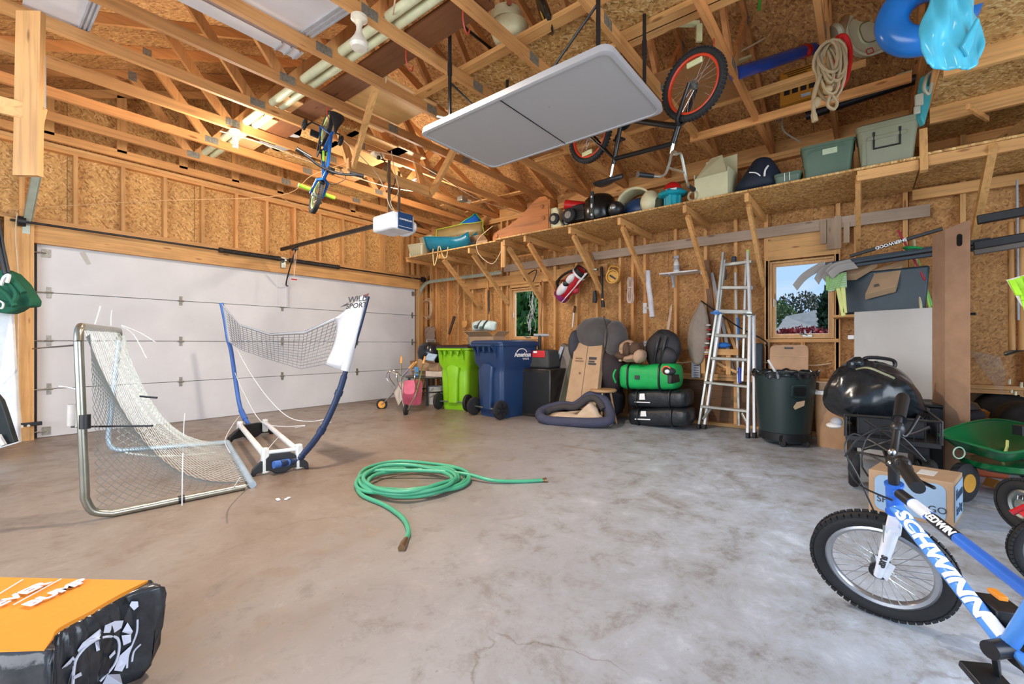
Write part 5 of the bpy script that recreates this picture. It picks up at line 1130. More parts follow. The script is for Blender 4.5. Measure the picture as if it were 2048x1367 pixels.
# ---- white panel (door) behind the wagon, dark tub, carton
DP = plain('panel_grey_white', (186, 186, 184), .5, var=.05, sc=5)
t = thing('white_door_slab', 'grey-white flat door slab standing behind the trash bag', 'door slab', P(1790, 815, X=5.1), world=True)
a, b_ = P(1708, 620, X=5.30), P(1880, 616, X=5.02); a2, b2 = P(1706, 850, X=5.28), P(1876, 860, X=5.0); zt = P(1800, 619, X=5.2).z
nx = (b_-a).cross(Vector((0, 0, 1))).normalized()*-.05
ob('slab', MB().prism([Vector((a.x, a.y, .02)), Vector((b_.x, b_.y, .02)), Vector((b_.x, b_.y, zt)), Vector((a.x, a.y, zt))], -nx*-1), DP, t, False, bevel=.004)
dv = (b_-a).normalized(); c0 = Vector((a.x, a.y, zt)); fnt = nx.normalized()*-1
fnt = fnt if fnt.dot(Vector((-1, 0, 0))) > 0 else -fnt
def onp(u, v, o=.004): return c0+dv*u-Vector((0, 0, v))+fnt*o
ob('edge_pull', MB().prism([onp(.60, .025), onp(.85, .022), onp(.85, .045), onp(.60, .048)], fnt*.004), plain('pull_grey', (120, 118, 100), .4), t, False); ob('pull_grip', MB().prism([onp(.78, .026, .009), onp(.845, .025, .009), onp(.845, .042, .009), onp(.78, .043, .009)], fnt*.003), BLK, t, False)
ob('latch', MB().box(onp(-.03, .24, -.01), (.03, .05, .04)), WHITEP, t, bevel=.004); ob('keyhole_smudge', MB().prism([onp(.18, .40), onp(.20, .40), onp(.195, .44), onp(.185, .44)], fnt*.003), plain('smudge', (140, 138, 134), .6), t, False)
# dark tub on top
DT = plain('dark_tub', (44, 60, 70), .45)
t = thing('dark_storage_tub', 'large dark storage tub on the ledge above the door slab', 'storage tub', P(1760, 620, X=5.6), world=True)
a, b_ = P(1690, 628, X=5.62), P(1852, 618, X=5.5); zt2 = P(1700, 545, X=5.6).z
ob('tub', MB().prism([(a.x, a.y, a.z), (b_.x, b_.y, a.z), (b_.x, b_.y-.03, zt2), (a.x, a.y+.02, zt2)], (.30, .02, 0)), DT, t, bevel=.02)
tag(ob('tub_shelf', MB().box((5.75, (a.y+b_.y)/2, a.z-.02), (.38, a.y-b_.y+.2, .025)), W('y'), None, False), 'board holding the dark tub behind the door slab', 'shelf')
for i, (xa, ya, xb, yb, xc, yc, xd, yd, X, lb) in enumerate(((1730, 588, 1748, 548, 1806, 528, 1792, 572, 5.45, 'open brown carton with black print lying on the dark tub'), (1665, 550, 1700, 528, 1755, 522, 1712, 548, 5.4, 'flat brown carton tucked under the hockey sticks by the window'))):
    t = thing('open_carton', lb, 'cardboard box', P(xa, ya, X=X), world=True); pts = [P(xa, ya, X=X), P(xb, yb, X=X+.12), P(xc, yc, X=X+.12), P(xd, yd, X=X)]
    ob('carton', MB().prism(pts, (.06, 0, -.05)), CARD, t, False, bevel=.003)
    ob('print', MB().prism([pts[0].lerp(pts[3], .3).lerp(pts[1], .25)+Vector((-.004, 0, 0)), pts[0].lerp(pts[3], .55).lerp(pts[1], .25)+Vector((-.004, 0, 0)), pts[0].lerp(pts[3], .55).lerp(pts[1], .4)+Vector((-.004, 0, 0)), pts[0].lerp(pts[3], .3).lerp(pts[1], .4)+Vector((-.004, 0, 0))], (-.002, 0, 0)), plain('print_grey', (96, 88, 82), .6), t, False)
    ob('flap', MB().prism([pts[1], pts[2], pts[2]+Vector((.02, -.03, .05)), pts[1]+Vector((.02, .02, .04))], (.004, 0, 0)), CARD, t, False)
# hockey sticks
HS = thing('stick_rack', 'wall brackets holding the hockey sticks', 'rack', P(1720, 535, X=5.6), world=True)
ob('arm', MB().bar(P(1716, 530, X=5.55), Vector((5.95, .06, 1.72)), .03, .05), W('x'), HS, False); ob('arm', MB().bar(P(1865, 500, X=5.5), P(1865, 500, X=5.92), .03, .05), W('x'), HS, False)
STK = ((1590, 575, 1650, 528, 1980, 478, 'leftmost blade over the window'), (1633, 563, 1668, 530, 1960, 487, 'middle blade over the window'), (1648, 560, 1690, 532, 1985, 494, 'right blade over the window'), (1655, 548, 1705, 524, 2048, 470, 'dark shaft topmost of the level bundle'), (1660, 552, 1712, 530, 2048, 483, 'dark shaft lowest of the level bundle'))
GB = plain('stick_dark', (40, 52, 62), .4); BLD = plain('blade_grey', (150, 146, 140), .5)
for i, (bx, by, hx, hy, ex, ey, lb) in enumerate(STK):
    X = 5.42-.03*i; t = thing('hockey_stick', 'dark hockey stick with '+lb if 'blade' in lb else 'hockey stick, '+lb, 'hockey stick', P(hx, hy, X=X), None, None, True)
    a, b_, e = P(bx, by, X=X), P(hx, hy, X=X), P(ex, ey, X=X+.05)
    ob('shaft', MB().bbar(b_, e, .02, .03, .004), GB, t, False)
    bl_ = spline([a, a.lerp(b_, .4)+Vector((0, .01, .03)), b_], 5); m = MB(); w_ = .032
    rg = [[p+Vector((0, -w_*.6, -w_)), p+Vector((-.012, -w_*.6, -w_)), p+Vector((-.012, w_*.6, w_)), p+Vector((0, w_*.6, w_))] for p in bl_]; m.loft(rg); ob('blade', m, BLD, t, False, bevel=.003)
t = thing('hockey_stick', 'black hockey stick with white lettering slanting up to the tall carton', 'hockey stick', P(1680, 520, X=5.4), world=True)
a, b_ = P(1700, 512, X=5.45), P(1885, 457, X=5.3); ob('shaft', MB().bbar(a, b_, .02, .03, .004), BLK, t, False)
dd = (b_-a).normalized(); lm = MX(a.lerp(b_, .47)+Vector((-.018, 0, 0)), dd, Vector((0, 0, 1))); text('SHERWOOD', lm @ Matrix.Rotation(R(180), 4, 'Z'), LTW, t, .040, bold=.001)
# green net, foam sticks
t = thing('green_netting', 'green and white meshed bag beside the window over the dark tub', 'mesh bag', P(1672, 580, X=5.35), world=True); X = 5.33
GN = plain('mesh_green', (150, 196, 110), .6); ob('bag', MB().prism([P(1652, 552, X=X), P(1693, 543, X=X), P(1694, 574, X=X), P(1660, 583, X=X), P(1653, 580, X=X)], (.04, 0, 0)), plain('mesh_pale', (176, 206, 176), .4), t, bevel=.004); m = MB()
for i in range(7):
    m.tube([P(1653+i*6, 552-i*1.3, X=X-.006), P(1653+max(0, i*6-14), 580, X=X-.006)], .005, 5); m.tube([P(1653, 553+i*4.4, X=X-.006), P(1693, 546+i*4.4, X=X-.006)], .004, 5)
ob('mesh', m, GN, t, kind='stuff')
YF = plain('foam_yellow', (222, 228, 140), .6)
for i, (x0, y0, x1, y1) in enumerate(((1676, 576, 1687, 632), (1686, 574, 1690, 626))):
    o = ob('foam_stick', MB().bar(P(x0, y0, X=5.32), P(x1, y1, X=5.32), .035, .03), YF, None, bevel=.006); tag(o, 'pale yellow foam stick hanging %s the dark tub' % ('left of its twin beside' if i == 0 else 'right of its twin beside'), 'stick')
# coloured sticks behind the tub
for i, (x0, y0, x1, y1, r_, col, lb) in enumerate(((1828, 480, 1842, 618, .012, (196, 186, 150), 'pale stick standing left of the green sticks'), (1836, 520, 1860, 616, .010, (160, 200, 90), 'lime green stick leaning beside the tall carton'), (1842, 545, 1864, 612, .010, (110, 190, 110), 'second green stick leaning beside the tall carton'), (1796, 460, 1850, 560, .009, (172, 44, 66), 'dark pink stick leaning behind the hockey sticks'))):
    o = ob('coloured_stick', MB().cyl(P(x0, y0, X=5.62), P(x1, y1, X=5.5), r_, seg=8), plain('stick_c%d' % i, col, .5)); tag(o, lb, 'stick')
o = ob('green_ring', MB().torus(P(1828, 497, X=5.5), .07, .012, Matrix.Rotation(R(14), 3, 'X'), 24, 8), plain('ring_green', (30, 150, 80), .4)); tag(o, 'green plastic ring on the hockey stick bundle', 'ring')
# tall carton
t = thing('tall_carton', 'tall narrow cardboard carton standing upright by the door slab', 'cardboard box', P(1900, 840, X=4.7), world=True)
zt3 = P(1905, 447, X=4.62).z; a, b_ = P(1890, 600, X=4.70), P(1941, 600, X=4.54); TCD = plain('carton_dim', (170, 136, 110), .8)
dvec = (b_-a); back = Vector((.26, .05, 0))
ob('carton', MB().prism([Vector((a.x, a.y, .02)), Vector((b_.x, b_.y, .02)), Vector((b_.x, b_.y, zt3)), Vector((a.x, a.y, zt3-.02))], back), TCD, t, False, bevel=.004)
f_ = dvec.cross(Vector((0, 0, 1))).normalized(); f_ = f_ if f_.x < 0 else -f_
q = a+dvec*.6; q.z = zt3-.13; ob('hand_hole', MB().loft([[q+dvec.normalized()*p1+Vector((0, 0, p2))+f_*.003 for p1, p2 in rrect(.04, .09, .019)], [q+dvec.normalized()*p1+Vector((0, 0, p2))+f_*.006 for p1, p2 in rrect(.04, .09, .019)]]), plain('hole_black', (10, 10, 10), .9, var=0), t)
# black racks at far right
for i, (xa, ya, xb, yb, r_, X, lb) in enumerate(((1955, 440, 2075, 418, .035, 5.2, 'upper black bar of the wall rack at the right edge'), (1948, 492, 2075, 470, .035, 5.2, 'lower black bar of the wall rack at the right edge'), (1948, 505, 2075, 484, .022, 5.15, 'bundled pale and black rods under the wall rack bars'))):
    o = ob('rack_bar', MB().bbar(P(xa, ya, X=X), P(xb, yb, X=X), r_*1.6, r_*2, .006), BLK if i < 2 else plain('rods_grey', (92, 84, 78), .5), None, False); tag(o, lb, 'bar')
for i, (x0, y0, x1, y1, r_, mt, lb) in enumerate(((2022, 445, 2024, 700, .022, 'w', 'wooden pole standing at the right wall'), (2034, 360, 2037, 640, .008, 'g', 'grey cable hanging at the right wall edge'), (2046, 440, 2046, 700, .03, 'w', 'second wooden pole at the right picture edge'))):
    o = ob('wall_pole', MB().cyl(P(x0, y0, X=5.6), P(x1, y1, X=5.5), r_, seg=10), W('z') if mt == 'w' else GRYP); tag(o, lb, 'pole')
# green/white lacrosse or board bag at right edge
t = thing('green_white_kite', 'white and lime striped nylon panel at the right picture edge', 'nylon panel', P(2040, 580, d=2.6), world=True)
ob('panel', MB().prism([P(2016, 559, d=2.7), P(2048, 550, d=2.6), P(2090, 545, d=2.5), P(2090, 650, d=2.5), P(2046, 610, d=2.62)], fw_*.01), LTW, t, False)
for (a, b_) in (((2022, 560), (2038, 590)), ((2048, 552), (2050, 600)), ((2036, 556), (2056, 620))): ob('lime_stripe', MB().bar(P(*a, d=2.6), P(*b_, d=2.55), .03, .008), LIME, t, False)

# ============================================================ THINGS STANDING ON THE FLOOR
def F(x, y, z=0): return P(x, y, Z=z)
# ---- metal frame goal with net
PIPE = plain('goal_pipe', (150, 148, 136), .28, .8, var=.15)
gl = thing('sports_goal', 'metal pipe goal frame with sagging white net at the left of the floor', 'goal', (.454, 3.51, 0), world=True)
NLb, NRb, FRb, FLb = Vector((.454, 3.51, .022)), Vector((1.313, 3.426, .022)), Vector((1.72, 5.11, .022)), Vector((.878, 5.55, .022))
NT, FT = P(156, 652, d=2.56), P(240, 660, d=4.15)
def rounded(a, b_, c, r): # corner points a-b-c
    u = (Vector(a)-b_).normalized(); v = (Vector(c)-b_).normalized(); return spline([b_+u*r, b_+(u+v)*r*.29, b_+v*r], 4)
ob('frame', MB().tube([NT.lerp(NLb, .08)]+[NLb+Vector((0, 0, .16))]+rounded(NLb+Vector((0, 0, 1)), NLb, NRb, .12)+[NRb+Vector((-.05, 0, 0))], .022, 12), PIPE, gl)
ob('frame', MB().tube(rounded(NLb, NT, FT, .09), .022, 12).tube([NT+(FT-NT).normalized()*.09, FT-(FT-NT).normalized()*.09], .022, 12).tube(rounded(NT, FT, FLb, .09), .022, 12), PIPE, gl)
BLP = plain('pale_blue_pipe', (176, 196, 210), .3, .4)
ob('frame', MB().tube([FT.lerp(FLb, .08)]+[FLb+Vector((0, 0, .14))]+rounded(FLb+Vector((0, 0, 1)), FLb, FRb, .10)+[FRb], .022, 12), BLP, gl, label='pale blue far post')
ob('frame', MB().tube([NRb, NRb.lerp(FRb, .5), FRb], .024, 12), BLP, gl)
for q in (.33,): ob('joint', MB().cyl(NLb.lerp(NRb, .5), NLb.lerp(NRb, .54), .026, seg=12), DKM, gl); ob('joint', MB().cyl(NLb+Vector((0, 0, .52)), NLb+Vector((0, 0, .6)), .026, seg=12), DKM, gl)
NET = plain('net_white', (206, 212, 206), .7); NETD = plain('net_grey', (112, 120, 120), .7)
def sag(u, v):      # u: front(top bar) -> back(bottom bar), v: near -> far
    top = NT.lerp(FT, .05+.9*v); bot = NRb.lerp(FRb, .06+.9*v); a = top.lerp(bot, u)
    k = math.sin(math.pi*u); mid = Vector((-.07, 0, -.30))*k*(1-.15*math.sin(math.pi*v)); s = Vector((0, 0, .012*math.sin(v*26)*(1-u)))
    return a+mid+s
def netmesh(name, fn, nu, nv, r, mat, par, diamond=True):
    vs = []; es = []; idx = {}
    for i in range(nu+1):
        for j in range(nv+1): idx[i, j] = len(vs); vs.append(fn(i/nu, j/nv))
    m = MB()
    if diamond:
        for i in range(nu):
            for j in range(nv):
                if (i+j) % 2 == 0: prs = ((i, j), (i+1, j+1))
                else: prs = ((i+1, j), (i, j+1))
                a, b_ = vs[idx[prs[0]]], vs[idx[prs[1]]]
                if (b_-a).length > 1e-4: m.tube([a, b_], r, 3, caps=False)
    else:
        for i in range(nu+1): m.tube([vs[idx[i, j]] for j in range(nv+1)], r, 3, caps=False)
        for j in range(nv+1): m.tube([vs[idx[i, j]] for i in range(nu+1)], r, 3, caps=False)
    return ob(name, m, mat, par, False, kind='stuff')
netmesh('back_net', sag, 46, 54, .0012, NET, gl)
def side(e0, e1, pk, sgn):
    def f(u, v):     # u down the front post, v towards the back curve
        a = e0.lerp(e1, .04+.92*u); t = .02+.98*u
        q = sag(min(1, (.03+.95*u)), 0 if sgn < 0 else 1); base_ = q
        edge = .05*math.sin(u*14)*(1-v)
        return a.lerp(base_, v)+(e1-e0)*0+Vector((.05, 0, 0))*(1-v)+Vector((.02*edge, 0, 0))
    return f
netmesh('side_net', side(NT, NLb, 0, -1), 38, 30, .0016, NETD, gl)
netmesh('side_net', side(FT, FLb, 0, 1), 30, 18, .0015, NET, gl)
for (pts, mt, r_, lb) in (
    ([P(250, 905, d=3.0), P(330, 912, d=3.2), P(430, 905, d=3.9)], NET, .006, None),
    ([F(480, 955, .25), F(470, 975, .12), F(500, 968, .02)], NET, .004, None)): ob('lacing', MB().tube(spline(pts, 5), r_, 5), mt, gl)
TIE = plain('zip_white', (232, 232, 232), .5)
for pts in ([(190, 648), (196, 630), (201, 612)], [(222, 650), (222, 635), (224, 620)], [(243, 652), (268, 670), (293, 716)], [(243, 650), (280, 665), (311, 684)], [(367, 870), (368, 845), (370, 826)], [(364, 1010), (365, 930), (366, 905)], [(160, 790), (150, 777), (118, 772)]):
    dd_ = 3.9 if pts[0][0] > 200 and pts[0][1] < 700 else (3.4 if pts[0][0] > 300 else 2.7)
    if pts[0][1] > 1000: dd_ = 2.75
    ob('zip_tie', MB().tube(spline([P(x, y, d=dd_) for x, y in pts], 4), .0035, 5), TIE, gl)
for pts in ([(150, 690), (65, 697)], [(143, 853), (305, 851)], [(280, 792), (314, 795)]):
    ob('black_strap', MB().tube([P(*pts[0], d=2.62), P(*pts[1], d=2.62 if pts[1][0] > 100 else 4.6)], .006, 6), BLK, gl)
ob('tape_wrap', MB().cyl(P(147, 808, d=2.55), P(146, 850, d=2.55), .026, seg=12).prism([P(150, 812, d=2.54), P(162, 815, d=2.54), P(165, 845, d=2.54), P(150, 855, d=2.54)], (.01, .01, 0)), plain('tape_silver', (186, 178, 170), .5), gl)

# ---- bowed blue frame rebounder
RB_ = thing('sports_rebounder', 'bowed blue pole rebounder with white cloth net and black folding base', 'rebound net', (1.9, 4.4, 0), world=True)
PB = plain('pole_navy', (34, 50, 82), .4); PB2 = plain('pole_azure', (62, 104, 176), .4)
nf0, nf1 = F(502, 952), F(617, 936); ff0, ff1 = F(456, 884), F(546, 866)
def foot(a, b_, nm='foot'):
    d = (b_-a); L_ = d.length; d.normalize(); n_ = Vector((0, 0, 1)).cross(d)*.05
    pr = [(0, 0), (.06, 0), (.09, .02), (.3, .03), (.42, .0), (.58, .0), (.7, .03), (.91, .02), (.94, 0), (1, 0), (.99, .05), (.86, .10), (.66, .155), (.34, .155), (.14, .10), (.01, .05)]
    ob(nm, MB().prism([a+d*L_*u+Vector((0, 0, z_))-n_/2 for u, z_ in pr], n_), BLK, RB_, False, bevel=.006)
foot(nf0, nf1); foot(ff0, ff1)
nc, fc = nf0.lerp(nf1, .5), ff0.lerp(ff1, .5); dn = (nf1-nf0).normalized()
for s_ in (-.11, .13):
    a, b_ = nc+dn*s_+Vector((0, 0, .15)), fc+dn*s_+Vector((0, 0, .15)); ob('rail', MB().cyl(a, b_, .024, seg=12), WHITEP, RB_); ob('rail_clamp', MB().box(a+Vector((0, 0, -.04)), (.05, .05, .20)), WHITEP, RB_, bevel=.01); ob('rail_clamp', MB().box(b_+Vector((0, 0, -.03)), (.05, .05, .14)), WHITEP, RB_, bevel=.01)
ob('cross_rail', MB().cyl(nc+dn*-.13+Vector((0, 0, .17)), nc+dn*.16+Vector((0, 0, .17)), .016, seg=10), WHITEP, RB_)
tr_, tl_ = P(735, 592, d=3.62), P(443, 606, d=5.1)
c0_ = nc+Vector((-.03, -.07, .085)); rp_ = spline([c0_, P(598, 915, d=3.62), P(640, 865, d=3.6), P(672, 800, d=3.6), P(692, 740, d=3.6), P(718, 655, d=3.6), tr_], 6)
n3 = len(rp_); ob('pole', MB().tube(rp_[:n3*4//6], .026, 12), PB, RB_); ob('pole', MB().tube(rp_[n3*4//6-1:], .02, 12), PB, RB_)
for q in (.18, .34, .52): p = rp_[int(q*n3)]; p2 = rp_[int(q*n3)+1]; ob('sleeve', MB().cyl(p, p2, .032, seg=12), PB, RB_)
ob('pole_root', MB().cyl(c0_+dn*-.05, rp_[3], .03, seg=12), PB2, RB_)
lp_ = spline([fc+Vector((0, 0, .1)), P(482, 820, d=5.0), P(471, 760, d=5.05), P(462, 700, d=5.08), P(456, 678, d=5.1), P(450, 640, d=5.1), tl_], 5)
ob('pole', MB().tube(lp_, .022, 12), PB2, RB_); ob('sleeve', MB().cyl(lp_[3], lp_[5], .028, seg=12), PB2, RB_)
CLTH = plain('sail_cloth', (214, 214, 216), .6, var=.04)
# net surface between the poles
def rn(u, v):       # u left->right, v top->bottom
    topx = [(443, 606), (480, 648), (540, 667), (610, 662), (680, 630), (728, 590)]; botx = [(455, 682), (485, 700), (545, 720), (602, 737), (650, 728), (690, 742)]
    k_ = min(4, int(u*5)); f = u*5-k_; f = f*f*(3-2*f)*.3+f*.7
    dpt = 5.1-1.5*u
    a = Vector((topx[k_][0]*(1-f)+topx[k_+1][0]*f, topx[k_][1]*(1-f)+topx[k_+1][1]*f)); b_ = Vector((botx[k_][0]*(1-f)+botx[k_+1][0]*f, botx[k_][1]*(1-f)+botx[k_+1][1]*f))
    p = a.lerp(b_, v); return P(p.x, p.y, d=dpt+.18*math.sin(math.pi*u)*math.sin(math.pi*v))
netmesh('net', lambda u, v: rn(.02+.86*u, v), 30, 13, .003, plain('net_cord', (120, 120, 124), .7), RB_, False)
m = MB(); m.grid(lambda u, v: rn(u, .0+.07*v+.0), 30, 2); ob('top_band', m, CLTH, RB_, solid=.006); m = MB(); m.grid(lambda u, v: rn(.0+.05*u*(1+.0*v), v), 3, 12); ob('side_band', m, CLTH, RB_, solid=.005)
m = MB(); m.grid(lambda u, v: rn(.76+.04*v+.05*math.sin(v*3.14)*(1-u)+(.24-.04*v)*u, v), 8, 14); ob('cloth_panel', m, CLTH, RB_, solid=.008)
ob('pole_sock', MB().tube([rn(1, .03), rn(1, .3), rn(1, .65), rn(1, .99)], [.03, .035, .038, .034], 12), CLTH, RB_)
q0, q1, q2, q3 = rn(.84, .09), rn(.98, .09), rn(.98, .20), rn(.84, .22); xd = (q1-q0); yd = (q0-q3)
nrm_ = xd.cross(yd).normalized(); nrm_ = nrm_ if nrm_.dot(Vector((-CA, -SA, 0))) > 0 else -nrm_
INKD = plain('ink_dark', (52, 52, 56), .6, var=0)
tx_ = Vector((SA, -CA, .12)); text('WILD', MX(P(715, 598, d=3.46), tx_, (0, 0, 1)), INKD, RB_, .062, shear=.25, bold=.0015); text('SPORT', MX(P(712, 611, d=3.46), tx_, (0, 0, 1)), INKD, RB_, .055, shear=.25, bold=.0015)
ob('logo_mark', MB().prism([P(680, 614, d=3.55), P(698, 604, d=3.52), P(692, 611, d=3.52)], (-.003, -.003, 0)), INKD, RB_, False); ob('corner_patch', MB().prism([P(727, 590, d=3.52), P(738, 586, d=3.5), P(736, 593, d=3.5), P(730, 594, d=3.52)], (-.004, -.004, 0)), plain('patch_red', (110, 50, 50), .6), RB_, False)
for pts in ([(475, 700, 4.9), (500, 745, 4.6), (540, 800, 4.3), (580, 835, 4.2), (620, 842, 4.2), (650, 838, 4.2)], [(470, 745, 5.0), (485, 780, 4.8), (520, 840, 4.5), (560, 852, 4.3), (610, 850, 4.2)], [(480, 830, 4.9), (465, 850, 4.5), (450, 880, 4.2), (460, 905, 3.9)], [(560, 870, 4.3), (530, 905, 3.8), (510, 940, 3.5), (505, 965, 3.4)]):
    o = ob('guy_cord', MB().tube(spline([P(x, y, d=d_) for x, y, d_ in pts], 5), .003, 5), TIE, RB_)
for (x, y, rz) in ((600, 853, 10), (652, 845, -15), (575, 996, 30), (556, 998, 80)):
    p = F(x, y, .006); o = ob('tie_scrap', MB().box(p, (.13 if y < 900 else .04, .02, .006), (0, 0, R(rz))), TIE, None, False); tag(o, {600: 'white strip on the floor right of the rebounder, nearest it', 652: 'white strip on the floor right of the rebounder, toward the door', 575: 'white scrap on the floor below the rebounder base', 556: 'second white scrap on the floor below the rebounder base'}[x], 'scrap')

# ---- green garden hose
HG = plain('hose_green', (72, 160, 122), .35, var=.08)
hs = thing('garden_hose', 'green garden hose coiled on the concrete floor', 'hose', F(830, 960), world=True)
hp = [(1085, 960, 0), (1040, 962, 0), (985, 960, .01), (935, 948, .03), (880, 942, .045), (800, 940, .05), (745, 942, .05), (728, 955, .04), (738, 975, .03), (790, 992, .02), (860, 988, .02), (925, 965, .02), (936, 950, .02), (915, 935, .03), (850, 925, .03), (790, 922, .03), (735, 935, .03), (718, 955, .02), (735, 978, .02), (800, 988, .04), (870, 978, .045), (905, 962, .05), (890, 945, .04), (830, 930, .06), (770, 930, .07), (735, 945, .06), (728, 960, .05), (760, 978, .05), (820, 982, .06), (885, 965, .06), (912, 955, .05), (895, 940, .055), (840, 932, .04), (770, 932, .02), (722, 950, .01), (714, 970, 0), (725, 990, 0), (770, 1010, 0), (805, 1035, 0), (817, 1060, 0), (812, 1078, 0)]
HR = .0135
pts = spline([F(x, y, HR+z_) for x, y, z_ in hp], 7); ob('hose', MB().tube(pts, HR, 10), HG, hs)
rg = []
for k_, (rx, ry, rot, z_) in enumerate(((.40, .32, 10, 0), (.36, .29, -12, .0), (.43, .33, 5, .02), (.34, .27, 20, .03))):
    c = F(828, 957, HR+z_); ob('hose_loop', MB().tube([c+Matrix.Rotation(R(rot)+YAW-R(90), 3, 'Z') @ Vector((rx*math.cos(a)*.95, ry*math.sin(a), .012*math.sin(a*3))) for a in [2*math.pi*i/48 for i in range(48)]], HR, 10, closed=True), HG, hs)
BR = plain('coupling', (150, 120, 90), .3, .8)
for (a, b_) in ((pts[-1], F(803, 1096, HR)), (pts[0], pts[0]+(pts[0]-pts[1]).normalized()*.03)): ob('coupling', MB().tube([a, a.lerp(b_, .4), a.lerp(b_, .42), b_], [.015, .015, .019, .019], 12), BR, hs)
ob('blue_sleeve', MB().tube([pts[-1], pts[-1].lerp(F(803, 1096, HR), .7)], .0145, 10), plain('sleeve_aqua', (110, 178, 190), .4), hs)

# ---- wheeled bins
def bin_(label, x, y, rz, H_, W_, D_, body, lidc, ribs, logo=None):
    t = thing('wheeled_bin', label, 'wheelie bin', (x, y, 0), R(rz)); m = MB()
    prof = [(0, .78, .70), (.1, .80, .74), (H_*.58, .86, .80), (H_*.64, .86, .84), (H_*.72, .98, .97), (H_*.93, 1.0, 1.0), (H_*.935, 1.06, 1.05), (H_*.965, 1.06, 1.05)]
    rings = [[Vector((a, b_+(.03 if z_ > H_*.6 else 0), z_)) for a, b_ in rrect(W_*kw, D_*kd, .07 if z_ < H_*.9 else .05, 5)] for z_, kw, kd in prof]
    m.loft(rings); ob('body', m, body, t, ang=50, bevel=0)
    l = MB().loft([[Vector((a, b_+.02, z_)) for a, b_ in rrect(W_*kw*1.06, D_*kw*1.08, .06, 5)] for z_, kw in ((H_*.966, 1.0), (H_*.985, 1.0), (H_*1.005, .93), (H_*1.012, .6))]); ob('lid', l, lidc, t)
    g = MB()      # grooves/pillars on the axle side (local -Y)
    ob('pillar', MB().loft([[Vector((a, b_-D_*.40, z_)) for a, b_ in rrect(W_*.36*k_, .10, .03, 3)] for z_, k_ in ((.12, .8), (H_*.5, .9), (H_*.66, 1.1), (H_*.7, .6))]), body, t, ang=50)
    for s_ in (-1, 1):
        ob('handle_gusset', MB().prism([(s_*W_*.33, -D_*.46, H_*.93), (s_*W_*.33, -D_*.60, H_*.93), (s_*W_*.33, -D_*.52, H_*.86), (s_*W_*.33, -D_*.48, H_*.78)], (.02, 0, 0)), body, t, False, bevel=.004)
        w2 = ob('wheel', MB().lathe([(0, -.03), (.09, -.03), (.125, -.022), (.13, 0), (.125, .022), (.09, .03), (0, .03)], (s_*(W_*.45), -D_*.44, .13), Matrix.Rotation(R(90), 3, 'Y'), 30), RUB, t)
        sp = MB()
        for i in range(6): sp.box(Vector((s_*(W_*.45)+s_*.032, -D_*.44, .13))+Matrix.Rotation(R(60*i), 3, 'X') @ Vector((0, 0, .055)), (.008, .016, .07), Matrix.Rotation(R(60*i), 3, 'X'))
        ob('wheel_spokes', sp, BLK, w2, False)
    ob('handle_bar', MB().cyl((-W_*.36, -D_*.60, H_*.94), (W_*.36, -D_*.60, H_*.94), .016, seg=10), body, t); ob('axle', MB().cyl((-W_*.45, -D_*.44, .13), (W_*.45, -D_*.44, .13), .012, seg=10), STEEL, t)
    for k_ in range(3): ob('rib', MB().prism([(-W_*.2+k_*W_*.2-.03, -D_*.47, H_*.93), (-W_*.2+k_*W_*.2+.03, -D_*.47, H_*.93), (-W_*.2+k_*W_*.2+.01, -D_*.47, H_*.84)], (0, -.05, 0)), body, t, False)
    return t
LG = plain('bin_lime', (136, 196, 24), .38, var=.06, sc=5, bmp=.05); NB = plain('bin_navy', (34, 60, 100), .36, var=.06, sc=5); BRL = plain('lid_brown', (50, 32, 32), .4)
bin_('lime green wheelie bin with brown lid', 5.07, 5.08, -75, 1.00, .58, .66, LG, BRL, 0)
bb_ = bin_('dark blue wheelie bin with white printed logo', 4.95, 4.11, -97, 1.07, .62, .74, NB, NB, 0)
text('American', MX((.318, .07, .875), (0, 1, 0), (0, 0, 1)), LTW, bb_, .085, bold=.003); text('WASTE', MX((.318, .13, .815), (0, 1, 0), (0, 0, 1)), LTW, bb_, .04)
ob('logo_arc', MB().tube([Vector((.318, .05+.10*math.cos(a), .90+.06*math.sin(a))) for a in [R(10+16*i) for i in range(11)]], .007, 5), LTW, bb_)

# ---- stack behind the bins
c = Vector((5.60, 4.62, 0)); o = cbox('grey_box', 'large grey carton hidden behind the two wheelie bins', c, .55, .8, 1.02, 0, plain('box_grey', (150, 140, 128), .7), 'cardboard box')
c = at(975, 690, X=5.45, Z=1.03); t = cbox('cardboard_box', 'open cardboard box on the stack behind the dark blue bin', c, .30, .52, .12, 0, flaps=(('x', 60, .16), ('y', 50, .12), ('Y', 65, .14)))
CB = plain('bag_print', (196, 216, 214), .6, var=.25, sc=16)
c = at(968, 655, X=5.42, Z=1.24); t = thing('patterned_tote_bag', 'pale patterned bag with dark straps on the open cardboard box', 'bag', c); rings = []
for z_, a, b_ in ((0, .11, .24), (.05, .12, .25), (.10, .11, .26), (.14, .08, .27), (.17, .03, .30)): rings.append([Vector((a*math.cos(q)*(1+.08*math.sin(6*q)), b_*math.sin(q), z_+.02*math.cos(2*q))) for q in [2*math.pi*i/20 for i in range(20)]])
ob('body', MB().loft(rings), CB, t, sub=1)
for y_ in (-.10, .03): ob('strap', MB().tube(spline([(-.06, y_-.03, .17), (-.115, y_-.01, .11), (-.125, y_+.02, .04)], 5), .012, 6), INKD, t)
ob('print', MB().ell((-.112, .08, .07), (.012, .05, .03)).ell((-.115, -.05, .05), (.012, .05, .028)), plain('print_teal', (84, 112, 110), .6), t)
c = Vector((5.36, 5.16, 1.02)); t = thing('flue_elbow', 'silver flue pipe elbow with a cap between the two bins', 'pipe', c)
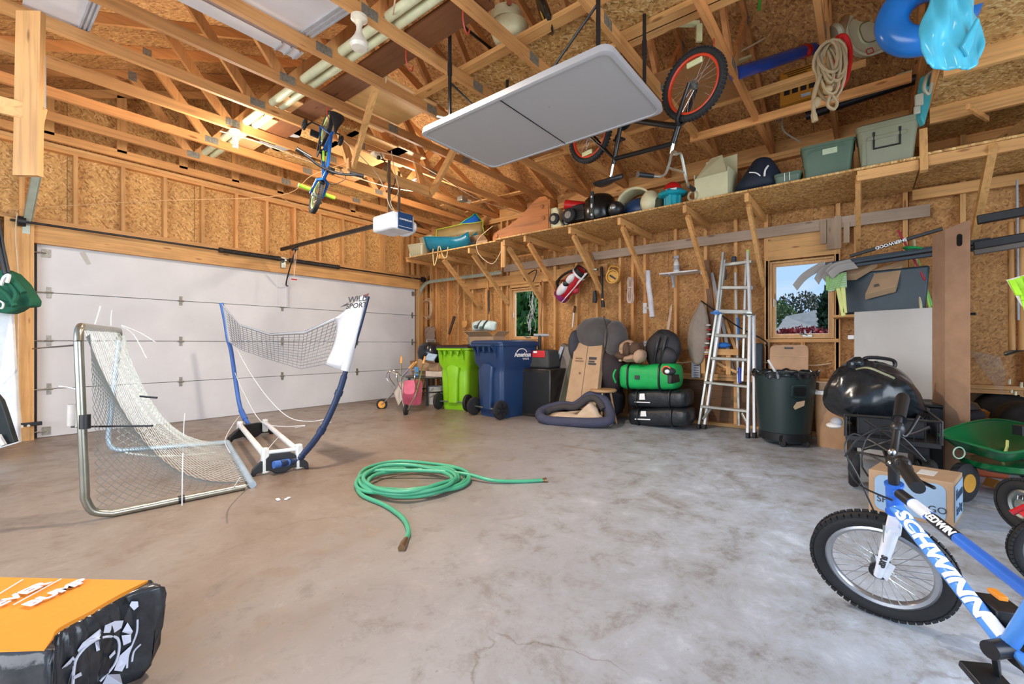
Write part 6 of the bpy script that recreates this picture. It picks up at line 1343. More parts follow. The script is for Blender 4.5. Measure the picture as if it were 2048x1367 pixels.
ob('pipe', MB().tube([(0, 0, 0), (0, 0, .17)], .05, 16), STEEL, t); ob('cap', MB().lathe([(.055, .17), (.075, .175), (.075, .19), (.02, .225), (0, .23)], seg=18), STEEL, t); ob('horizontal_pipe', MB().cyl((0, -.02, .03), (0, -.42, .03), .045, seg=14), STEEL, t)
ob('stand', MB().box((0, -.2, -.51), (.3, .5, 1.02)), plain('stand_dark', (60, 50, 44), .7), t, False)
# kettle grill
c = P(862, 705, X=5.45); t = thing('kettle_grill', 'black kettle barbecue in the corner by the garage door', 'grill', (c.x, c.y, 0)); z_ = c.z
ENM = plain('enamel_black', (34, 36, 42), .15)
ob('bowl', MB().lathe([(0, z_-.24), (.12, z_-.23), (.23, z_-.13), (.25, z_-.02), (.25, z_)], seg=28), ENM, t); ob('lid', MB().lathe([(.255, z_), (.255, z_+.02), (.22, z_+.13), (.13, z_+.19), (0, z_+.20)], seg=28), ENM, t)
ob('handle', MB().tube([(-.1, 0, z_+.17), (-.1, 0, z_+.24), (.1, 0, z_+.24), (.1, 0, z_+.17)], .012, 6), plain('grip_grey', (150, 152, 156), .4), t)
for a in (90, 210, 330): ob('leg', MB().cyl((.12*math.cos(R(a)), .12*math.sin(R(a)), z_-.22), (.26*math.cos(R(a)), .26*math.sin(R(a)), .02), .012, seg=8), STEEL, t)
# round low table with boxes
c = Vector((5.12, 5.92, 0)); t = thing('round_table', 'low round black table holding boxes beside the lime bin', 'table', c)
ob('top', MB().lathe([(0, .455), (.42, .455), (.43, .465), (.42, .475), (0, .475)], seg=36), plain('table_dark', (70, 76, 72), .3), t); ob('ring', MB().torus((0, 0, .22), .34, .012, None, 32, 6), DKM, t)
for a in (40, 130, 222, 312): ob('leg', MB().box((.36*math.cos(R(a)), .36*math.sin(R(a)), .2275), (.04, .04, .455), (0, 0, R(a))), DKM, t, False)
cbox('cardboard_box', 'open carton with raised flaps on the round table, left', (5.12, 6.10, .477), .28, .32, .12, 30, flaps=(('X', 12, .16), ('Y', 15, .14), ('x', 100, .12)))
o = ob('blue_packet', MB().box((0, 0, 0), (.02, .10, .15)), plain('packet_blue', (92, 158, 214), .4), None, bevel=.004); o.location = (4.88, 5.99, .56); tag(o, 'small blue packet leaning on the left carton', 'packet')
cbox('shoe_box', 'pale flat box on the round table by the lime bin', (5.13, 5.70, .477), .30, .34, .09, 15, plain('pale_card', (216, 196, 180), .7))
cbox('cardboard_box', 'brown carton stacked on the pale box by the lime bin', (5.15, 5.70, .568), .26, .30, .13, -10, flaps=(('x', 70, .14), ('y', 60, .12)))
o = ob('book', MB().box((0, 0, 0), (.14, .20, .02), (R(10), R(-50), 0)), plain('book_blue', (170, 200, 226), .5), None, bevel=.002); o.location = (5.02, 5.78, .80); tag(o, 'pale blue booklet sticking up out of the stacked carton', 'book')
t = thing('white_bucket', 'white bucket under the round table', 'bucket', (5.12, 5.78, 0)); tub(t, (0, 0, 0), .26, .26, .30, WHITEP, .82, .01, rr=.12); ob('bail', MB().tube(spline([(-.14, .1, .29), (-.16, 0, .2), (-.14, -.1, .29)], 5), .004, 5), STEEL, t)
t = thing('dark_bowl', 'dark round pot under the table beside the lime bin', 'pot', (5.2, 5.46, 0)); ob('bowl', MB().lathe([(0, 0), (.10, .01), (.15, .10), (.15, .16), (.13, .16), (.12, .05), (0, .03)]), BLK, t)
# wheelbarrows (toy sized)
def barrow(label, o, rz, trayc, gripc, tilt):
    t = thing('wheelbarrow', label, 'wheelbarrow', o, (0, R(tilt), R(rz)))
    rings = [[Vector((a+.12*(1-k_), b_, z_)) for a, b_ in rrect(.38*k_, .30*k_, .05, 3)] for z_, k_ in ((-.02, .55), (.04, .72), (.15, 1), (.15, .97), (.05, .68), (-.01, .5))]
    ob('tray', MB().loft([[v+Vector((.28, 0, .1)) for v in r] for r in rings]), trayc, t, ang=30)
    for s_ in (-1, 1):
        ob('handle_tube', MB().tube([(-.02, s_*.02, .0), (.2, s_*.10, .07), (.5, s_*.15, .08), (.78, s_*.18, .14)], .010, 8), CHROME, t); ob('grip', MB().cyl((.70, s_*.17, .12), (.82, s_*.185, .15), .017, seg=10), gripc, t)
        ob('leg_loop', MB().tube(spline([(.30, s_*.12, .07), (.40, s_*.13, -.12), (.52, s_*.14, -.12), (.50, s_*.15, .08)], 4), .008, 6), CHROME, t)
    w_ = ob('wheel', MB().lathe([(0, -.02), (.07, -.02), (.085, -.012), (.085, .012), (.07, .02), (0, .02)], (-.02, 0, 0), Matrix.Rotation(R(90), 3, 'X'), 24), RUB, t)
    ob('hub', MB().lathe([(0, -.025), (.055, -.025), (.055, .025), (0, .025)], (-.02, 0, 0), Matrix.Rotation(R(90), 3, 'X'), 18), plain('hub_orange', (230, 160, 60), .4) if tilt < -60 and 'pink' not in label else DKM, w_)
    return t
PK = plain('pink_plastic', (204, 94, 118), .35); BEI = plain('beige_tray', (214, 202, 186), .5)
barrow('pink toy wheelbarrow tipped upright against the round table', F(812, 817, .085), 215, PK, ORW, -106)
barrow('beige toy wheelbarrow tipped upright nearest the garage door', F(765, 806, .085), 135, BEI, ORW, -118)
# ---- dark clutter right of the blue bin
t = thing('black_cabinet', 'scuffed black box between the blue bin and the scooter', 'box', (5.30, 3.62, 0)); ob('shell', MB().box((0, 0, .34), (.5, .5, .68)), plain('scuffed_black', (44, 38, 36), .3, var=.5, sc=7), t, bevel=.015); ob('door_seam', MB().box((-.253, 0, .34), (.006, .44, .58)), BLK, t, False, bevel=.004)
t = thing('cooler_bag', 'dark bag with red and white print on the black box', 'bag', (5.34, 3.66, .682)); ob('body', MB().box((0, 0, .13), (.34, .36, .26), None, .85), plain('bag_char', (60, 60, 60), .7), t, bevel=.03); ob('print', MB().box((-.155, .0, .20), (.02, .22, .10)), plain('print_red', (196, 40, 44), .5), t, bevel=.01); ob('white_print', MB().box((-.166, .05, .23), (.01, .06, .03)), LTW, t, False)
t = thing('kick_scooter', 'black kick scooter standing on end beside the blue bin', 'scooter', P(1079, 822, Z=0)); zb = (P(1079, 668, d=6.1)).z
ob('steering_tube', MB().cyl((0, 0, .03), (0, 0, zb), .022, seg=12), BLK, t); hd = Vector((SA, -CA, 0)); ob('handlebar', MB().cyl(-hd*.09+Vector((0, 0, zb)), hd*.14+Vector((0, 0, zb)), .022, seg=12), GRYP, t); ob('deck', MB().box((.12, -.05, .30), (.05, .12, .6), (0, R(10), 0)), BLK, t, bevel=.01)
toywheel(t, (0, 0, .05), .05, .03, 'X')
ob('clamp', MB().box((0, 0, zb-.32), (.05, .05, .04)).box((0, 0, .4), (.05, .05, .04)), STEEL, t, bevel=.005)
def slabthing(name, label, cat, pts, X, th, mat, extra=None, bevel=.006, Xt=None):
    pp = [P(x, y, X=(X if i < 2 or Xt is None else Xt)) for i, (x, y) in enumerate(pts)]; b0 = min(pp, key=lambda p: p.z)
    t = thing(name, label, cat, b0, world=True); ob('body', MB().prism(pp, (th, 0, 0)), mat, t, False, bevel=bevel); return t, pp
GRYM = plain('greyish_sheet', (110, 104, 100), .4)
t, pp = slabthing('ski_bag', 'black and silver long bag leaning right of the scooter', 'bag', [(1085, 792), (1098, 800), (1142, 692), (1124, 686)], 5.25, .10, plain('bag_shiny', (34, 38, 46), .25, var=.4, sc=12), Xt=5.62)
ob('silver_stripe', MB().prism([P(1094, 770, X=5.28), P(1099, 772, X=5.28), P(1128, 694, X=5.6), P(1122, 692, X=5.6)], (-.01, 0, 0)), plain('silver_blue', (150, 166, 190), .3), t, False); ob('strap', MB().bar(P(1090, 765, X=5.28), P(1108, 770, X=5.28), .02, .03), BLK, t, False)
t, pp = slabthing('folded_mat', 'grey folded mat leaning behind the long cardboard carton', 'mat', [(1096, 806), (1132, 808), (1150, 694), (1130, 692)], 5.25, .06, GRYM, Xt=5.6)
t, pp = slabthing('leaning_board', 'dark green board edge leaning beside the cardboard carton', 'board', [(1118, 808), (1136, 810), (1152, 700), (1144, 698)], 5.20, .04, plain('panel_olive', (70, 72, 54), .5), Xt=5.55)
t, pp = slabthing('long_carton', 'long flat cardboard carton leaning against the wall', 'cardboard box', [(1129, 813), (1190, 822), (1205, 686), (1150, 685)], 5.05, .10, CARD, Xt=5.45)
def on4(u, v): return pp[0].lerp(pp[1], u).lerp(pp[3].lerp(pp[2], u), v)+Vector((-.004, 0, .001))
for (u0, v0, u1, v1) in ((.60, .74, .86, .78), (.60, .70, .80, .725), (.60, .66, .86, .69), (.12, .74, .36, .76), (.12, .70, .42, .72)): ob('print', MB().prism([on4(u0, v0), on4(u1, v0), on4(u1, v1), on4(u0, v1)], (-.002, 0, 0)), INKD if u0 > .5 else plain('ink_brown', (120, 92, 70), .6), t, False)
ob('seam', MB().prism([on4(.5, .08), on4(.51, .08), on4(.51, .95), on4(.5, .95)], (-.001, 0, 0)), INKD, t, False); ob('stain', MB().ell(on4(.35, .52), (.003, .015, .018)), plain('ink_brown', (120, 92, 70), .6), t)
# ---- bean bag pile
def blob(name, label, cat, px, py, X, ry, rz_, rx, mat, nz=.05, seed=1, sub=1, rot=0, par=None, f=5):
    c = P(px, py, X=X); t = par or thing(name, label, cat, c-Vector((0, 0, rz_)), world=True); m = MB(); m.ell((0, 0, 0), 1, None, 24, 14); rr = random.Random(seed); ph = [rr.uniform(0, 6) for _ in range(6)]
    Mx = Matrix.Rotation(R(rot), 3, 'X')
    m.v = [c+Mx @ Vector((v.x*rx*k_, v.y*ry*k_, v.z*rz_*k_)) for v in m.v for k_ in [1+nz*(math.sin(v.x*f+ph[0])+math.sin(v.y*f*1.3+ph[1])*math.sin(v.z*f+ph[2])+.5*math.sin(v.y*f*2.7+ph[3]+v.z*3))]]
    ob('body', m, mat, t, sub=sub); return t
GV = plain('grey_velvet', (78, 74, 74), .85, bmp=.3, sheen=.4)
t = blob('bean_bag', 'big dark grey bean bag pillow slumped above the cardboard carton', 'bean bag', 1196, 672, 5.62, .37, .26, .24, GV, .04, 3, rot=8)
ob('side_pocket', MB().ell(P(1151, 690, X=5.5), (.14, .09, .22)), plain('grey_velvet2', (60, 60, 66), .85), t); ob('seam', MB().tube(spline([P(1207, 632, X=5.42), P(1213, 655, X=5.38), P(1213, 680, X=5.38), P(1209, 705, X=5.42)], 5), .006, 6), BLK, t)
ob('right_lobe', MB().ell(P(1232, 680, X=5.55), (.18, .16, .27)), GV, t)
blob('dark_sack', 'dark plum sack under the grey bean bag', 'sack', 1222, 742, 5.58, .24, .30, .24, plain('plum_dark', (48, 38, 42), .85), .05, 5)
blob('dark_sack', 'second dark sack behind the stool legs', 'sack', 1218, 800, 5.62, .22, .26, .2, plain('plum_dark2', (36, 34, 38), .85), .05, 6)
bl = thing('blanket', 'crumpled tan and brown blanket on top of the green duffel', 'blanket', P(1262, 720, X=5.4), world=True)
TNB = plain('blanket_tan', (176, 146, 120), .9, bmp=.4); BRB = plain('blanket_brown', (84, 62, 48), .9)
for i, (x, y, a, b_, rt, mt) in enumerate(((1262, 705, .17, .11, 20, TNB), (1253, 692, .10, .07, -30, TNB), (1272, 698, .10, .10, 30, BRB), (1245, 712, .10, .06, 10, BRB), (1266, 715, .14, .05, -10, TNB), (1256, 698, .05, .09, 0, BRB), (1280, 712, .07, .09, 20, TNB))): blob('f', '', '', x, y, 5.42-.02*i, a, b_, .12, mt, .07, i, rot=rt, par=bl)
ob('fold', MB().tube(spline([P(1240, 722, X=5.3), P(1246, 700, X=5.3), P(1262, 690, X=5.3), P(1275, 700, X=5.3), P(1268, 716, X=5.3)], 5), .02, 8), TNB, bl)
BPK = plain('backpack_black', (36, 36, 40), .6, bmp=.3)
t = blob('backpack', 'black backpack leaning behind the green duffel', 'backpack', 1326, 700, 5.5, .22, .26, .15, BPK, .03, 9, rot=14)
for q in (1318, 1332): ob('strap', MB().tube(spline([P(q, 672, X=5.36), P(q-6, 695, X=5.32), P(q-10, 722, X=5.34)], 5), .02, 6), BLK, t)
ob('top_loop', MB().tube(spline([P(1310, 672, X=5.42), P(1318, 662, X=5.42), P(1330, 670, X=5.42)], 5), .010, 6), BLK, t); ob('pocket', MB().ell(P(1330, 712, X=5.38), (.06, .14, .12)), BPK, t)
# duffels
GD = plain('duffel_green', (22, 168, 84), .5, var=.12, sc=7, bmp=.7, bsc=16); BD = plain('duffel_black', (34, 38, 42), .4, var=.3, sc=9, bmp=1.0, bsc=15)
def duffel(label, x0, x1, yt, yb, X, mat, dep=.34, seed=0):
    a = P(x0, (yt+yb)/2, X=X); b_ = P(x1, (yt+yb)/2, X=X-.08); rz_ = abs(P(x0, yt, X=X).z-P(x0, yb, X=X).z)/2; t = thing('duffel_bag', label, 'bag', a.lerp(b_, .5)-Vector((0, 0, rz_)), world=True)
    rr = random.Random(seed); rings = []; n = 12; back = Vector((dep/2, 0, 0))
    for i in range(n+1):
        u = i/n; c = a.lerp(b_, u)+back; e = min(1, (1-abs(2*u-1))*8+.84); ph = rr.uniform(-.06, .05)
        rings.append([c+Vector((math.copysign(abs(math.cos(q))**.6, math.cos(q))*dep/2*e, 0, math.copysign(abs(math.sin(q))**.55, math.sin(q))*rz_*(e+ph+(.06*math.sin(u*9+seed) if math.sin(q) > 0 else 0)))) for q in [2*math.pi*k_/18 for k_ in range(18)]])
    ob('body', MB().loft(rings), mat, t, sub=1)
    for u in (.2, .74):
        c = a.lerp(b_, u)+back; ob('strap', MB().tube([c+Vector((math.copysign(abs(math.cos(q))**.6, math.cos(q))*(dep/2+.006), 0, math.copysign(abs(math.sin(q))**.55, math.sin(q))*(rz_+.004))) for q in [2*math.pi*k_/18 for k_ in range(18)]], .013, 6, closed=True), BLK, t)
    return t, a, b_
t, a, b_ = duffel('black duffel bag with white tag lying on the floor, lowest of the pile', 1252, 1376, 817, 853, 5.34, BD, .42, 2); f0 = lambda u, v: a.lerp(b_, u)+Vector((-.008, 0, v))
ob('white_tag', MB().prism([f0(.26, .02), f0(.36, .02), f0(.35, .085), f0(.27, .085)], (-.01, 0, 0)), LTW, t, False); ob('white_line', MB().bar(f0(.16, -.015), f0(.42, -.02), .006, .014), LTW, t, False)
t, a, b_ = duffel('black duffel bag in the middle of the pile under the green one', 1250, 1372, 780, 817, 5.36, BD, .42, 4); f0 = lambda u, v: a.lerp(b_, u)+Vector((-.008, 0, v))
ob('white_tag', MB().prism([f0(.26, -.0), f0(.36, .0), f0(.35, .075), f0(.27, .075)], (-.01, 0, 0)), LTW, t, False); ob('white_line', MB().bar(f0(.18, -.03), f0(.44, -.035), .006, .012), LTW, t, False)
t, a, b_ = duffel('bright green duffel bag with black straps on top of the black duffels', 1233, 1350, 728, 780, 5.32, GD, .40, 7)
ob('dark_badge', MB().box(a.lerp(b_, .38)+Vector((-.012, 0, .0)), (.012, .06, .05)), INKD, t, bevel=.003); ob('side_handle', MB().tube(spline([a+Vector((-.0, .01, .10)), a+Vector((-.03, .03, .02)), a+Vector((0, .01, -.07))], 5), .012, 6), GD, t); ob('end_pocket', MB().box(b_+Vector((.05, .03, -.02)), (.3, .05, .10)), BLK, t, bevel=.01)
t = thing('hockey_gloves', 'dark glove with orange trim stuffed in the end of the green duffel', 'glove', P(1337, 742, X=5.26), world=True); c = P(1338, 742, X=5.28); ob('cuff', MB().ell(c, (.07, .08, .05)), INKD, t); ob('trim', MB().torus(c+Vector((-.03, .02, .01)), .05, .01, Matrix.Rotation(R(80), 3, 'Y'), 20, 6), plain('trim_orange', (226, 110, 70), .5), t); ob('white_mark', MB().ell(c+Vector((-.06, 0, .0)), (.02, .03, .025)), LTW, t)
# stool
t = thing('wooden_stool', 'small round wooden stool in front of the duffel bags', 'stool', (5.22, 2.66, 0)); BW = plain('beech', (178, 140, 102), .5, var=.1)
ob('seat', MB().lathe([(0, .41), (.16, .41), (.172, .42), (.172, .435), (.16, .445), (0, .445)], seg=30), BW, t)
for a_ in (20, 110, 200, 290): ob('leg', MB().tube([(.09*math.cos(R(a_)), .09*math.sin(R(a_)), .42), (.125*math.cos(R(a_)), .125*math.sin(R(a_)), .21), (.17*math.cos(R(a_)), .17*math.sin(R(a_)), 0)], [.014, .017, .012], 10), BW, t)
ob('stretcher', MB().cyl((.125*math.cos(R(20)), .125*math.sin(R(20)), .2), (.125*math.cos(R(200)), .125*math.sin(R(200)), .2), .009, seg=8), BW, t)
# dog bed
t = thing('dog_bed', 'navy bolstered dog bed with cream fleece lying folded on the floor', 'dog bed', (4.85, 2.95, 0), world=True); NBD = plain('bed_navy', (64, 66, 86), .85, bmp=.3); FLC = plain('fleece', (206, 182, 156), .95, bmp=.8, bsc=140); BDG = plain('bed_grey', (62, 58, 60), .85)
Q = lambda x, y, X: P(x, y, X=X)
loop = [Q(1080, 832, 4.72), Q(1084, 822, 4.85), Q(1102, 815, 4.98), Q(1125, 810, 5.05), Q(1148, 812, 5.06), Q(1165, 802, 5.08), Q(1178, 792, 5.12), Q(1195, 790, 5.16), Q(1208, 800, 5.14), Q(1217, 816, 5.10), Q(1221, 830, 5.02), Q(1214, 842, 4.92), Q(1180, 845, 4.82), Q(1130, 843, 4.75), Q(1095, 840, 4.70)]
ob('bolster', MB().tube(spline(loop, 4, True), .062, 12, closed=True), NBD, t); ob('inner_bolster', MB().tube(spline([p+Vector((-.03, 0, .0))+(Q(1165, 828, 4.93)-p)*.14 for p in loop[1:10]], 4), .045, 10), BDG, t)
fp = [(1090, 838, 4.74), (1100, 826, 4.86), (1125, 822, 4.95), (1155, 826, 4.98), (1170, 812, 5.02), (1181, 805, 5.05), (1192, 813, 5.04), (1204, 832, 4.98), (1213, 846, 4.88), (1160, 846, 4.80), (1110, 843, 4.74)]
rim_ = spline([Q(*p) for p in fp], 4, True); cc = sum(rim_, Vector())/len(rim_)+Vector((-.05, -.03, .0)); m = MB(); m.loft([[p.lerp(cc, k_)+Vector((0, 0, .006*math.sin(i*2.1)*k_)) for i, p in enumerate(rim_)] for k_ in (0, .3, .6, .9)], caps=True); ob('fleece_cushion', m, FLC, t, ang=180)

# ---- dark green wheeled trash can with liner
CG = plain('can_green', (38, 54, 54), .4, var=.06)
t = thing('trash_can', 'tall dark grey-green wheeled trash can with a black liner', 'trash can', (5.36, .66, 0)); HC = .735
ob('body', MB().lathe([(.20, .03), (.225, .05), (.232, .12), (.262, .50), (.275, .70), (.288, .71), (.288, HC), (.27, HC), (.25, .6), (.2, .12), (0, .1)], seg=40), CG, t)
ob('base_skirt', MB().lathe([(.205, .045), (.235, .055), (.238, .13), (.232, .135)], seg=40), BLK, t)
rg = [Vector((math.cos(a)*(.291+.008*math.sin(a*17)), math.sin(a)*(.291+.008*math.sin(a*17)), HC+.004+.01*math.sin(a*9+1)+.006*math.sin(a*23))) for a in [2*math.pi*i/96 for i in range(96)]]
LNR = plain('liner', (34, 36, 40), .18, var=.5, sc=30); ob('liner_rim', MB().tube(rg, .012, 7, closed=True), LNR, t)
m = MB(); m.grid(lambda u, v: Vector((math.cos(u*2*math.pi)*(.294+.007*math.sin(u*2*math.pi*21)*v), math.sin(u*2*math.pi)*(.294+.007*math.sin(u*2*math.pi*21)*v), HC-.0-(.035+.018*math.sin(u*2*math.pi*7)+.012*math.sin(u*2*math.pi*19))*v)), 96, 3); ob('liner_fringe', m, LNR, t)
vw = Vector((-CA-.45, -SA-.15, 0)).normalized(); vt = Vector((-vw.y, vw.x, 0)); hm = lambda u, z_, o_: vw*(.262+.03*(z_-.4)/.3+o_)+(-vt)*u*-1+Vector((0, 0, z_))
ob('handle_frame', MB().prism([hm(a, .565+b_, -.012) for a, b_ in rrect(.15, .13, .03)], vw*.035), CG, t, False, bevel=.006); ob('handle_recess', MB().prism([hm(a, .565+b_, .012) for a, b_ in rrect(.11, .085, .02)], vw*.014), BLK, t, False)
ob('torn_label', MB().prism([hm(.055, .475, .004), hm(-.015, .46, .004), hm(-.045, .41, .004), hm(-.03, .385, .004), hm(.0, .40, .004), hm(.05, .425, .004)], vw*.008), plain('label_peach', (210, 184, 150), .6), t, False)
for s_ in (-.11, .11): ob('caster', MB().lathe([(0, -.014), (.03, -.014), (.034, 0), (.03, .014), (0, .014)], hm(s_, .035, -.035), Matrix.Rotation(R(90), 3, 'Y'), 18), RUB, t)
ob('axle_plate', MB().prism([hm(a, .085+b_, -.045) for a, b_ in rrect(.28, .07, .02)], vw*.02), BLK, t, False)
o = ob('white_tube', MB().cyl((5.33, .72, .70), (5.30, .80, .86), .012, seg=10), TIE); tag(o, 'short white plastic tube sticking out of the trash can', 'tube')
# tan can with white lid
t = thing('tan_bin', 'tan waste bin with a white rim beside the trash can', 'waste bin', (5.53, .235, 0)); tub(t, (0, 0, 0), .34, .36, .53, TANP, .86, .01, rr=.08)
ob('lid', MB().loft([[Vector((a, b_, z_)) for a, b_ in rrect(.38*k_, .42*k_, .08)] for z_, k_ in ((.525, 1), (.55, 1.0), (.56, .94))]), WHITEP, t); ob('bail', MB().tube(spline([(-.17, .10, .51), (-.185, .02, .46), (-.18, -.06, .45), (-.17, -.13, .51)], 5), .004, 5), WHITEP, t)
o = cbox('cardboard_box', 'crumpled cardboard piece on top of the tan waste bin', (5.56, .28, .562), .2, .26, .075, 20)

# ---- wagon with crate and trash bag
wg = thing('garden_wagon', 'black steel utility wagon loaded with a trash bag', 'wagon', (4.40, -.12, 0), R(92))
ob('bed', MB().box((0, 0, .36), (.50, .84, .03)), DKM, wg, False); 
for s_ in (-1, 1):
    m = MB().tube([(s_*.25, -.42, .37), (s_*.25, -.42, .52), (s_*.25, .42, .52), (s_*.25, .42, .37)], .010, 6)
    for i in range(15): m.tube([(s_*.25, -.40+.057*i, .37), (s_*.25, -.40+.057*i, .52)], .003, 4)
    ob('side_mesh', m, DKM, wg); m = MB().tube([(-.25, s_*.42, .37), (-.25, s_*.42, .52), (.25, s_*.42, .52), (.25, s_*.42, .37)], .010, 6)
    for i in range(9): m.tube([(-.23+.057*i, s_*.42, .37), (-.23+.057*i, s_*.42, .52)], .003, 4)
    ob('end_mesh', m, DKM, wg)
for sx in (-1, 1):
    for sy in (-1, 1): w_ = ob('wheel', MB().torus((sx*.20, sy*.38, .135), .095, .034, Matrix.Rotation(R(90), 3, 'Y') @ Matrix.Rotation(R(0), 3, 'X'), 30, 10), RUB, wg); ob('hub', MB().cyl((sx*.20-.03, sy*.38, .135), (sx*.20+.03, sy*.38, .135), .06, seg=18), BLK, w_)
    ob('axle', MB().bar((sx*.2, -.38, .135), (sx*.2, .38, .135), .02, .02), DKM, wg, False)
ob('frame', MB().bar((-.2, .3, .3), (.2, .3, .3), .03, .05).bar((-.2, -.3, .3), (.2, -.3, .3), .03, .05).bar((0, .4, .2), (0, -.4, .2), .03, .03), DKM, wg, False)
ob('pull_handle', MB().tube([(.16, .50, .30), (-.12, .54, .46), (-.18, .54, .50)], .011, 8).tube([(.14, .46, .50), (-.16, .55, .28)], .010, 6).tube(spline([(-.16, .55, .28), (-.02, .56, .44), (.12, .58, .42), (.16, .60, .20), (.02, .62, .05)], 4), .006, 6), DKM, wg)
TB = plain('trash_bag', (30, 34, 38), .2, var=.35, sc=14)
tb = thing('trash_bag', 'full shiny black trash bag tied on top of the wagon', 'trash bag', P(1752, 850, d=3.45), world=True); c = P(1745, 795, d=3.5)
m = MB(); m.ell((0, 0, 0), 1, None, 48, 30); rt = Vector((SA, -CA, 0)); kn = Vector((-.55, -.2, .72))
def bagf(v):
    dk = (v-kn).length; wr = .035*math.sin(math.atan2(v.y+.2, v.x+.55)*14)*max(0, 1.25-dk) if dk < 1.25 else 0
    k_ = 1+.04*math.sin(v.x*4+1)*math.sin(v.z*5)+.03*math.sin(v.y*6+v.z*3)+wr-.18*max(0, .35-dk)+.012*math.sin(v.x*17+v.z*11)*math.sin(v.y*13)
    return c+rt*v.x*.34*k_+fw_*v.y*.26*k_+Vector((0, 0, v.z*(.29 if v.z > 0 else .26)*k_+.02*(v.x < -.2)-.10*max(0, v.x-.2)))
m.v = [bagf(v) for v in m.v]; ob('bag', m, TB, tb, ang=180); ob('knot_tuft', MB().tube(spline([bagf(kn), bagf(kn)+rt*-.03+Vector((0, 0, .05)), bagf(kn)+rt*.04+Vector((0, 0, .06))], 4), [.03]*6+[.045]*3, 9), TB, tb)
ob('tie_strip', MB().tube(spline([bagf(kn), P(1735, 735, d=3.25), P(1770, 748, d=3.2), P(1788, 756, d=3.2)], 5), .008, 5), plain('tie_olive', (150, 150, 120), .3), tb)
o = ob('wagon_grip', MB().tube(spline([P(1724, 726, d=3.5), P(1730, 716, d=3.5), P(1755, 715, d=3.5), P(1785, 720, d=3.5), P(1790, 730, d=3.5), P(1783, 738, d=3.5)], 5), .014, 8), BLK); tag(o, 'black loop handle sticking up behind the trash bag', 'handle')
ob_ = cbox('plastic_crate', 'dark crate inside the wagon under the trash bag', (4.40, -.12, .376), .36, .6, .14, 92, BLK, 'crate', openb=True)
t = thing('white_shoe', 'grey shoe caught under the trash bag at the wagon front', 'shoe', P(1668, 845, d=3.4), world=True); ob('sole', MB().ell(P(1668, 850, d=3.35), (.09, .05, .02)), WHITEP, t); ob('upper', MB().ell(P(1673, 843, d=3.35), (.07, .04, .035)), GRYP, t)

# ---- parcel with printing
a, b_, c = F(1737, 1020), F(1907, 1057), F(1942, 1032); hgt = .255
t = thing('printed_carton', 'cardboard carton with pale blue printed panels beside the blue bicycle', 'cardboard box', a.lerp(c, .5), world=True)
e1 = b_-a; e2 = (c-b_); e2 = (e2-e1*(e2.dot(e1)/e1.length_squared)*.6)
ob('carton', MB().prism([a, b_, b_+e2, a+e2], (0, 0, hgt)), CARD, t, False, bevel=.004)
n1 = Vector((e1.y, -e1.x, 0)).normalized(); n1 = n1 if n1.dot(Vector((-1, -.5, 0))) > 0 else -n1; n2 = Vector((e2.y, -e2.x, 0)).normalized(); n2 = n2 if n2.dot(Vector((0, -1, 0))) > 0 else -n2
LBLP = plain('panel_pale_blue', (150, 178, 206), .6, var=.03)
def fc(u, v, n_=n1, o=.002, A_=a, E_=e1): return A_+E_*u+Vector((0, 0, hgt*v))+n_*o
mx_ = [fc(.5, .5)+e1.normalized()*p1+Vector((0, 0, p2)) for p1, p2 in rrect(e1.length*.84, hgt*.84, .04)]; ob('blue_panel', MB().prism(mx_, n1*.001), LBLP, t, False)
text('SPOT TO GO', MX(fc(.52, .34, o=.005), e1, (0, 0, 1)), INKD, t, .052)
ob('side_panel', MB().prism([fc(.08, .10, n2, .002, b_, e2), fc(.98, .10, n2, .002, b_, e2), fc(.98, .90, n2, .002, b_, e2), fc(.08, .90, n2, .002, b_, e2)], n2*.001), LBLP, t, False)
text('Human', MX(fc(.53, .66, n2, .005, b_, e2), e2, (0, 0, 1)), plain('ink_blue', (52, 72, 96), .6, var=0), t, .085, bold=0, sx=.95); text('for Dog', MX(fc(.53, .30, n2, .005, b_, e2), e2, (0, 0, 1)), plain('ink_blue', (52, 72, 96), .6, var=0), t, .075, bold=0, sx=.85)
ob('shipping_label', MB().prism([a+e1*.55+e2*.3+Vector((0, 0, hgt)), a+e1*.75+e2*.3+Vector((0, 0, hgt)), a+e1*.75+e2*.7+Vector((0, 0, hgt)), a+e1*.55+e2*.7+Vector((0, 0, hgt))], (0, 0, .002)), WHITEP, t, False)

# ============================================================ RIGHT FOREGROUND
# ---- blue mountain bicycle with its front wheel turned
bk = thing('mountain_bicycle', 'light blue and white mountain bicycle in the right foreground', 'bicycle', (1.9, -.25, 0), world=True)
SB = plain('frame_blue', (84, 148, 226), .28, .05, var=.04); SBD = plain('frame_blue_deep', (52, 108, 204), .28, .05); FWH = plain('fork_white', (222, 226, 234), .3)
WC = Vector((2.128, -.041, .21)); WN = Vector((.949, -.119, .29)).normalized()
def onw(x, y, o=0):
    r = ray(x, y); q = Vector((0, 0, EYE)); return q+r*((WC+WN*o-q).dot(WN)/r.dot(WN))
a_ = Vector((0, 0, 1)); u_ = (a_-WN*a_.dot(WN)).normalized(); v_ = WN.cross(u_)
MW = Matrix((v_, u_, v_.cross(u_))).transposed()
wheel(bk, WC, .215, RUB, plain('rim_silver', (176, 178, 182), .3, .8), 36, 'front_wheel', .026, MW)
ob('disc_rotor', MB().lathe([(.015, -.002), (.03, -.002), (.03, .002), (.015, .002)], WC+WN*-.035, MW, 24), DKM, bk)
crown, htop, stem = onw(1790, 1025), onw(1788, 970), onw(1787, 930)
CR2 = crown+(htop-crown)*-.25
fk = MB()
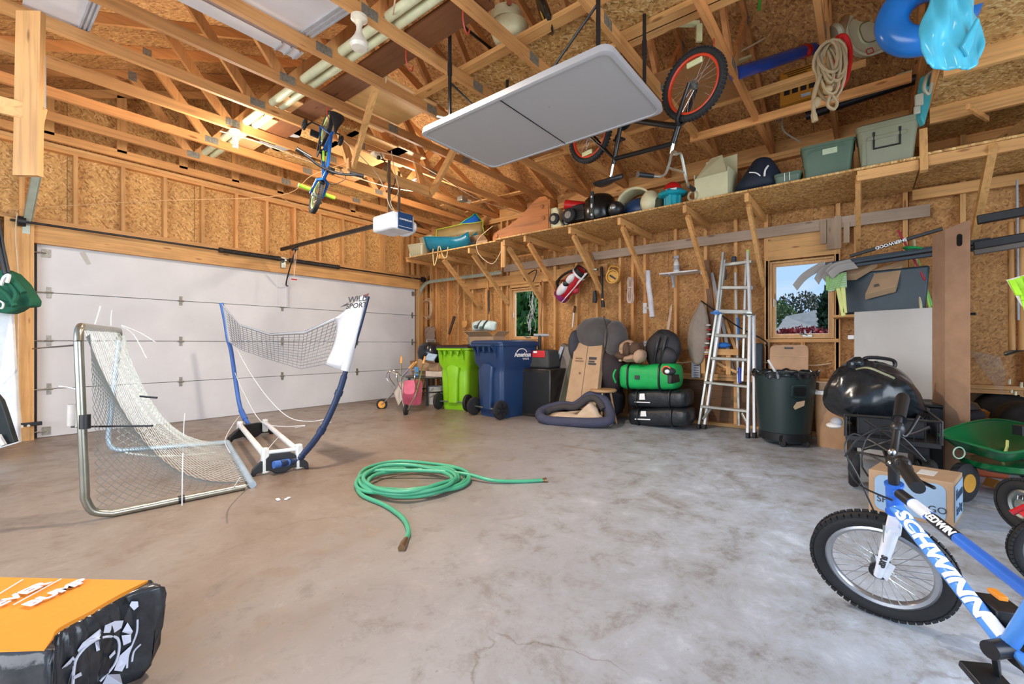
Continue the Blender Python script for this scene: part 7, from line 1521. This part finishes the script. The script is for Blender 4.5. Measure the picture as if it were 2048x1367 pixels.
for s_ in (-1, 1):
    top_ = CR2+WN*.055*s_; bot_ = WC+WN*.058*s_; fk.tube([top_, top_.lerp(bot_, .45), bot_], [.019, .019, .013], 12)
ob('fork_leg', fk, FWH, bk)
q_ = -1; ob('axle_guard', MB().prism([WC+WN*.0625*q_+u_*.02, WC+WN*.0625*q_+u_*.085+v_*-.005, WC+WN*.0625*q_+u_*.06+v_*.05, WC+WN*.0625*q_+u_*-.01+v_*.025], WN*.004), FWH, bk, False)
ob('fork_crown', MB().bbar(CR2+WN*-.07, CR2+WN*.07, .04, .035, .006, u_), FWH, bk, False); ob('steerer', MB().cyl(CR2, crown, .02, seg=12), FWH, bk)
hd1, hd2 = crown.lerp(htop, .08), htop; ob('head_tube', MB().cyl(hd1, hd2, .024, seg=16).cyl(hd1-(hd2-hd1).normalized()*.008, hd1, .027, seg=16).cyl(hd2, hd2+(hd2-hd1).normalized()*.008, .027, seg=16), SBD, bk)
BBk = P(2016, 1292, Z=.25); STt = P(2110, 1215, Z=.44)
dn0 = hd1.lerp(hd2, .22); dn1 = BBk
ob('down_tube', MB().tube([dn0, dn0.lerp(dn1, .5), dn1], .0215, 20), SB, bk)
tp0 = hd1.lerp(hd2, .85); tp1 = P(2062, 1188, Z=.435)
ob('top_tube', MB().tube([tp0, tp1, P(2150, 1230, Z=.46)], .0165, 16), SBD, bk)
ob('top_tube_black', MB().tube([tp0.lerp(tp1, .06), tp0.lerp(tp1, .18)], .0172, 16), BLK, bk); ob('top_tube_black', MB().tube([tp0.lerp(tp1, .36), tp0.lerp(tp1, .56)], .0170, 16), BLK, bk); ob('top_tube_white', MB().tube([tp0.lerp(tp1, .19), tp0.lerp(tp1, .33)], .0176, 12), FWH, bk)
ob('seat_tube', MB().tube([BBk, P(2075, 1200, Z=.42)], .019, 12).tube([BBk, P(2140, 1340, Z=.22)], .012, 8), SB, bk)
def tube_text(s_, A_, B_, r_, size, mat, u=.5, sh=.2, sx=1.0, bold=.001):
    c = A_.lerp(B_, u); d = (B_-A_).normalized(); vw = (c-Vector((0, 0, EYE))).normalized(); n_ = -(vw-d*vw.dot(d)).normalized(); y = n_.cross(d)
    o = text(s_, Matrix.Identity(4), mat, None, size, shear=sh, bold=bold, sx=sx); o.parent = bk; me = o.data
    off = OFF[bk]
    bm_ = __import__('bmesh').new(); bm_.from_mesh(me); __import__('bmesh').ops.triangulate(bm_, faces=bm_.faces[:]); __import__('bmesh').ops.subdivide_edges(bm_, edges=[e for e in bm_.edges if e.calc_length() > .004], cuts=3, use_grid_fill=True); bm_.to_mesh(me); bm_.free()
    for v in me.vertices:                       # wrap the letters round the tube
        a = v.co.y/r_; rr_ = r_+.0018+v.co.z; p = c+d*v.co.x+y*(math.sin(a)*rr_)+n_*(math.cos(a)*rr_); v.co = p-off
    OFF[o] = off; return o
tube_text('SCHWINN', dn0, dn1, .0215, .052, LTW, .47, .15, 1.45, .0022)
tube_text('REDWIN', tp0.lerp(tp1, .36), tp1, .0172, .026, LTW, .13, .2, 1.1)
ob('white_stripe', MB().tube([dn0.lerp(dn1, .86)+Vector((-.006, 0, .012)), dn0.lerp(dn1, .97)+Vector((-.006, 0, .012))], .016, 10), FWH, bk)
o = tube_text('SUSP', CR2+WN*-.055, WC+WN*-.058, .019, .022, INKD, .62, 0, 1.1)
ob('stem', MB().cyl(htop, stem, .016, seg=12).cyl(stem, stem+u_*.03+WN*0, .022, .02, 12), BLK, bk)
gF, gN = P(1806, 792, d=1.70), P(1836, 975, d=1.22); bc = stem+u_*.045
ob('handlebar', MB().tube(spline([gN.lerp(bc, .35), gN.lerp(bc, .6)+u_*.01, bc+WN*-.04, bc+WN*.04, gF.lerp(bc, .55)+u_*.01, gF.lerp(bc, .3)], 5), .012, 10), BLK, bk)
ob('grip', MB().tube([gN, gN.lerp(bc, .05), gN.lerp(bc, .42), gN.lerp(bc, .46)], [.017, .0185, .017, .021], 14), BLK, bk); ob('grip', MB().tube([gF, gF.lerp(bc, .05), gF.lerp(bc, .40), gF.lerp(bc, .44)], [.018, .022, .019, .024], 14), BLK, bk)
for g_, s_ in ((gN, -1), (gF, 1)):
    q = g_.lerp(bc, .58); ob('brake_lever', MB().tube(spline([q, q+u_*-.03+v_*.02, g_.lerp(bc, .25)+v_*.05+u_*-.02], 4), .006, 6).box(q, (.03, .03, .04)), BLK, bk, bevel=.003)
ob('shifter', MB().ell(gN.lerp(bc, .62), (.03, .026, .03)).ell(gF.lerp(bc, .6), (.025, .022, .025)), DKM, bk); ob('bell_bolt', MB().ell(bc+u_*.02+WN*-.03, .012).ell(bc+u_*.0+WN*-.07, .010), CHROME, bk)
def cab(pts): ob('brake_cable', MB().tube(spline([P(x, y, d=d_) for x, y, d_ in pts], 6), .0032, 6), BLK, bk)
cab([(1782, 905, 1.5), (1740, 880, 1.6), (1705, 868, 1.65), (1690, 900, 1.65), (1720, 960, 1.62), (1765, 1060, 1.6)])
cab([(1780, 930, 1.45), (1720, 905, 1.6), (1697, 935, 1.65), (1720, 970, 1.62), (1785, 1000, 1.5)])
cab([(1786, 850, 1.62), (1750, 858, 1.62), (1715, 878, 1.62), (1690, 912, 1.64)])
ob('v_brake', MB().box(CR2+WN*-.05+u_*-.03+v_*-.02, (.02, .02, .06)).box(CR2+WN*.05+u_*-.03+v_*-.02, (.02, .02, .06)).tube(spline([P(1745, 1062, d=1.62), P(1760, 1050, d=1.62), P(1775, 1062, d=1.6), P(1772, 1085, d=1.6)], 4), .004, 6), STEEL, bk)
ob('crank', MB().cyl(BBk+Vector((-.05, .04, 0)), BBk+Vector((.04, -.04, 0)), .022, seg=14).bbar(BBk+Vector((-.04, .03, 0)), P(1996, 1350, Z=.12), .014, .024, .003), DKM, bk); ob('chain_ring', MB().lathe([(.02, -.002), (.062, -.002), (.062, .002), (.02, .002)], BBk+Vector((.02, -.03, 0)), Matrix.Rotation(R(48), 3, 'Z') @ Matrix.Rotation(R(90), 3, 'X'), 30), BLK, bk)
ob('pedal', MB().box(P(1980, 1362, Z=.12), (.10, .08, .02), (0, R(-15), R(30))), BLK, bk, bevel=.004); ob('far_pedal', MB().box(P(2000, 1215, Z=.30), (.10, .07, .03), (0, 0, R(20))), BLK, bk, bevel=.004); ob('pedal_reflector', MB().box(P(1995, 1188, Z=.335), (.05, .02, .012), (0, 0, R(20))), plain('amber', (226, 140, 40), .3), bk, bevel=.002)
rwc = Vector((1.39, -.46, .22)); wheel(bk, rwc, .215, RUB, STEEL, 28, 'rear_wheel', .026, Matrix.Rotation(R(28), 3, 'Z') @ Matrix.Rotation(R(76), 3, 'X'))
ob('chain_stay', MB().tube([BBk, rwc+Vector((.02, .05, 0))], .01, 8).tube([BBk, rwc+Vector((-.02, -.05, 0))], .01, 8).tube([STt, rwc], .009, 8), SB, bk); ob('seat_post', MB().tube([P(2140, 1222, Z=.45), P(2180, 1120, Z=.62)], .012, 8), CHROME, bk); ob('saddle', MB().ell(P(2190, 1105, Z=.63), (.12, .06, .03)), BLK, bk)
ob('kickstand', MB().tube([BBk, Vector((BBk.x-.10, BBk.y-.16, .01))], .007, 6), DKM, bk)

# ---- red and black bicycle at the right edge
rb = thing('red_bicycle', 'red and black child bicycle cut off by the right edge', 'bicycle', (2.6, -.75, 0), R(-60)); RDB = plain('bike_red', (206, 34, 40), .3)
bicycle(rb, .17, .62, RDB, STEEL, STEEL, BLK, .022, BLK, 'flat', False, BLK, .75); rb.location = (2.86, -.635, 0); rb.rotation_euler = (R(8), 0, R(-78))
ob('fender', MB().tube([Vector((.185*math.cos(a), 0, .17+.20*math.sin(a))) for a in [R(40+12*i) for i in range(9)]], .016, 8), RDB, rb); ob('rear_rack', MB().tube([(-.15, .04, .30), (-.05, .05, .38), (.15, .05, .36)], .012, 6), RDB, rb)
# ---- green broadcast spreader
SG = plain('spreader_green', (16, 92, 50), .25, var=.06); sp_t = thing('lawn_spreader', 'dark green lawn spreader hopper on wheels at the right', 'spreader', P(1965, 985, d=2.9), world=True)
rimp = [P(1877, 868, d=2.95), P(1925, 848, d=3.05), P(1990, 838, d=3.15), P(2060, 850, d=3.1), P(2110, 872, d=2.9), P(2075, 893, d=2.65), P(2015, 905, d=2.65), P(1965, 894, d=2.7), P(1915, 880, d=2.8)]
cb = P(2005, 940, d=2.9); cb.z = .26
rim_ = spline(rimp, 4, True)
ob('hopper', MB().loft([rim_, [p.lerp(cb+Vector((0, 0, .04)), .32)+Vector((0, 0, -.05)) for p in rim_], [p.lerp(cb, .72)+Vector((0, 0, -.02)) for p in rim_], [p.lerp(cb, .86) for p in rim_], [p.lerp(cb, .84)+Vector((0, 0, .03)) for p in rim_], [p.lerp(cb, .70)+Vector((0, 0, .01)) for p in rim_], [p.lerp(cb+Vector((0, 0, .04)), .34)+Vector((0, 0, -.03)) for p in rim_], [p.lerp(cb, .03) for p in rim_]], caps=False), SG, sp_t, ang=60)
ob('rolled_rim', MB().tube(rim_, .008, 7, closed=True), SG, sp_t); ob('base_tray', MB().lathe([(0, -.02), (.16, -.02), (.20, .0), (.18, .03), (0, .03)], cb+Vector((0, 0, -.03)), None, 24), SG, sp_t)
ob('oval_badge', MB().torus(P(1918, 905, d=2.72), .035, .004, Matrix.Rotation(YAW, 3, 'Z') @ Matrix.Rotation(R(90), 3, 'Y') @ Matrix.Rotation(R(35), 3, 'Z'), 22, 5, 1), plain('badge_pale', (140, 170, 150), .5), sp_t)
for dx, dy in ((-.16, .20), (.16, -.22)): w_ = ob('wheel', MB().lathe([(0, -.03), (.10, -.03), (.125, -.02), (.125, .02), (.10, .03), (0, .03)], Vector((cb.x+dx, cb.y+dy, .125)), Matrix.Rotation(R(55), 3, 'Z') @ Matrix.Rotation(R(90), 3, 'Y'), 26), RUB, sp_t); ob('hub', MB().lathe([(0, -.034), (.06, -.034), (.06, .034), (0, .034)], Vector((cb.x+dx, cb.y+dy, .125)), Matrix.Rotation(R(55), 3, 'Z') @ Matrix.Rotation(R(90), 3, 'Y'), 18), plain('hub_yellow', (196, 140, 50), .4), w_)
ob('push_handle', MB().tube([cb+Vector((.1, -.1, -.1)), cb+Vector((.5, -.5, .3)), cb+Vector((.8, -.8, .62))], .014, 8), DKM, sp_t); ob('agitator', MB().tube([cb+Vector((0, 0, .0)), cb+Vector((0, -.02, .10)), cb+Vector((.05, -.03, .13))], .008, 6), YF, sp_t)
# ---- things behind the spreader
t = thing('orange_bin', 'orange plastic bin behind the wagon wheel', 'bin', P(1915, 925, d=3.55), world=True); c = P(1905, 900, d=3.6); ORB = plain('terracotta', (176, 82, 40), .5)
ob('body', MB().box((c.x+.08, c.y-.02, .20), (.42, .5, .40), (0, 0, R(10))), ORB, t, bevel=.02); ob('rim', MB().box((c.x+.08, c.y-.02, .40), (.45, .53, .03), (0, 0, R(10))), ORB, t, bevel=.008)
c.z = .43; t = thing('tube_bag', 'black tube bag lying on the orange bin', 'bag', c, world=True); cc_ = Vector((c.x+.12, c.y+.06, .455)); ob('lower_ring', MB().torus(cc_, .22, .045, None, 36, 10), RUB, t); ob('upper_cover', MB().lathe([(0, .09), (.14, .09), (.22, .06), (.24, .02), (.20, -.01)], cc_+Vector((.02, 0, .03)), None, 32), plain('cover_black', (34, 32, 30), .35), t)
t = thing('red_box_panel', 'narrow red and black box standing right of the wagon', 'box', P(1845, 905, d=3.3), world=True); c = P(1838, 895, d=3.45); ob('body', MB().box((c.x, c.y, .27), (.14, .10, .54), (0, 0, R(12))), BLK, t, bevel=.008); ob('red_face', MB().box((c.x-.072, c.y+.03, .36), (.01, .03, .16), (0, 0, R(12))), plain('face_red', (150, 60, 40), .5), t, False)
t = thing('black_bin_tall', 'tall black plastic bin between the wagon and the orange bin', 'bin', (4.85, -.40, 0)); ob('body', MB().box((0, 0, .27), (.22, .18, .54)), BLK, t, bevel=.02); ob('lid', MB().box((0, 0, .545), (.24, .20, .02)), BLK, t, bevel=.006)
# exercise machine, dark heap at the right wall
t = thing('workbench_vice', 'black steel press stand with a lever handle at the right edge', 'stand', (4.25, -1.05, 0), world=True)
ob('column', MB().bbar((4.25, -1.04, 0), (4.25, -1.04, .98), .07, .07, .01), BLK, t, False); ob('table', MB().box((4.45, -1.35, .86), (.6, .7, .10)), BLK, t, bevel=.01)
p = P(2014, 690, d=4.2); ob('upright_grip', MB().cyl(p, p+Vector((0, 0, .20)), .024, seg=12).lathe([(.05, -.03), (.045, 0), (.024, .02)], p, None, 14), BLK, t); a, b_ = P(2010, 708, d=3.9), P(2040, 698, d=3.8); ob('lever', MB().cyl(a, b_, .018, seg=10).cyl(b_, b_+(b_-a)*.6, .026, seg=10), STEEL, t)
t = thing('gym_frame', 'black folded frame behind the spreader', 'frame', (4.4, -.95, 0), world=True); ob('leg', MB().bar((4.3, -.85, .05), (4.5, -.95, .9), .05, .05), BLK, t, False); ob('leg', MB().bar((4.5, -1.15, .05), (4.3, -1.0, .85), .05, .05), BLK, t, False); ob('crossbar', MB().bar((4.2, -.75, .48), (4.6, -1.3, .50), .06, .06), BLK, t, False)
BLKH = plain('heap_black', (30, 30, 32), .6, var=.4)
for (x, y, d_, a, b_, c_, lb) in ((1960, 830, 4.3, .22, .2, .18, 'black bag heap between the tall carton and the spreader'), (2010, 815, 4.1, .2, .22, .16, 'black bag heap right of the first at the wall'), (2050, 850, 3.6, .2, .2, .2, 'grey black sack at the right edge above the spreader')):
    c = P(x, y, d=d_); t = thing('dark_bag', lb, 'bag', c-Vector((0, 0, c_)), world=True); m = MB(); m.ell((0, 0, 0), 1, None, 20, 12); m.v = [c+Vector((v.x*a*(1+.1*math.sin(v.z*7+v.y*5)), v.y*b_*(1+.1*math.sin(v.x*8)), v.z*c_)) for v in m.v]; ob('body', m, BLKH, t, sub=1); ob('base', MB().box((c.x, c.y, (c.z-c_*.4)/2), (.3, .3, max(.05, c.z-c_*.4))), BLKH, t, bevel=.02)
for (x, y, d_, lb) in ((1970, 826, 3.9, 'orange yellow wedge left above the spreader'), (2012, 828, 3.8, 'small orange wedge right above the spreader'), (1998, 968, 3.1, 'orange block under the spreader wheel')):
    o = ob('orange_piece', MB().prism([P(x-10, y+8, d=d_), P(x+8, y+8, d=d_), P(x+12, y-2, d=d_), P(x-2, y-9, d=d_)], fw_*.08), plain('piece_orange', (206, 136, 56), .5), None, bevel=.006); tag(o, lb, 'block')
BOLT = plain('bolt_pale', (200, 192, 160), .4, .4); t = thing('hand_weights', 'cluster of pale metal fittings on the black stand at the right edge', 'fittings', P(2030, 800, d=3.9), world=True)
for (x, y, h_) in ((2018, 768, .06), (2042, 775, .07), (2030, 790, .04), (2050, 790, .06), (2022, 785, .02)): ob('fitting', MB().cyl(P(x, y, d=3.7), P(x+1, y-3, d=3.7)+Vector((0, 0, h_*.5)), .012, .009, 8), BOLT, t)
# wheel of a machine at the right edge
t = thing('mower_wheel', 'treaded black machine wheel at the right edge behind the red bicycle', 'wheel', P(2040, 1000, d=2.2), world=True); wheel(t, P(2052, 1010, d=2.2), .13, RUB, STEEL, 14, 'tyre', .03, Matrix.Rotation(R(35), 3, 'Z') @ Matrix.Rotation(R(90), 3, 'X'))
o = ob('clear_sheet', MB().prism([P(1938, 700, d=4.1), P(1945, 712, d=4.1), P(2005, 790, d=3.9), P(2012, 745, d=3.9), P(2000, 712, d=4.0)], fw_*.003), plain('clear_film', (190, 190, 186), .3, alpha=.14), None, False); tag(o, 'clear plastic film draped beside the tall carton', 'plastic sheet')

# ============================================================ LEFT EDGE
t = thing('camp_chair', 'folded green camp chair with white strap leaning at the left picture edge', 'camp chair', P(10, 640, d=3.9), world=True); CGN = plain('canvas_green', (26, 92, 66), .8, bmp=.3)
P6 = lambda x, y, d=3.95: P(x, y, d=d)
ob('fabric', MB().prism([P6(-40, 540), P6(4, 538), P6(20, 545), P6(40, 565), P6(62, 600), P6(60, 612), P6(38, 614), P6(26, 622), P6(12, 627), P6(-40, 620)], fw_*.10), CGN, t, bevel=.015)
for pts in ([(0, 560), (22, 570), (34, 590), (20, 608), (-4, 600)], [(-5, 575), (15, 590), (30, 612)], [(6, 553), (28, 562), (48, 585)]): ob('fold', MB().tube(spline([P6(x, y, 3.86) for x, y in pts], 5), .022, 8), CGN, t)
ob('white_strap', MB().tube(spline([P6(2, 570, 3.8), P6(8, 555, 3.8), P6(18, 550, 3.8), P6(14, 565, 3.8)], 5), .014, 6), WHITEP, t); ob('white_strap', MB().tube(spline([P6(-4, 600, 3.8), P6(6, 606, 3.8), P6(4, 616, 3.8), P6(-4, 614, 3.8)], 5), .008, 6), WHITEP, t); ob('pole', MB().tube([P6(-6, 470), P6(2, 500), P6(12, 548)], .022, 8).tube([P6(-2, 440), P6(8, 500), P6(18, 545)], .010, 8), BLK, t)
t = thing('white_board', 'tall white board leaning below the green camp chair', 'board', P(30, 885, Z=0), world=True)
ob('board', MB().prism([P(-30, 622, d=4.1), P(22, 622, d=4.1), P(37, 885, d=4.0), P(-30, 905, d=3.9)], fw_*.03), DRUM, t, False, bevel=.006)
t = thing('black_pad', 'black pad with a white edge at the foot of the white board', 'pad', P(25, 890, Z=0), world=True); ob('pad', MB().prism([P(-30, 765, d=3.7), P(0, 800, d=3.7), P(8, 822, d=3.7), P(28, 884, d=3.7), P(8, 890, d=3.7), P(-30, 850, d=3.7)], fw_*.04), plain('pad_black', (40, 46, 46), .6), t, False, bevel=.006); ob('white_edge', MB().tube([P(-4, 870, d=3.66), P(8, 890, d=3.66)], .02, 6), WHITEP, t)
o = ob('baseboard_left', MB().box((0, 0, 0), (.01, .01, .01)), W('x'), None, False); bpy.data.objects.remove(o)

# ---- orange and black bag of mulch, lower left
bg_ = thing('mulch_bag', 'orange and black plastic bag lying on the floor at the lower left corner', 'bag', P(120, 1500, Z=0), world=True); OGP = plain('bag_orange', (234, 146, 46), .45, var=.04, sc=30); BKF = plain('bag_film', (52, 54, 58), .22, var=.25, sc=24, bmp=.6, bsc=14)
ZB = .27
tr1, tl1 = P(296, 1160, Z=ZB), P(-160, 1150, Z=ZB); br1, bl1 = P(88, 1300, Z=ZB-.005), P(-160, 1308, Z=ZB-.005); mid = P(118, 1255, Z=ZB+.005)
def topf(u, v):
    a = tl1.lerp(tr1, u); b_ = bl1.lerp(br1, u) if u < .7 else bl1.lerp(br1, u).lerp(mid, 0); e = a.lerp(b_, v); return e+Vector((0, 0, .012*math.sin(math.pi*u)*math.sin(math.pi*v)))
edge_c = [tr1, tr1.lerp(mid, .35)+Vector((0, 0, .004)), tr1.lerp(mid, .7), mid, mid.lerp(br1, .5)+Vector((.0, 0, 0)), br1]
m = MB(); top_poly = [tl1]+spline(edge_c, 5)+[bl1]; ob('orange_top', MB().prism(top_poly[::-1], (0, 0, -.012)), OGP, bg_, ang=30)
# black body: side wall from the orange edge down to the floor, crumpled at the seal
ec = spline([tl1]+edge_c+[bl1], 10); cen = sum(ec, Vector())/len(ec); rings = []; n_ = len(ec)
outd = []
for i, p in enumerate(ec): d_ = (p-cen); d_.z = 0; outd.append(d_.normalized())
for k_, (zf, of_) in enumerate(((1.0, .0), (.97, .012), (.88, .028), (.72, .036), (.5, .034), (.28, .026), (.1, .006), (0, -.03))):
    rings.append([Vector((p.x, p.y, 0))+outd[i]*(of_*.55-(1-zf)*.035*max(0, 1-(p-tr1).length*3.5)+(.007*math.sin(i*1.9+k_*.9)+.005*math.sin(i*3.7-k_*2.1))*(0 if k_ == 0 else 1))+Vector((0, 0, (ZB-.006)*zf)) for i, p in enumerate(ec)])
ob('black_body', MB().loft(rings), BKF, bg_, ang=180)
tipd = (tr1-cen); tipd.z = 0; tipd.normalize(); ob('crimped_corner', MB().tube([tr1+Vector((0, 0, -.005)), tr1+tipd*.004+Vector((0, 0, -.02)), tr1+tipd*.002+Vector((0, 0, -.06))], [.009, .014, .016], 10), BKF, bg_)
ob('orange_flap', MB().prism([P(-30, 1311, Z=.22), P(46, 1309, Z=.22), P(40, 1330, Z=.18), P(-30, 1345, Z=.16)], (.004, .004, 0)), OGP, bg_, False)
# printed letters on the orange face and white graphics on the black end
od = (tr1-tl1).normalized(); up2 = Vector((0, 0, 1)).cross(od)
LT2 = plain('letter_bluewhite', (216, 220, 236), .5, var=0)
def toptext(s_, x0, y0, x1, y1, size, sx=1.0):
    a, b_ = P(x0, y0, Z=ZB+.006), P(x1, y1, Z=ZB+.006); d = b_-a; y_ = Vector((0, 0, 1)).cross(d); text(s_, MX(a.lerp(b_, .5), d, y_), LT2, bg_, size, bold=.0025, sx=sx, ext=.0006)
toptext('BUMP', 58, 1208, 166, 1160, .050, 1.15); toptext('EVER', -12, 1212, 92, 1164, .050, 1.2)
for (a, b_) in (((28, 1208), (122, 1157)), ((0, 1186), (46, 1158))): ob('printed_line', MB().bar(P(*a, Z=ZB+.006), P(*b_, Z=ZB+.006), .004, .0015), LT2, bg_, False)
Dd = 1.36
def PG(x, y, d=None):
    return P(x, y, d=d if d else 1.30+(x-100)*.0006)
def onbag(x, y):        # point on the black side wall seen at this pixel (nearest wall quad)
    r = ray(x, y); q = Vector((0, 0, EYE)); best = None
    for k_ in range(1, 6):
        for i in range(n_-1):
            a, b_, c, d = rings[k_][i], rings[k_][i+1], rings[k_+1][i+1], rings[k_+1][i]; nn = (b_-a).cross(d-a)
            if abs(r.dot(nn)) < 1e-9: continue
            tt = (a-q).dot(nn)/r.dot(nn); p = q+r*tt
            if tt > 0 and (best is None or tt < best[0]):
                lu = (p-a).dot(b_-a)/(b_-a).length_squared; lv = (p-a).dot(d-a)/(d-a).length_squared
                if -.05 <= lu <= 1.05 and -.05 <= lv <= 1.05: best = (tt, p-r*.004)
    return best[1] if best else q+r*1.3
def gfx(pts, r_): 
    if len(pts) > 2: pts2 = spline([onbag(x, y) for x, y in pts], 4)
    else: pts2 = [onbag(*p) for p in pts]
    ob('white_print', MB().tube(pts2, r_, 6), LT2, bg_)
gfx([(146, 1367), (150, 1325), (165, 1300), (190, 1280), (215, 1272), (235, 1276), (238, 1300), (228, 1330), (200, 1362)], .0035)
gfx([(275, 1238), (274, 1262), (266, 1285), (256, 1310), (254, 1335)], .0028); gfx([(281, 1288), (268, 1302), (264, 1322)], .0028)
def gpoly(pts, base_=None):
    pp = [onbag(x, y) for x, y in pts]; ob('white_print', MB().prism(pp, -ray(*pts[0])*.003), LT2, bg_, False)
for pl in ([(155, 1300), (165, 1285), (200, 1257), (204, 1263), (198, 1276), (172, 1292), (158, 1306)], [(207, 1265), (210, 1250), (230, 1241), (247, 1240), (243, 1255), (230, 1264)], [(244, 1263), (255, 1244), (266, 1262), (262, 1268)], [(243, 1270), (262, 1268), (262, 1283), (247, 1290)], [(228, 1340), (240, 1310), (262, 1290), (256, 1320), (244, 1342)], [(118, 1362), (124, 1335), (146, 1312), (153, 1320), (143, 1345), (136, 1367)], [(259, 1210), (263, 1202), (276, 1202), (277, 1212), (268, 1220)], [(190, 1283), (198, 1281), (200, 1299), (193, 1302)], [(218, 1312), (230, 1299), (231, 1306), (220, 1317)], [(205, 1367), (215, 1348), (240, 1347), (245, 1367)], [(147, 1352), (162, 1343), (164, 1350), (148, 1358)]): gpoly(pl)

# ============================================================ OUTSIDE THE WINDOWS
hs_ = thing('neighbour_house', 'grey roofed neighbour house seen through the near window', 'house', (24, 1.2, 0), world=True)
RFG = plain('shingle_grey', (150, 146, 142), .8, var=.15, sc=4)
a = P(1548, 668, X=20); b_ = P(1566, 632, X=21); c = P(1636, 622, X=21); d = P(1660, 660, X=20)
ob('roof', MB().prism([P(1538, 680, X=19), P(1572, 632, X=22), P(1640, 618, X=22), P(1700, 680, X=19)], (.1, 0, -.15)), RFG, hs_, False)
ob('wall', MB().box((21.5, (P(1600, 670, X=21).y), .3), (3.5, 3.4, 1.4)), plain('house_wall', (190, 186, 178), .8), hs_, False)
def foliage(name, label, c, r3, n, leaf, cols, seed, trunk=True, cat='tree', sz=.12):
    rr = random.Random(seed); t = thing(name, label, cat, (c[0], c[1], 0), world=True)
    for ci, col in enumerate(cols):
        m = MB()
        for i in range(n//len(cols)):
            while True:
                v = Vector((rr.uniform(-1, 1), rr.uniform(-1, 1), rr.uniform(-1, 1)))
                if .35 < v.length < 1: break
            p = Vector(c)+Vector((v.x*r3[0], v.y*r3[1], v.z*r3[2])); q = Euler((rr.uniform(0, 6), rr.uniform(0, 6), rr.uniform(0, 6))).to_matrix(); s_ = sz*rr.uniform(.6, 1.3)
            m.add([p+q @ Vector(w_)*s_ for w_ in ((-1, 0, 0), (0, -.5, .1), (1, 0, 0), (0, .5, .1))], [(0, 1, 2), (0, 2, 3)])
        ob('foliage', m, plain('leaf_%s_%d' % (name, ci), col, .7, var=.1), t, False, kind='stuff')
    if trunk:
        m = MB().cyl((c[0], c[1], 0), c, .10, .04, 8)
        for i in range(7): m.tube([Vector((c[0], c[1], c[2]*.6)), Vector(c)+Vector((rr.uniform(-.7, .7)*r3[0], rr.uniform(-.7, .7)*r3[1], rr.uniform(-.3, .6)*r3[2]))], [.04, .012], 5)
        ob('trunk', m, plain('bark', (86, 70, 56), .9), t)
    return t
c = P(1612, 662, X=12); foliage('red_shrub', 'low dark red leafed shrub outside the near window', (c.x, c.y+.0, .82), (1.0, 1.0, .62), 3600, None, ((150, 30, 40), (112, 28, 38), (176, 60, 62)), 3, cat='shrub', sz=.055)
c = P(1650, 625, X=15); foliage('evergreen_tree', 'dark green evergreen at the right side of the near window view', (c.x, c.y-.25, 1.75), (.5, .42, 1.0), 2600, None, ((40, 66, 44), (58, 84, 52)), 5, sz=.10)
c = P(1602, 610, X=26); foliage('bare_tree', 'thin leafed tree on the horizon outside the near window', (c.x, c.y, 2.9), (1.4, 1.2, .7), 900, None, ((96, 92, 70), (70, 66, 50)), 8, sz=.09)
c = P(1550, 625, X=24); foliage('hedge_tree', 'green bush beside the grey roof outside the near window', (c.x, c.y, 2.0), (1.0, 1.0, 1.1), 1600, None, ((110, 130, 70), (84, 100, 60)), 9, sz=.10)
for i, (x, X, z_, r_, sd, lb) in enumerate(((1045, 10.5, 1.7, 1.9, 11, 'leafy green tree filling the far window'), (1072, 13.5, 2.2, 2.4, 12, 'second green tree farther behind the far window'), (1025, 15, 2.2, 2.6, 13, 'dark green tree left behind the far window'))):
    c = P(x, 640, X=X); foliage('green_tree', lb, (c.x, c.y, z_), (r_*.8, r_, r_), 5200, None, ((84, 142, 76), (58, 106, 58), (132, 186, 92)), sd, sz=.15)

# repeats of one kind share a group
import collections
cnt = collections.defaultdict(list)
for o in COL.objects:
    if o.parent is None and o.get('category'): cnt[re.sub(r'\.\d+$', '', o.name)].append(o)
for k_, v_ in cnt.items():
    if len(v_) > 1:
        for o in v_:
            if not o.get('group'): o['group'] = k_.replace('_', ' ')+' pieces in the garage'
